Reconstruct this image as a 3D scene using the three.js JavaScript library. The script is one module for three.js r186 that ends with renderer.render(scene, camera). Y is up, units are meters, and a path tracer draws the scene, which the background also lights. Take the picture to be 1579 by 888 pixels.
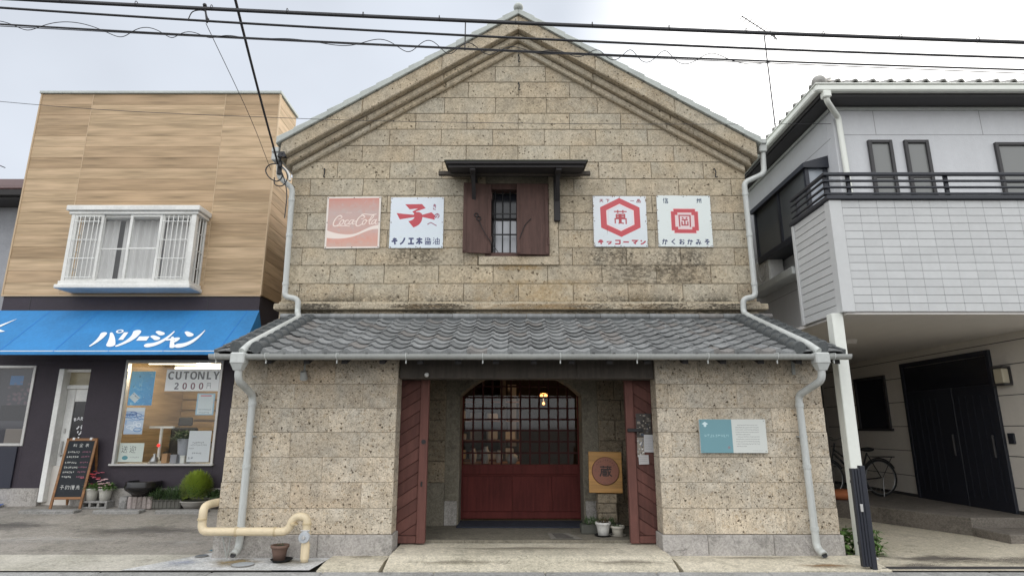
import * as THREE from 'three';
import { mergeGeometries } from 'three/addons/utils/BufferGeometryUtils.js';

// ---------------------------------------------------------------- camera, sky, sun, exposure
const scene = new THREE.Scene();
const camera = new THREE.PerspectiveCamera(51.37, 1024 / 575, 0.05, 2000);
camera.position.set(0, 1.5, 7.66);
camera.rotation.set(THREE.MathUtils.degToRad(13.2), 0, 0);
const renderer = new THREE.WebGLRenderer({ antialias: true });
renderer.toneMapping = THREE.LinearToneMapping;
renderer.toneMappingExposure = 1.25;
renderer.shadowMap.enabled = true;
const SUN = new THREE.Vector3(0.66, 0.62, -0.62).normalize();
const sun = new THREE.DirectionalLight(0xfff1de, 1.0);
sun.position.copy(SUN).multiplyScalar(40);
sun.castShadow = true;
sun.shadow.radius = 40;
sun.shadow.mapSize.set(2048, 2048);
Object.assign(sun.shadow.camera, { left: -18, right: 18, top: 18, bottom: -18, near: 1, far: 90 });
scene.add(sun, sun.target);

// ---------------------------------------------------------------- numbers
function rng(seed) {
  let s = seed >>> 0;
  return () => { s = (s + 0x6d2b79f5) >>> 0; let t = Math.imul(s ^ (s >>> 15), 1 | s); t = (t + Math.imul(t ^ (t >>> 7), 61 | t)) ^ t; return ((t ^ (t >>> 14)) >>> 0) / 4294967296; };
}
const R = rng(7);
const rr = (a, b) => a + (b - a) * R();
const clamp = (x, a = 0, b = 1) => Math.min(b, Math.max(a, x));
const lerp = (a, b, t) => a + (b - a) * t;
const sstep = (a, b, x) => { const t = clamp((x - a) / (b - a)); return t * t * (3 - 2 * t); };
function hash(ix, iy, k) { let h = Math.imul(ix, 374761393) ^ Math.imul(iy, 668265263) ^ Math.imul(k, 1274126177); h = Math.imul(h ^ (h >>> 13), 1274126177); return ((h ^ (h >>> 16)) >>> 0) / 4294967296; }
function vnoise(x, y, px, py, k) {                       // tileable value noise, period px, py cells
  const ix = Math.floor(x), iy = Math.floor(y), fx = x - ix, fy = y - iy, sx = fx * fx * (3 - 2 * fx), sy = fy * fy * (3 - 2 * fy);
  const m = (a, p) => ((a % p) + p) % p, x0 = m(ix, px), x1 = m(ix + 1, px), y0 = m(iy, py), y1 = m(iy + 1, py);
  return lerp(lerp(hash(x0, y0, k), hash(x1, y0, k), sx), lerp(hash(x0, y1, k), hash(x1, y1, k), sx), sy);
}
function fbm(u, v, p, q, oct, k) {                        // u, v in 0..1
  let s = 0, a = 0.5, n = 0;
  for (let i = 0; i < oct; i++) { s += a * vnoise(u * p, v * q, p, q, k + i * 17); n += a; a *= 0.5; p *= 2; q *= 2; }
  return s / n;
}

// ---------------------------------------------------------------- sky: thin overcast, grey cloud to the left, bright towards the veiled sun
{
  const W = 1024, H = 512, d = new Float32Array(W * H * 4);
  for (let j = 0; j < H; j++) for (let i = 0; i < W; i++) {
    const el = ((j + 0.5) / H - 0.5) * Math.PI, az = ((i + 0.5) / W - 0.5) * 2 * Math.PI;
    const x = Math.cos(az) * Math.cos(el), z = Math.sin(az) * Math.cos(el), y = Math.sin(el);
    const c = x * SUN.x + y * SUN.y + z * SUN.z, u = (i + 0.5) / W, v = (j + 0.5) / H;
    const big = fbm(u, v, 5, 4, 4, 3), soft = fbm(u, v, 11, 9, 5, 41);
    const glow = sstep(0.80, 0.985, c + (big - 0.5) * 0.16 + (soft - 0.5) * 0.10);
    const bank = sstep(0.20, 0.80, 0.56 + (fbm(u, v, 6, 6, 5, 77) - 0.5) * 0.8 + 0.62 * (Math.cos(az + 2.15) - 0.52) - 0.35 * sstep(0.75, 1.25, el));   // denser cloud to the left of the street front
    const up = 0.93 + 0.32 * Math.max(0, y);
    const pale = [1.36, 1.38, 1.40], grey = [0.57, 0.615, 0.69], hot = [1.8, 1.77, 1.72];
    for (let k = 0; k < 3; k++) {
      let L = lerp(pale[k], grey[k], bank * 0.97) * lerp(up, 1, bank) * (0.55 + 0.62 * soft + 0.28 * big);
      L = lerp(L, hot[k], glow);
      if (y < 0) L = lerp(L, 0.32, sstep(0, -0.12, y));
      d[(j * W + i) * 4 + k] = L;
    }
    d[(j * W + i) * 4 + 3] = 1;
  }
  const t = new THREE.DataTexture(d, W, H, THREE.RGBAFormat, THREE.FloatType);
  t.mapping = THREE.EquirectangularReflectionMapping; t.magFilter = THREE.LinearFilter; t.minFilter = THREE.LinearFilter; t.wrapS = THREE.RepeatWrapping; t.needsUpdate = true;
  scene.background = t; scene.environment = t;
}

// ---------------------------------------------------------------- textures
const toS = (x) => { x = clamp(x); return 255 * (x <= 0.0031308 ? 12.92 * x : 1.055 * Math.pow(x, 1 / 2.4) - 0.055); };
function dataTex(n, m, fill, srgb) {                      // fill(i, j, u, v) -> [r, g, b(, a)] linear 0..1
  const d = new Uint8Array(n * m * 4);
  for (let j = 0; j < m; j++) for (let i = 0; i < n; i++) {
    const c = fill(i, j, (i + 0.5) / n, (j + 0.5) / m), o = (j * n + i) * 4;
    for (let k = 0; k < 3; k++) d[o + k] = srgb ? toS(c[k]) : 255 * clamp(c[k]);
    d[o + 3] = c.length > 3 ? 255 * clamp(c[3]) : 255;
  }
  const t = new THREE.DataTexture(d, n, m, THREE.RGBAFormat);
  t.wrapS = t.wrapT = THREE.RepeatWrapping; t.magFilter = THREE.LinearFilter; t.minFilter = THREE.LinearMipmapLinearFilter; t.generateMipmaps = true;
  if (srgb) t.colorSpace = THREE.SRGBColorSpace;
  t.needsUpdate = true;
  return t;
}
const scaled = (t, m) => { t.repeat.set(1 / m, 1 / m); return t; };      // uv are metres; one repeat of the texture is m metres
// soft volcanic tuff: tan ground, clay pockets and pits, pale flecks
function tuff(n, metres, seed, pits, clay, mottle, bigs) {
  const h = new Float32Array(n * n).fill(1), dark = new Float32Array(n * n), lite = new Float32Array(n * n), brown = new Float32Array(n * n), r = rng(seed), px = n / metres;
  const spot = (rad, f) => {
    const cx = r() * n, cy = r() * n, asp = 0.5 + r() * 0.5, rot = r() * 3.14, w = Math.ceil(rad * 1.8) + 1, wob = r() * 6.28, co = Math.cos(rot), si = Math.sin(rot);
    for (let y = -w; y <= w; y++) for (let x = -w; x <= w; x++) {
      const a = (x * co + y * si) / rad, b = (-x * si + y * co) / (rad * asp), an = Math.atan2(b, a), e = Math.hypot(a, b) / (1 + 0.24 * Math.sin(3 * an + wob) + 0.15 * Math.sin(5 * an + 2 * wob));
      if (e < 1.3) f(((Math.floor(cy + y) % n + n) % n) * n + ((Math.floor(cx + x) % n + n) % n), 1 - sstep(0.6, 1.25, e));
    }
  };
  for (let s = 0; s < clay; s++) { const q = r(), k = 0.25 + 0.5 * r(), up = r() < 0.35; spot((0.005 + 0.014 * q * q) * px, (o, f) => { if (up) lite[o] = Math.max(lite[o], f * k); else { brown[o] = Math.max(brown[o], f * k); h[o] = Math.min(h[o], 1 - 0.25 * f); } }); }
  for (let s = 0; s < pits; s++) { const q = r(), k = 0.72 + 0.28 * r(), big = r() < bigs; spot((big ? 0.005 + 0.011 * q * q : 0.0018 + 0.0038 * q * q) * px, (o, f) => { dark[o] = Math.max(dark[o], f * k); h[o] = Math.min(h[o], 1 - f * k); }); }
  const col = dataTex(n, n, (i, j, u, v) => {
    const o = j * n + i, a = fbm(u, v, 6, 6, 4, seed), b = fbm(u, v, 34, 34, 3, seed + 5), c = fbm(u, v, 150, 150, 2, seed + 9), d = dark[o], w = brown[o];
    const k = (0.74 + mottle * (a - 0.5) + 0.32 * (b - 0.5) + 0.50 * (c - 0.5)) * (1 - 0.88 * d) * (1 - 0.38 * w) + 0.14 * lite[o];
    const warm = (fbm(u, v, 7, 7, 3, seed + 31) - 0.5) * 0.10 + 0.10 * w + 0.08 * d;
    return [k * (1 + warm), k * (0.985), k * (0.97 - 1.3 * warm)];
  }, true);
  const bump = dataTex(n, n, (i, j, u, v) => { const x = 0.70 * h[j * n + i] + 0.22 * fbm(u, v, 70, 70, 3, seed + 70) + 0.08 * fbm(u, v, 8, 8, 2, seed + 71); return [x, x, x]; }, false);
  return [scaled(col, metres), scaled(bump, metres)];
}
const [TUFF_U, TUFF_UB] = tuff(1280, 2.2, 11, 3600, 600, 0.20, 0.13);
const [TUFF_L, TUFF_LB] = tuff(1024, 1.8, 29, 5600, 2200, 0.38, 0.075);
// general weathering, near 1, used over a plain colour
const GRIME = scaled(dataTex(512, 512, (i, j, u, v) => { const k = 0.84 + 0.30 * (fbm(u, v, 5, 5, 5, 201) - 0.5) + 0.14 * (fbm(u, v, 60, 60, 2, 207) - 0.5); return [k, k, k]; }, true), 1.7);
const SOFT = scaled(dataTex(512, 512, (i, j, u, v) => { const k = 0.93 + 0.07 * (fbm(u, v, 4, 4, 4, 231) - 0.5) + 0.05 * (fbm(u, v, 70, 70, 2, 237) - 0.5) + 0.06 * (fbm(u, v, 20, 2, 3, 239) - 0.5); return [k, k, k]; }, true), 2.9);
const FINE = scaled(dataTex(512, 512, (i, j, u, v) => { const k = 0.5 + 0.9 * (fbm(u, v, 48, 48, 4, 305) - 0.5); return [k, k, k]; }, false), 0.5);
const STREAK = scaled(dataTex(512, 512, (i, j, u, v) => { const k = 0.84 + 0.46 * (fbm(u, v, 40, 3, 4, 411) - 0.5) + 0.34 * (fbm(u, v, 6, 5, 5, 417) - 0.5) + 0.10 * sstep(0.62, 0.72, fbm(u, v, 60, 14, 3, 419)); return [k, k, k]; }, true), 1.3);
const CONC = scaled(dataTex(1024, 1024, (i, j, u, v) => {
  const a = fbm(u, v, 4, 4, 5, 501), b = fbm(u, v, 90, 90, 3, 507), c = fbm(u, v, 14, 14, 4, 511), e = fbm(u, v, 210, 210, 2, 521), cr = Math.abs(fbm(u, v, 3, 3, 5, 531) - 0.5), k = 0.72 + 0.36 * (a - 0.5) + 0.28 * (b - 0.5) + 0.26 * (c - 0.5) - 0.18 * sstep(0.62, 0.75, c) + 0.42 * (e - 0.5) - 0.22 * sstep(0.0045, 0.0015, cr);
  return [k * 1.01, k, k * (0.97 + 0.06 * (a - 0.5))];
}, true), 2.6);
// printed wood grain running along u
const WOOD = scaled(dataTex(512, 1024, (i, j, u, v) => {
  const w = v + 0.005 * (fbm(u, v, 3, 6, 3, 601) - 0.5), g = fbm(u, w, 4, 120, 3, 607), b = fbm(u, w, 2, 22, 4, 613), k = 0.76 + 0.55 * (b - 0.5) + 0.34 * (g - 0.5);
  return [k * 1.02, k * (0.985), k * (0.94 + 0.12 * (b - 0.5))];
}, true), 1.5);
const TILEC = scaled(dataTex(512, 512, (i, j, u, v) => { const a = fbm(u, v, 6, 6, 4, 701), b = fbm(u, v, 50, 50, 3, 707), k = 0.74 + 0.5 * (a - 0.5) + 0.3 * (b - 0.5) + 0.18 * sstep(0.6, 0.75, fbm(u, v, 18, 18, 3, 715)); return [k, k, k * 1.01]; }, true), 0.9);

const MATS = [];
function mat(rgb, rough = 0.8, o = {}) {
  const m = new THREE.MeshPhysicalMaterial({ roughness: rough, metalness: 0, ...o });
  m.color.setRGB(...rgb);
  MATS.push(m);
  return m;
}
const tint = (rgb, k) => rgb.map((x) => x * k);
const tuffMats = (map, bump, base, n, seed, bs) => { const r = rng(seed); return Array.from({ length: n }, () => { const k = 0.95 + 0.10 * r(), w = (r() - 0.5) * 0.05; return mat([base[0] * k * (1 + w), base[1] * k, base[2] * k * (1 - w)], 0.95, { map, bumpMap: bump, bumpScale: bs }); }); };
const M = {
  tuffU: tuffMats(TUFF_U, TUFF_UB, [0.575, 0.50, 0.378], 7, 5, 0.006),
  tuffL: tuffMats(TUFF_L, TUFF_LB, [0.69, 0.60, 0.472], 7, 6, 0.009),
  mortar: mat([0.22, 0.19, 0.14], 1, { map: GRIME }),
  plinth: mat([0.50, 0.475, 0.455], 0.9, { map: CONC, bumpMap: FINE, bumpScale: 0.002 }),
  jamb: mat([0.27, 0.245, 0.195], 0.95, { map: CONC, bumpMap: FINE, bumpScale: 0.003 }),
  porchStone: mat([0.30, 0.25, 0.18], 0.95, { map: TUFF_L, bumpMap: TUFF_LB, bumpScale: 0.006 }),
  rust: mat([0.105, 0.058, 0.048], 0.85, { map: STREAK, bumpMap: FINE, bumpScale: 0.001 }),
  redWood: mat([0.162, 0.066, 0.053], 0.8, { map: STREAK, bumpMap: FINE, bumpScale: 0.001 }),
  redWoodB: mat([0.128, 0.050, 0.040], 0.8, { map: STREAK, bumpMap: FINE, bumpScale: 0.001 }),
  redDoor: mat([0.128, 0.028, 0.024], 0.75, { map: STREAK, specularIntensity: 0.5 }),
  latticeWood: mat([0.070, 0.022, 0.020], 0.75, { map: STREAK, specularIntensity: 0.5 }),
  darkWood: mat([0.030, 0.027, 0.028], 0.75, { map: GRIME }),
  lintelWood: mat([0.085, 0.072, 0.060], 0.85, { map: STREAK, bumpMap: FINE, bumpScale: 0.002 }),
  blackIron: mat([0.012, 0.012, 0.014], 0.55, { map: GRIME }),
  canopyTop: mat([0.075, 0.08, 0.062], 0.85, { map: GRIME }),
  pipe: mat([0.58, 0.60, 0.58], 0.42, { map: GRIME }),
  gutter: mat([0.40, 0.41, 0.39], 0.45, { map: GRIME }),
  verge: mat([0.52, 0.55, 0.52], 0.7, { map: GRIME }),
  tiles: [0.215, 0.24, 0.265, 0.29, 0.325, 0.25].map((k, i) => mat([k * (i === 5 ? 1.05 : 0.97), k, k * (i === 5 ? 0.95 : 1.0)], 0.6, { map: TILEC, bumpMap: FINE, bumpScale: 0.001 })),
  ridgeTile: mat([0.125, 0.135, 0.137], 0.5, { map: TILEC }),
  glass: mat([0.96, 0.97, 0.97], 0.02, { transmission: 1, thickness: 0, ior: 1.5 }),
  white: mat([0.86, 0.86, 0.83], 0.45, { map: GRIME }),
  alu: mat([0.62, 0.61, 0.59], 0.4, { map: GRIME, metalness: 0.4 }),
  shopDark: mat([0.044, 0.034, 0.046], 0.72, { map: GRIME, bumpMap: FINE, bumpScale: 0.003 }),
  tanTrim: mat([0.50, 0.37, 0.235], 0.6),
  siding: [0, 1, 2, 3, 4].map((i) => mat([[0.57, 0.42, 0.262], [0.47, 0.335, 0.20], [0.63, 0.47, 0.30], [0.52, 0.375, 0.23], [0.60, 0.445, 0.28]][i], 0.62, { map: WOOD })),
  awning: mat([0.024, 0.225, 0.54], 0.75, { map: GRIME, bumpMap: FINE, bumpScale: 0.001, side: THREE.DoubleSide }),
  houseWhite: mat([0.63, 0.64, 0.66], 0.85, { map: SOFT, bumpMap: FINE, bumpScale: 0.002 }),
  houseCream: mat([0.74, 0.70, 0.645], 0.85, { map: SOFT, bumpMap: FINE, bumpScale: 0.002 }),
  soffit: mat([0.75, 0.72, 0.69], 0.9, { map: SOFT }),
  cladding: [0.575, 0.595, 0.56].map((k) => mat([k * 0.985, k, k], 0.5, { map: SOFT })),
  claddingJoint: mat([0.27, 0.27, 0.28], 0.9),
  navy: mat([0.020, 0.023, 0.034], 0.45, { map: GRIME }),
  brownTrim: mat([0.044, 0.042, 0.044], 0.6),
  houseTile: mat([0.40, 0.39, 0.36], 0.6, { map: TILEC }),
  pole: mat([0.82, 0.84, 0.78], 0.5, { map: SOFT }),
  cable: mat([0.022, 0.022, 0.026], 0.6),
  wire: mat([0.035, 0.035, 0.04], 0.6),
  cream: mat([0.78, 0.65, 0.44], 0.4, { map: GRIME }),
  terracotta: mat([0.17, 0.105, 0.08], 0.85, { map: GRIME }),
  soil: mat([0.03, 0.022, 0.016], 1, { bumpMap: FINE, bumpScale: 0.01 }),
  potWhite: mat([0.66, 0.65, 0.61], 0.6, { map: GRIME }),
  block: mat([0.36, 0.355, 0.35], 0.95, { map: CONC, bumpMap: FINE, bumpScale: 0.004 }),
  blackGlaze: mat([0.012, 0.011, 0.012], 0.22),
  timber: mat([0.30, 0.145, 0.055], 0.55, { map: WOOD }),
  timberGold: mat([0.50, 0.27, 0.075], 0.55, { map: WOOD }),
  chrome: mat([0.36, 0.36, 0.36], 0.35, { metalness: 0.9 }),
  rubber: mat([0.012, 0.012, 0.012], 0.8),
  leaf: mat([0.10, 0.19, 0.035], 0.7, { side: THREE.DoubleSide, transmission: 0.25, thickness: 0 }),
  leafDark: mat([0.048, 0.095, 0.025], 0.7, { side: THREE.DoubleSide, transmission: 0.2, thickness: 0 }),
  leafLime: mat([0.32, 0.42, 0.04], 0.8, { side: THREE.DoubleSide, transmission: 0.3, thickness: 0 }),
  pink: mat([0.62, 0.15, 0.21], 0.7, { side: THREE.DoubleSide }),
  palePink: mat([0.75, 0.52, 0.52], 0.7, { side: THREE.DoubleSide }),
  curtain: mat([0.60, 0.59, 0.58], 0.95, { side: THREE.DoubleSide }),
};

{
  // stones of a coarser bed among those of the upper wall
  const co = TUFF_U.clone(); co.repeat.set(0.3, 0.3); const cb = TUFF_UB.clone(); cb.repeat.set(0.3, 0.3);
  for (const k of [0.95, 1.05]) M.tuffU.push(mat([0.585 * k, 0.505 * k, 0.375 * k], 0.95, { map: co, bumpMap: cb, bumpScale: 0.008 }));
  M.tuffU.push(mat([0.56, 0.485, 0.365], 0.95, { map: TUFF_L, bumpMap: TUFF_LB, bumpScale: 0.006 }));
  // some stones of the porch piers are of a finer, greyer bed
  const fine = TUFF_L.clone(); fine.repeat.set(0.95, 0.95); const fb = TUFF_LB.clone(); fb.repeat.set(0.95, 0.95);
  for (const k of [0.93, 1.02]) M.tuffL.push(mat([0.66 * k, 0.58 * k, 0.46 * k], 0.95, { map: fine, bumpMap: fb, bumpScale: 0.006 }));
}
// ---------------------------------------------------------------- geometry helpers (all non-indexed, uv in metres)
function faces(polys, centre = [0, 0, 0], ou = rr(0, 20), ov = rr(0, 20)) {   // flat polygons of a convex solid, turned outwards
  const P = [], N = [], U = [], a = new THREE.Vector3(), b = new THREE.Vector3(), n = new THREE.Vector3();
  for (let q of polys) {
    a.set(q[1][0] - q[0][0], q[1][1] - q[0][1], q[1][2] - q[0][2]); b.set(q[2][0] - q[0][0], q[2][1] - q[0][1], q[2][2] - q[0][2]); n.crossVectors(a, b);
    if (n.lengthSq() < 1e-16) { b.set(q[q.length - 1][0] - q[0][0], q[q.length - 1][1] - q[0][1], q[q.length - 1][2] - q[0][2]); n.crossVectors(a, b); }
    n.normalize();
    let cx = 0, cy = 0, cz = 0; for (const p of q) { cx += p[0]; cy += p[1]; cz += p[2]; }
    if (n.x * (cx / q.length - centre[0]) + n.y * (cy / q.length - centre[1]) + n.z * (cz / q.length - centre[2]) < 0) { q = [...q].reverse(); n.negate(); }
    const ax = Math.abs(n.x), ay = Math.abs(n.y), az = Math.abs(n.z);
    const uv = (p) => (az >= ax && az >= ay ? [p[0], p[1]] : ax >= ay ? [p[2], p[1]] : [p[0], p[2]]);
    for (let i = 1; i + 1 < q.length; i++) for (const p of [q[0], q[i], q[i + 1]]) { P.push(...p); N.push(n.x, n.y, n.z); const t = uv(p); U.push(t[0] + ou, t[1] + ov); }
  }
  const g = new THREE.BufferGeometry();
  g.setAttribute('position', new THREE.Float32BufferAttribute(P, 3)); g.setAttribute('normal', new THREE.Float32BufferAttribute(N, 3)); g.setAttribute('uv', new THREE.Float32BufferAttribute(U, 2));
  return g;
}
function bx(x0, x1, y0, y1, z0, z1, e = 0.004) {           // chamfered box from its bounds
  const c = [(x0 + x1) / 2, (y0 + y1) / 2, (z0 + z1) / 2], h = [(x1 - x0) / 2, (y1 - y0) / 2, (z1 - z0) / 2];
  e = Math.min(e, 0.45 * Math.min(...h));
  const pt = (s, k) => [0, 1, 2].map((i) => c[i] + s[i] * (i === k ? h[i] : h[i] - e));
  const S = [-1, 1], out = [];
  if (e <= 0) e = 1e-6;
  for (let k = 0; k < 3; k++) for (const s of S) {
    const [i, j] = [0, 1, 2].filter((x) => x !== k);
    out.push([[-1, -1], [1, -1], [1, 1], [-1, 1]].map(([p, q]) => { const v = [0, 0, 0]; v[k] = s; v[i] = p; v[j] = q; return pt(v, k); }));
  }
  for (let k = 0; k < 3; k++) { const [i, j] = [0, 1, 2].filter((x) => x !== k); for (const p of S) for (const q of S) { const v = (t) => { const w = [0, 0, 0]; w[k] = t; w[i] = p; w[j] = q; return w; }; out.push([pt(v(-1), i), pt(v(1), i), pt(v(1), j), pt(v(-1), j)]); } }
  for (const a of S) for (const b of S) for (const d of S) out.push([pt([a, b, d], 0), pt([a, b, d], 1), pt([a, b, d], 2)]);
  return faces(out, c);
}
function prism(poly, z0, z1, e = 0.006) {                  // convex outline in x, y; chamfered front at z1, back at z0
  let area = 0; for (let i = 0; i < poly.length; i++) { const [a, b] = poly[i], [c, d] = poly[(i + 1) % poly.length]; area += a * d - c * b; }
  if (area < 0) poly = [...poly].reverse();
  const n = poly.length, es = poly.map(() => e * (0.6 + 0.9 * R())), line = (i) => { const [a, b] = poly[i], [c, d] = poly[(i + 1) % n], l = Math.hypot(c - a, d - b) || 1; return [-(d - b) / l, (c - a) / l, (-(d - b) * a + (c - a) * b) / l + es[i]]; };
  const inner = poly.map((_, i) => { const [a, b, p] = line((i + n - 1) % n), [c, d, q] = line(i), det = a * d - b * c; return Math.abs(det) < 1e-6 ? [poly[i][0] + c * e, poly[i][1] + d * e] : [(p * d - b * q) / det, (a * q - p * c) / det]; });
  let cx = 0, cy = 0; for (const p of poly) { cx += p[0] / n; cy += p[1] / n; }
  const out = [inner.map(([x, y]) => [x, y, z1]), poly.map(([x, y]) => [x, y, z0])];
  for (let i = 0; i < n; i++) { const j = (i + 1) % n; out.push([[...poly[i], z0], [...poly[j], z0], [...poly[j], z1 - e], [...poly[i], z1 - e]], [[...poly[i], z1 - e], [...poly[j], z1 - e], [...inner[j], z1], [...inner[i], z1]]); }
  return faces(out, [cx, cy, (z0 + z1) / 2]);
}
function clip(poly, a, b, c) {                             // keep a x + b y <= c
  const out = [];
  poly.forEach((p, i) => { const q = poly[(i + 1) % poly.length], u = a * p[0] + b * p[1] - c, v = a * q[0] + b * q[1] - c; if (u <= 0) out.push(p); if ((u < 0 && v > 0) || (u > 0 && v < 0)) { const t = u / (u - v); out.push([lerp(p[0], q[0], t), lerp(p[1], q[1], t)]); } });
  return out;
}
const raw = (g) => { const n = g.index ? g.toNonIndexed() : g; for (const k of Object.keys(n.attributes)) if (!['position', 'normal', 'uv'].includes(k)) n.deleteAttribute(k); return n; };
const moved = (g, x = 0, y = 0, z = 0) => g.translate(x, y, z);
const V = (p) => new THREE.Vector3(...p);
function tube(points, r, seg = 8, n = points.length * 4, tension = 0.5) { return raw(new THREE.TubeGeometry(new THREE.CatmullRomCurve3(points.map(V), false, 'catmullrom', tension), n, r, seg)); }
function rod(a, b, r, seg = 8, r2 = r) {
  const A = V(a), B = V(b), d = B.clone().sub(A), g = raw(new THREE.CylinderGeometry(r2, r, d.length(), seg));
  return g.applyQuaternion(new THREE.Quaternion().setFromUnitVectors(new THREE.Vector3(0, 1, 0), d.clone().normalize())).translate(...A.add(B).multiplyScalar(0.5).toArray());
}
function pipeRun(points, r, seg = 14) {                    // straight lengths with tight bends at the corners
  const out = [], P = points.map(V), bend = r * 1.7;
  const path = new THREE.CurvePath();
  let from = P[0];
  for (let i = 1; i < P.length - 1; i++) {
    const a = P[i].clone().add(P[i - 1].clone().sub(P[i]).setLength(Math.min(bend, P[i].distanceTo(P[i - 1]) * 0.48))), b = P[i].clone().add(P[i + 1].clone().sub(P[i]).setLength(Math.min(bend, P[i].distanceTo(P[i + 1]) * 0.48)));
    out.push(rod(from.toArray(), a.toArray(), r, seg), raw(new THREE.TubeGeometry(new THREE.QuadraticBezierCurve3(a, P[i], b), 7, r, seg)));
    from = b;
  }
  out.push(rod(from.toArray(), P[P.length - 1].toArray(), r, seg));
  return out;
}
const lathe = (pts, seg = 24) => raw(new THREE.LatheGeometry(pts.map(([x, y]) => new THREE.Vector2(x, y)), seg));
const disc = (r, seg = 24) => raw(new THREE.CircleGeometry(r, seg));
const merge = (gs) => mergeGeometries([].concat(gs).map(raw));
function sheet(poly, y) {                                   // flat polygon on the ground, outline [x, z]; y a number or f(x, z)
  const s = new THREE.ShapeGeometry(new THREE.Shape(poly.map(([x, z]) => new THREE.Vector2(x, -z)))), p = s.attributes.position, u = s.attributes.uv;
  for (let i = 0; i < p.count; i++) { const x = p.getX(i), z = -p.getY(i); p.setXYZ(i, x, typeof y === 'number' ? y : y(x, z), z); u.setXY(i, x, z); }
  s.computeVertexNormals();
  return raw(s);
}
function quad(x0, x1, y0, y1, z) {                          // upright sheet facing +z, uv 0..1
  return raw(new THREE.PlaneGeometry(x1 - x0, y1 - y0)).translate((x0 + x1) / 2, (y0 + y1) / 2, z);
}

// ---------------------------------------------------------------- scene tree helpers
const taken = new Map();
function numbered(name) { const n = taken.get(name) ?? 0; taken.set(name, n + 1); return n ? name + '_' + String(n).padStart(3, '0') : name; }
function mesh(name, geos, m, parent) {
  const o = new THREE.Mesh(Array.isArray(geos) ? (geos.length > 1 ? merge(geos) : geos[0]) : geos, m);
  o.name = parent ? name : numbered(name); o.castShadow = o.receiveShadow = true;
  (parent ?? scene).add(o);
  return o;
}
function tag(o, label, category, group) { o.userData.label = label; o.userData.category = category; if (group) o.userData.group = group; return o; }
function thing(name, label, category, at = [0, 0, 0], turn = 0, group) { const o = new THREE.Group(); o.name = numbered(name); o.position.set(...at); o.rotation.y = turn; scene.add(o); return tag(o, label, category, group); }
function group(name, parent) { const o = new THREE.Group(); o.name = name; parent.add(o); return o; }
function each(name, geos, m, parent) { return geos.map((g) => mesh(name, g, m, parent))[0]; }      // separate pieces of one kind, each a part of its own
function struct(name, geos, m) { const o = mesh(name, geos, m); o.userData.kind = 'structure'; return o; }
const pick = (a) => a[Math.floor(R() * a.length) % a.length];

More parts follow.
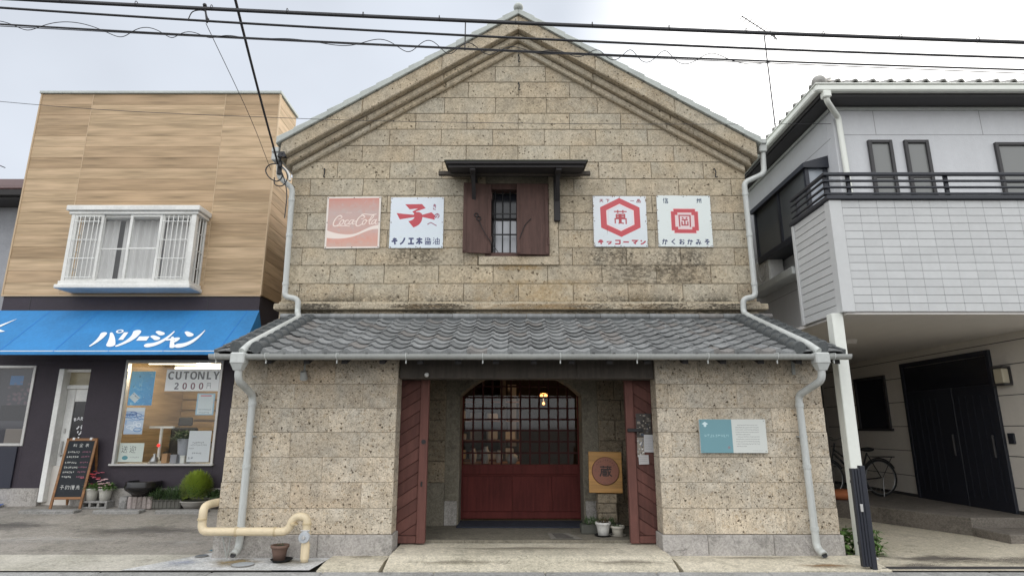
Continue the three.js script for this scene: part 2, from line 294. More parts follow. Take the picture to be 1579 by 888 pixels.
// ---------------------------------------------------------------- lettering: strokes on a 100 x 100 field, two digits each for x and y
const GLYPHS = {
  キ: '2530 7822|1055 9045|4508 6095', ノ: '7508 6540 4570 1592', エ: '1518 8518|5018 5085|0885 9285', ネ: '5005 5018|1028 8828|6030 4050 0885|5048 5095|6055 9078',
  醤: '2008 2042|0818 2018|0842 2032|3515 5008|4010 4525|5508 7525 3540|3532 9232|7020 7045|0555 9555|1565 8565 8595 1595 1565|4055 4080|6055 6080|1582 8582',
  油: '1010 2222|0535 1845|0590 2560|3830 9230 9292 3892 3830|6508 6592|3862 9262', き: '2525 7018|2042 7535|4008 6865|3065 3085 7090',
  の: '5520 5055 3082 1560 2530 5515 8030 8560 6088', へ: '0855 3530 4530 9575', 天: '1815 8215|1042 9042|5015 4855 1092|5050 9092', 下: '0815 9215|5015 5095|5535 8055', 一: '0850 9250',
  品: '2808 7208 7240 2808|2808 2840 7240|0855 4055 4092 0892 0855|6055 9255 9292 6092 6055', 萬: '1014 9014|3404 3424|6604 6624|2432 7632 7652 2452 2432|5030 5088|2442 7642|1690 1660 8460 8494|3690 5086 7090',
  ッ: '2040 2860|4535 5255|8035 7070 3590', コ: '1522 8522 8585|1285 8885', ー: '0850 9250', マ: '1022 9022 5565|3550 6885', ン: '1520 3535|1588 5075 9030',
  信: '2508 0845|1830 1895|5508 6018|3525 9525|4540 8540|4555 8555|4570 8570 8592 4592 4570', 州: '2010 2060 0895|5010 5090|8008 8095|0835 1255|3230 3850|6230 6850',
  岡: '1495 1212 8812 8695|3226 4236|6826 5836|2844 7244|5044 5080|3056 3082 7082 7056', か: '0835 6030 6545 5590 4580|3508 2550 1092|7020 9050', く: '7508 2550 7592',
  お: '1028 6025|3508 3585 1880 2060 6050 8565 7585 5590|7018 9032', み: '2018 5518 2585 0875 1560 5058 9280|7835 7060 5595', そ: '2512 7512 1548 9042 5560 4580 7092',
  蔵: '0814 9414|3404 3424|6604 6624|1434 9434|2034 1865 0894|3046 6046|3046 3088|3088 6288|3059 5859 5874 3074|4546 4588|6424 7270 9592|8648 6592|7624 8832',
  パ: '3030 2555 0885|6028 7050 8888|8208 9014 8221 7414 8208', リ: '2515 2555|7512 7555 5592', シ: '2015 4025|1040 3050|1590 5080 9030', ャ: '1560 8552 6570|4535 6092',
  料: '2508 2592|0840 4540|2542 0575|2545 4570|1015 1530|4015 3530|5515 6525|5038 6048|4570 9562|8008 8095', 金: '5005 0540|5005 9540|2845 7245|1862 8262|5045 5090|3070 3585|7070 6285|1092 9092',
  表: '1515 8515|2030 8030|0845 9245|5005 5045|4548 1075|3560 3592 5580|5048 9592|7558 6068', 円: '1595 1512 8512 8595|5012 5050|1550 8550',
  送: '1010 2220|0838 2538 2570 0890|2575 4590 9592|4508 5220|8008 7020|4025 9025|3545 9545|6525 6550 4080|6550 9080', 迎: '1010 2220|0838 2538 2570 0890|2575 4590 9592|6010 4218 4265 5860|6520 9220 9260 8262|6520 6580',
  予: '2012 7812 5030|4032 6045|0848 9248 8060|5248 5285 4092', 約: '2508 1030 3035 1055 4055|2555 2595|1070 0885|4068 4582|6008 5040|5825 9525 9085 7592|6548 7562',
  優: '2008 0540|1330 1395|3015 9515|4525 8525 8550 4550 4525|4537 8537|3555 9555 9062|5060 4072|5570 8570 4595|5575 9595', 先: '2515 2035|2525 8525|5008 5050|0852 9252|3855 3570 0892|6255 6285 9085 9272',
};
function glyph(c, ch, x, y, w, h, weight, lean = 0) {       // strokes of one character in a box whose top left corner is x, y
  if (!GLYPHS[ch]) return;
  c.lineWidth = weight; c.lineJoin = 'miter'; c.miterLimit = 3;
  for (const s of GLYPHS[ch].split('|')) { c.beginPath(); s.trim().split(' ').forEach((p, i) => { const a = +p.slice(0, 2) / 100, b = +p.slice(2) / 100, X = x + w * (a + lean * (0.5 - b)), Y = y + h * b; i ? c.lineTo(X, Y) : c.moveTo(X, Y); }); c.stroke(); }
}
const rowOf = (c, text, x, y, w, h, step, weight, lean) => [...text].forEach((ch, i) => glyph(c, ch, x + i * step, y, w, h, weight, lean));
function scribble(c, x, y, n, size, weight, seed) {         // writing too small to read in the photograph: brush marks of the right size
  const r = rng(seed); c.lineWidth = weight;
  for (let i = 0; i < n; i++) { const X = x + i * size * 1.05; for (let k = 0; k < 4; k++) { c.beginPath(); if (r() < 0.5) { const yy = y + size * r() * 0.9; c.moveTo(X, yy); c.lineTo(X + size * (0.5 + 0.4 * r()), yy + size * (r() - 0.5) * 0.2); } else { const xx = X + size * 0.8 * r(); c.moveTo(xx, y); c.lineTo(xx + size * (r() - 0.5) * 0.4, y + size * (0.5 + 0.4 * r())); } c.stroke(); } }
}
function canvasMat(w, h, draw, rough = 0.35, o = {}) {
  const cv = document.createElement('canvas'); cv.width = w; cv.height = h;
  const c = cv.getContext('2d'); draw(c, w, h);
  const t = new THREE.CanvasTexture(cv); t.colorSpace = THREE.SRGBColorSpace;
  return new THREE.MeshPhysicalMaterial({ map: t, roughness: rough, ...o });
}
function wear(c, w, h, seed, n, col, rmax) { const r = rng(seed); c.fillStyle = col; for (let i = 0; i < n; i++) { c.globalAlpha = 0.1 + 0.3 * r(); c.beginPath(); c.ellipse(r() * w, r() * h, 1 + rmax * r() * r(), 1 + rmax * r() * r(), r() * 3, 0, 7); c.fill(); } c.globalAlpha = 1; }
// soft-edged stain, thin film on a surface
const LEDGETEX = [0, 1, 2].map((k) => dataTex(2048, 96, (i, j, u, v) => { const e = Math.min(1, Math.min(u, 1 - u) * 14), n = fbm(u, v, 14, 1, 5, 860 + k * 9), f = fbm(u, v, 260, 12, 3, 863 + k * 9), mid = k === 2 ? sstep(0.30, 0.18, Math.abs(u - 0.5)) : 1 - 0.75 * sstep(0.16, 0.05, Math.abs(u - 0.5)), edge = k === 1 ? (1 - v) * (1 - v) * 1.3 : 1, x = (k === 2 ? sstep(0.30, 0.85, n * 0.7 + f * 0.3) : sstep(0.42, 0.70, n * 0.5 + f * 0.5 + 0.05)) * e * mid * edge; return [x, x, x]; }, false));
LEDGETEX.forEach((t) => { t.wrapS = t.wrapT = THREE.ClampToEdgeWrapping; });
const STAINTEX = [0, 1].map((k) => dataTex(512, 512, (i, j, u, v) => {
  const ex = Math.min(1, Math.min(u, 1 - u) * 3.2), ey = Math.min(1, Math.min(v, 1 - v) * 3.2), e = k ? ex * Math.sqrt(ey) : sstep(0.5, 0.05, Math.hypot(u - 0.5, v - 0.5)), n = fbm(u, v, 6, 6, 6, 900 + k * 50), fine = fbm(u, v, k ? 44 : 26, k ? 22 : 26, 4, 930 + k * 50);
  const f = k ? sstep(0.46, 0.62, fine * 0.75 + n * 0.25 + (e - 0.75) * 0.18) * Math.pow(e, 0.8) * (0.55 + 0.45 * n) : sstep(0.30, 0.75, n * 0.65 + fine * 0.35 + (e - 0.6) * 0.25) * e; return [f, f, f];
}, false));
STAINTEX.forEach((t) => { t.wrapS = t.wrapT = THREE.ClampToEdgeWrapping; });
const stainMat = (rgb, k, strength) => mat(rgb, 0.95, { alphaMap: k > 1 ? LEDGETEX[k - 2] : STAINTEX[k], transparent: true, opacity: strength, depthWrite: false, polygonOffset: true, polygonOffsetFactor: -1 });

// ================================================================ the setting: road, kerb, aprons
const shopY = (z) => (z < -0.2 ? 0.07 * (-0.2 - z) : 0);     // the forecourt on the left climbs to the shop
const roadMat = mat([0.10, 0.10, 0.105], 0.95, { map: CONC, bumpMap: FINE, bumpScale: 0.004 });
const forecourtMat = mat([0.36, 0.335, 0.305], 0.95, { map: CONC, bumpMap: FINE, bumpScale: 0.005 });
const apronMat = mat([0.60, 0.575, 0.51], 0.95, { map: CONC, bumpMap: FINE, bumpScale: 0.004 });
const newConcMat = mat([0.72, 0.73, 0.745], 0.92, { map: CONC, bumpMap: FINE, bumpScale: 0.003 });
const stripMat = mat([0.76, 0.70, 0.57], 0.95, { map: CONC, bumpMap: FINE, bumpScale: 0.004 });
struct('ground', sheet([[-700, -900], [700, -900], [700, 700], [-700, 700]], -0.06), mat([0.16, 0.155, 0.14], 1, { map: CONC }));
struct('road', sheet([[-60, 0.92], [60, 0.92], [60, 9.5], [-60, 9.5]], -0.045), roadMat);
{
  const k = struct('kerb', bx(-30, 30, -0.2, -0.05, 0.66, 0.9, 0.01), M.mortar);
  for (let i = -12; i < 13; i++) mesh('kerb_stone', bx(i * 1.2 + 0.36, i * 1.2 + 1.555, -0.2, -0.012, 0.655, 0.905, 0.012), mat(tint([0.44, 0.44, 0.44], 0.9 + 0.2 * R()), 0.95, { map: CONC, bumpMap: FINE, bumpScale: 0.004 }), k);
}
{
  const rows = []; for (const [a, b] of [[-9, -3.2], [-3.2, -1.8], [-1.8, -0.2]]) rows.push(sheet([[-16, a], [-3.54, a], [-3.54, b], [-16, b]], (x, z) => shopY(z)));
  const f = struct('forecourt', rows, forecourtMat);
  const st = (x, z, w, d, m) => { const g = sheet([[-w, -d], [w, -d], [w, d], [-w, d]], 0); const u = g.attributes.uv, p = g.attributes.position; for (let i = 0; i < u.count; i++) { u.setXY(i, (p.getX(i) / w + 1) / 2, (p.getZ(i) / d + 1) / 2); p.setXYZ(i, p.getX(i) + x, shopY(p.getZ(i) + z) + 0.006, p.getZ(i) + z); } return mesh('stain', g, m, f); };
  const dk = stainMat([0.10, 0.092, 0.085], 0, 0.6), lt = stainMat([0.46, 0.44, 0.41], 0, 0.5);
  st(-5.2, -1.4, 1.5, 0.55, dk); st(-7.4, -1.7, 1.2, 0.5, dk); st(-6.2, -0.9, 1.8, 0.35, lt); st(-8.3, -1.0, 1.3, 0.4, dk); st(-4.4, -0.75, 0.7, 0.3, lt);
  // low concrete kerbs in front of the shop wall
  for (const [a, b] of [[-7.95, -7.05], [-6.75, -6.0], [-5.75, -4.95]]) mesh('kerb_stone', bx(a, b, 0.1, shopY(-2.55) + 0.05, -2.72, -2.52, 0.012), M.block, f);
  struct('pavement', sheet([[-30, -0.2], [-3.2, -0.2], [-2.6, 0.66], [-30, 0.66]], 0.0), apronMat);
}
{
  const n = struct('forecourt_path', sheet([[-4.25, 0.655], [-3.62, -0.45], [-3.5, -0.45], [-3.5, 0.0], [-2.15, 0.0], [-2.2, 0.655]], 0.006), newConcMat);
  const st = (x, z, w, d, m, y = 0.012) => { const g = sheet([[-w, -d], [w, -d], [w, d], [-w, d]], 0); const u = g.attributes.uv, p = g.attributes.position; for (let i = 0; i < u.count; i++) { u.setXY(i, (p.getX(i) / w + 1) / 2, (p.getZ(i) / d + 1) / 2); p.setXYZ(i, p.getX(i) + x, y, p.getZ(i) + z); } return mesh('stain', g, m, n); };
  st(-3.15, 0.28, 0.42, 0.38, stainMat([0.24, 0.18, 0.09], 0, 0.9)); st(-2.5, 0.3, 0.35, 0.3, stainMat([0.2, 0.17, 0.12], 0, 0.5)); st(-3.75, 0.3, 0.3, 0.3, stainMat([0.3, 0.33, 0.42], 0, 0.5));
}
{
  // the concrete strip along the front of the stone building: a flat top and a fall to the kerb
  const prof = (x0, x1, y, za, zb) => faces([[[x0, y, za], [x1, y, za], [x1, y, zb], [x0, y, zb]], [[x0, y, zb], [x1, y, zb], [x1, 0.0, 0.655], [x0, 0.0, 0.655]], [[x0, -0.1, 0.655], [x1, -0.1, 0.655], [x1, 0, 0.655], [x0, 0, 0.655]], [[x0, -0.1, za], [x0, y, za], [x0, y, zb], [x0, 0, 0.655], [x0, -0.1, 0.655]], [[x1, -0.1, za], [x1, y, za], [x1, y, zb], [x1, 0, 0.655], [x1, -0.1, 0.655]]], [(x0 + x1) / 2, -0.05, 0.2]);
  const s = struct('path', [prof(-2.12, -1.452, 0.03, -0.02, 0.36), prof(1.862, 4.12, 0.03, -0.02, 0.36)], stripMat);
  mesh('step', prof(-1.40, 1.81, 0.085, -0.45, 0.30), stripMat, s);
  const st = (x, z, w, d, m, y, tilt) => { const g = sheet([[-w, -d], [w, -d], [w, d], [-w, d]], 0); const u = g.attributes.uv, p = g.attributes.position; for (let i = 0; i < u.count; i++) { u.setXY(i, (p.getX(i) / w + 1) / 2, (p.getZ(i) / d + 1) / 2); p.setXYZ(i, p.getX(i) + x, y + tilt * p.getZ(i), p.getZ(i) + z); } return mesh('stain', g, m, s); };
  const dirt = stainMat([0.22, 0.195, 0.15], 0, 0.55), rusty = stainMat([0.25, 0.15, 0.07], 0, 0.8);
  st(0.2, -0.1, 1.5, 0.2, dirt, 0.089, 0); st(1.3, 0.47, 0.7, 0.12, dirt, 0.049, -0.24); st(-0.6, 0.47, 0.8, 0.1, stainMat([0.3, 0.27, 0.2], 0, 0.5), 0.049, -0.24); st(3.5, 0.5, 0.45, 0.12, rusty, 0.021, -0.1); st(2.8, 0.15, 0.8, 0.12, dirt, 0.034, 0); st(-1.75, 0.1, 0.3, 0.15, dirt, 0.034, 0);
}
{
  const c = struct('driveway', sheet([[3.5, -9], [14, -9], [14, 0.655], [4.12, 0.655], [4.12, -0.02], [3.5, -0.02]], 0.0), mat([0.68, 0.62, 0.50], 0.95, { map: CONC, bumpMap: FINE, bumpScale: 0.004 }));
  const st = (x, z, w, d, m) => { const g = sheet([[-w, -d], [w, -d], [w, d], [-w, d]], 0); const u = g.attributes.uv, p = g.attributes.position; for (let i = 0; i < u.count; i++) { u.setXY(i, (p.getX(i) / w + 1) / 2, (p.getZ(i) / d + 1) / 2); p.setXYZ(i, p.getX(i) + x, 0.006, p.getZ(i) + z); } return mesh('stain', g, m, c); };
  const dk = stainMat([0.11, 0.095, 0.08], 0, 0.85);
  st(5.1, 0.05, 1.0, 0.38, dk); st(6.0, 0.15, 0.9, 0.4, dk); st(4.6, 0.4, 0.5, 0.2, dk);
  each('gate_rail', [bx(4.06, 12, 0.002, 0.012, 0.50, 0.515, 0.001), bx(4.06, 12, 0.002, 0.012, 0.565, 0.58, 0.001)], M.brownTrim, c);
}
{
  // raised entrance terrace of the house on the right, with a lower step in front
  const terr = [[5.2, -4.3], [5.95, -2.85], [6.62, -1.5], [7.62, -1.5], [7.62, -7], [5.2, -7]];
  const poly3 = (out, y0, y1) => { const s = new THREE.ExtrudeGeometry(new THREE.Shape(out.map(([x, z]) => new THREE.Vector2(x, -z))), { depth: y1 - y0, bevelEnabled: true, bevelSize: 0.012, bevelThickness: 0.012, bevelSegments: 1 }); return raw(s).rotateX(-Math.PI / 2).translate(0, y0 - 0.0, 0); };
  const tm = mat([0.24, 0.215, 0.19], 0.9, { map: CONC, bumpMap: FINE, bumpScale: 0.004 });
  const t = struct('terrace', poly3(terr, -0.05, 0.235), tm);
  mesh('step', poly3([[6.62, -1.48], [6.68, -0.9], [7.62, -0.9], [7.62, -1.48]], -0.05, 0.105), tm, t);
}

// ================================================================ the stone storehouse
const ZU = -1.6, CX = 0.11, SLOPE = 0.615;                   // plane of the upper wall, axis and pitch of its gable
const house = thing('stone_storehouse', 'tall gabled storehouse of pitted tan stone blocks with a tiled porch roof', 'building');
const gableY = (top, x) => top - SLOPE * Math.abs(x - CX);
{
  // ---- upper wall: rubble core and coursed blocks
  const s = new THREE.Shape([[-3.62, 0.1], [3.84, 0.1], [3.84, gableY(7.9, 3.84)], [CX, 7.9], [-3.62, gableY(7.9, -3.62)]].map(([x, y]) => new THREE.Vector2(x, y)));
  const hole = (x0, x1, y0, y1) => s.holes.push(new THREE.Path([[x0, y0], [x0, y1], [x1, y1], [x1, y0]].map(([x, y]) => new THREE.Vector2(x, y))));
  hole(-0.44, 0.60, 4.19, 5.44); hole(-1.0, 1.3, 0.12, 2.55);
  const wall = mesh('wall', raw(new THREE.ExtrudeGeometry(s, { depth: 0.28, bevelEnabled: false })).translate(0, 0, ZU - 0.31), M.mortar, house);
  const H = 0.2985, Y0 = 3.445, L = 0.872, gap = 0.0035;
  const openings = [[-0.55, 0.755, 4.04, 5.60]];
  const block = (x0, x1, y0, y1, parent, mats, zf = ZU, depth = 0.1, gable = true) => {
    let p = [[x0 + gap, y0 + gap], [x1 - gap, y0 + gap], [x1 - gap, y1 - gap], [x0 + gap, y1 - gap]];
    if (gable) { p = clip(p, SLOPE, 1, 7.95 + SLOPE * CX); p = clip(p, -SLOPE, 1, 7.95 - SLOPE * CX); }
    if (p.length < 3) return;
    let a = 0; p.forEach((q, i) => { const t = p[(i + 1) % p.length]; a += q[0] * t[1] - t[0] * q[1]; });
    if (Math.abs(a) < 0.012) return;
    mesh('stone_block', prism(p, zf - depth, zf + rr(-0.004, 0.003), 0.006), pick(mats), parent);
  };
  for (let c = 0; c < 16; c++) {
    const y0 = Y0 + c * H, y1 = y0 + H, off = (c % 2 ? -2.05 : -2.486) + rr(-0.03, 0.03);
    for (let k = -4; k < 9; k++) {
      let pieces = [[Math.max(-3.66, off + (k - 1) * L), Math.min(3.88, off + k * L)]];
      for (const [a, b, lo, hi] of openings) if (y0 < hi - 0.02 && y1 > lo + 0.02) {
        const full = y0 > lo - 0.02 && y1 < hi + 0.02;
        if (full || true) pieces = pieces.flatMap(([p, q]) => (q <= a || p >= b ? [[p, q]] : [[p, Math.min(q, a)], [Math.max(p, b), q]]));
      }
      for (const [p, q] of pieces) if (q - p > 0.05) block(p, q, y0, y1, wall, M.tuffU);
    }
  }
  // plain stones above and below the window that fill the courses cut by its surround
  // ---- long side walls
  mesh('side_wall', bx(-3.65, -3.35, 0, 5.75, -13, ZU - 0.1, 0.01), M.tuffU[1], house);
  mesh('side_wall', bx(3.57, 3.87, 0, 5.75, -13, ZU - 0.1, 0.01), M.tuffU[3], house);
  mesh('rear_wall', prism([[-3.64, 0], [3.86, 0], [3.86, 5.7], [CX, 8.0], [-3.64, 5.7]], -13.3, -13, 0.01), M.tuffU[2], house);
  // ---- string course above the porch roof
  const ledge = mesh('ledge', bx(-3.72, 4.0, 3.30, 3.395, ZU - 0.1, ZU + 0.13, 0.012), M.tuffU[4], house);
  mesh('ledge_stone', bx(-3.66, 3.88, 3.05, 3.297, ZU - 0.12, ZU + 0.03, 0.006), M.tuffU[1], ledge);
  mesh('ledge_stone', bx(-3.68, 3.92, 3.397, 3.443, ZU - 0.1, ZU + 0.025, 0.008), M.tuffU[6], ledge);
  const st = (x0, x1, y0, y1, m, z = ZU) => mesh('stain', quad(x0, x1, y0, y1, z + 0.008), m, wall);
  const moss = stainMat([0.06, 0.05, 0.038], 1, 0.48), mossL = stainMat([0.08, 0.066, 0.045], 1, 0.5), ochre = stainMat([0.46, 0.30, 0.12], 1, 0.6);
  st(1.0, 2.3, 3.92, 4.36, moss); st(2.1, 3.4, 3.90, 4.36, moss); st(1.2, 3.6, 3.66, 4.1, mossL); st(-2.2, -0.9, 4.0, 4.36, mossL); st(-0.4, 0.7, 3.95, 4.06, ochre);
  // weathering along the ledge
  st(-3.72, 4.0, 3.302, 3.394, stainMat([0.065, 0.054, 0.042], 2, 0.85), ZU + 0.124); st(-3.72, 4.0, 3.302, 3.394, stainMat([0.36, 0.21, 0.07], 4, 0.8), ZU + 0.127);
  st(-3.65, 3.87, 3.40, 3.68, stainMat([0.07, 0.058, 0.04], 3, 0.75)); st(-3.65, 3.87, 3.40, 3.80, stainMat([0.46, 0.31, 0.13], 4, 0.5), ZU + 0.002); st(-3.65, 3.87, 3.10, 3.296, stainMat([0.10, 0.085, 0.06], 2, 0.7), ZU + 0.024);

  // ---- cornice: three stepped stone bands under the gable roof, laid as long stones
  const cornice = group('cornice', house);
  const band = (top, bot, half, z, e, n) => {
    for (const sgn of [-1, 1]) for (let i = 0; i < n; i++) {
      const a = (half * i) / n + (i ? 0.002 : 0), b = (half * (i + 1)) / n - 0.002, X = (t) => CX + sgn * t;
      mesh('cornice_stone', prism([[X(a), bot - SLOPE * a], [X(b), bot - SLOPE * b], [X(b), top - SLOPE * b], [X(a), top - SLOPE * a]], ZU - 0.1, z + rr(-0.002, 0.002), e), pick(M.tuffU), cornice);
    }
  };
  band(8.455, 8.185, 3.90, ZU + 0.27, 0.014, 3);
  band(8.183, 8.055, 3.83, ZU + 0.16, 0.02, 3);
  band(8.053, 7.93, 3.76, ZU + 0.07, 0.02, 3);
}
{
  // ---- main roof
  const roof = group('roof', house);
  for (const sgn of [-1, 1]) {
    const X = (t) => CX + sgn * t;
    mesh('roof_slope', prism([[X(0), 8.492], [X(3.98), 8.492 - SLOPE * 3.98], [X(3.98), 8.54 - SLOPE * 3.98], [X(0), 8.54]], -13.3, ZU + 0.24, 0.004), M.verge, roof);
    const n = 15, l = 3.95 / n;
    for (let i = 0; i < n; i++) {                            // lapped verge tiles, each tipped a little on the next
      const a = l * i - 0.012, b = l * (i + 1) + 0.012, u = 8.556, lift = 0.026;
      mesh('verge_tile', prism([[X(a), u - 0.10 - SLOPE * a], [X(b), u - 0.10 - SLOPE * b], [X(b), u + lift - SLOPE * b], [X(a), u - SLOPE * a]], ZU + 0.1, ZU + 0.31 + (i % 2) * 0.002, 0.008), M.verge, roof);
    }
  }
  mesh('ridge_end', [moved(raw(new THREE.SphereGeometry(0.085, 16, 12)).scale(1, 0.9, 1), CX, 8.60, ZU + 0.27), rod([CX, 8.59, ZU + 0.25], [CX, 8.59, -13.2], 0.07, 10)], M.verge, roof);
}
{
  // ---- iron hooks in the gable
  for (const [x, y] of [[0.11, 7.76], [0.11, 7.22], [-3.12, 5.62], [3.36, 5.62]]) mesh('hook', [tube([[x, y + 0.08, ZU - 0.02], [x, y + 0.07, ZU + 0.05], [x + 0.015, y, ZU + 0.06], [x + 0.005, y - 0.07, ZU + 0.05], [x + 0.03, y - 0.09, ZU + 0.075]], 0.010, 6)], M.blackIron, house);
}
{
  // ---- upper window with iron shutters and canopy
  const w = group('window', house);
  mesh('window_sill', bx(-0.535, 0.752, 4.045, 4.188, ZU - 0.1, ZU + 0.035, 0.008), M.tuffU[0], w);
  mesh('surround', bx(-0.552, -0.437, 4.191, 5.60, ZU - 0.1, ZU + 0.012, 0.006), M.tuffU[2], w);
  mesh('surround', bx(0.602, 0.752, 4.191, 5.60, ZU - 0.1, ZU + 0.018, 0.006), M.tuffU[5], w);
  mesh('surround', bx(-0.434, 0.599, 5.442, 5.60, ZU - 0.1, ZU + 0.012, 0.006), M.jamb, w);
  each('frame', [bx(-0.44, -0.34, 4.19, 5.44, ZU - 0.16, ZU + 0.02), bx(0.52, 0.60, 4.19, 5.44, ZU - 0.16, ZU + 0.02), bx(-0.338, 0.518, 5.34, 5.44, ZU - 0.16, ZU + 0.02), bx(-0.338, 0.518, 4.19, 4.25, ZU - 0.16, ZU + 0.03)], M.rust, w);
  for (let i = 0; i < 7; i++) mesh('bar', rod([-0.28 + i * 0.125, 4.25, ZU - 0.08], [-0.28 + i * 0.125, 5.34, ZU - 0.08], 0.011, 8), M.blackIron, w);
  mesh('cross_bar', [bx(-0.338, 0.518, 4.57, 4.595, ZU - 0.075, ZU - 0.06, 0.002), bx(-0.338, 0.518, 4.93, 4.95, ZU - 0.075, ZU - 0.06, 0.002)], M.blackIron, w);
  mesh('sash', [bx(-0.338, 0.518, 4.86, 4.90, ZU - 0.2, ZU - 0.17), bx(-0.338, -0.30, 4.25, 5.34, ZU - 0.2, ZU - 0.17), bx(0.48, 0.518, 4.25, 5.34, ZU - 0.2, ZU - 0.17), bx(0.07, 0.10, 4.25, 5.34, ZU - 0.2, ZU - 0.165)], M.darkWood, w);
  mesh('pane', quad(-0.3, 0.48, 4.25, 4.86, ZU - 0.185), mat([0.62, 0.64, 0.68], 0.25), w).userData.label = 'lower pane with a pale sky reflection in its colour';  // whitish colour stands for the bright sky mirrored in the glass
  mesh('pane', quad(-0.3, 0.48, 4.90, 5.34, ZU - 0.186), mat([0.02, 0.022, 0.03], 0.12), w).userData.label = 'dark upper pane';
  const leaf = (hx, dir, wid, y0, y1, ang) => {              // an iron leaf hung at hx, opening outwards by ang
    const g = mesh('shutter', [bx(0, dir * wid, y0, y1, -0.02, 0.02, 0.005), bx(0, dir * 0.05, y0 + 0.02, y1 - 0.02, 0.019, 0.03, 0.003), bx(dir * (wid - 0.05), dir * wid, y0 + 0.02, y1 - 0.02, 0.019, 0.03, 0.003)].map((q) => q), M.rust, w);
    g.position.set(hx, 0, ZU + 0.045); g.rotation.y = ang;
    mesh('hinge', [rod([0.0, y0 + 0.16, 0.03], [0.0, y0 + 0.28, 0.03], 0.016, 8), rod([0.0, y1 - 0.28, 0.03], [0.0, y1 - 0.16, 0.03], 0.016, 8)], M.rust, g);
    return g;
  };
  const l = leaf(-0.345, -1, 0.45, 4.225, 5.41, 0.16), r = leaf(0.585, -1, 0.51, 4.205, 5.41, 0.09);
  mesh('latch', [raw(new THREE.TorusGeometry(0.035, 0.007, 6, 14)).translate(-0.2, 4.80, 0.03), raw(new THREE.TorusGeometry(0.03, 0.007, 6, 14)).translate(-0.24, 4.86, 0.03)], M.blackIron, l);
  mesh('stay_rod', tube([[-0.2, 4.78, 0.03], [-0.1, 4.55, 0.05], [0.12, 4.24, 0.04]], 0.006, 5), M.blackIron, l);
  mesh('stay_rod', tube([[-0.28, 4.80, 0.03], [-0.38, 4.68, 0.03], [-0.47, 4.45, 0.03]], 0.006, 5), M.blackIron, r);
  const can = group('window_canopy', house);
  const q = (x0, x1, yb, zb, yf, zf, th) => faces([[[x0, yb, zb], [x1, yb, zb], [x1, yf, zf], [x0, yf, zf]], [[x0, yb - th, zb], [x1, yb - th, zb], [x1, yf - th, zf], [x0, yf - th, zf]], [[x0, yf, zf], [x1, yf, zf], [x1, yf - th, zf], [x0, yf - th, zf]], [[x0, yb, zb], [x0, yf, zf], [x0, yf - th, zf], [x0, yb - th, zb]], [[x1, yb, zb], [x1, yf, zf], [x1, yf - th, zf], [x1, yb - th, zb]]], [(x0 + x1) / 2, (yb + yf - th) / 2, (zb + zf) / 2]);
  mesh('roof_sheet', q(-1.06, 1.19, 5.66, ZU + 0.01, 5.585, -0.98, 0.018), M.canopyTop, can);
  mesh('roof_board', q(-1.03, 1.16, 5.638, ZU + 0.01, 5.563, -0.99, 0.03), M.darkWood, can);
  mesh('soffit_board', q(-1.0, 1.13, 5.606, ZU + 0.03, 5.531, -1.03, 0.05), M.darkWood, can);
  mesh('purlin', bx(-1.19, 1.27, 5.49, 5.553, ZU + 0.20, ZU + 0.27, 0.006), M.lintelWood, can);
  mesh('fascia', bx(-1.03, 1.16, 5.525, 5.560, -1.02, -0.995, 0.004), M.darkWood, can);
  for (const x of [-0.62, 0.735]) {
    mesh('bracket', [bx(x - 0.05, x + 0.05, 4.77, 5.585, ZU + 0.02, ZU + 0.09, 0.008), bx(x - 0.045, x + 0.045, 5.44, 5.51, ZU + 0.09, -1.05, 0.008), faces([[[x - 0.03, 5.1, ZU + 0.09], [x + 0.03, 5.1, ZU + 0.09], [x + 0.03, 5.5, -1.15], [x - 0.03, 5.5, -1.15]], [[x - 0.03, 5.2, ZU + 0.09], [x + 0.03, 5.2, ZU + 0.09], [x + 0.03, 5.5, -1.24], [x - 0.03, 5.5, -1.24]], [[x - 0.03, 5.1, ZU + 0.09], [x - 0.03, 5.2, ZU + 0.09], [x - 0.03, 5.5, -1.24], [x - 0.03, 5.5, -1.15]], [[x + 0.03, 5.1, ZU + 0.09], [x + 0.03, 5.2, ZU + 0.09], [x + 0.03, 5.5, -1.24], [x + 0.03, 5.5, -1.15]]], [x, 5.3, -1.35])], M.darkWood, can);
  }
  mesh('backing', bx(-0.44, 0.6, 4.2, 5.43, ZU - 0.6, ZU - 0.55, 0), M.blackIron, w);
}
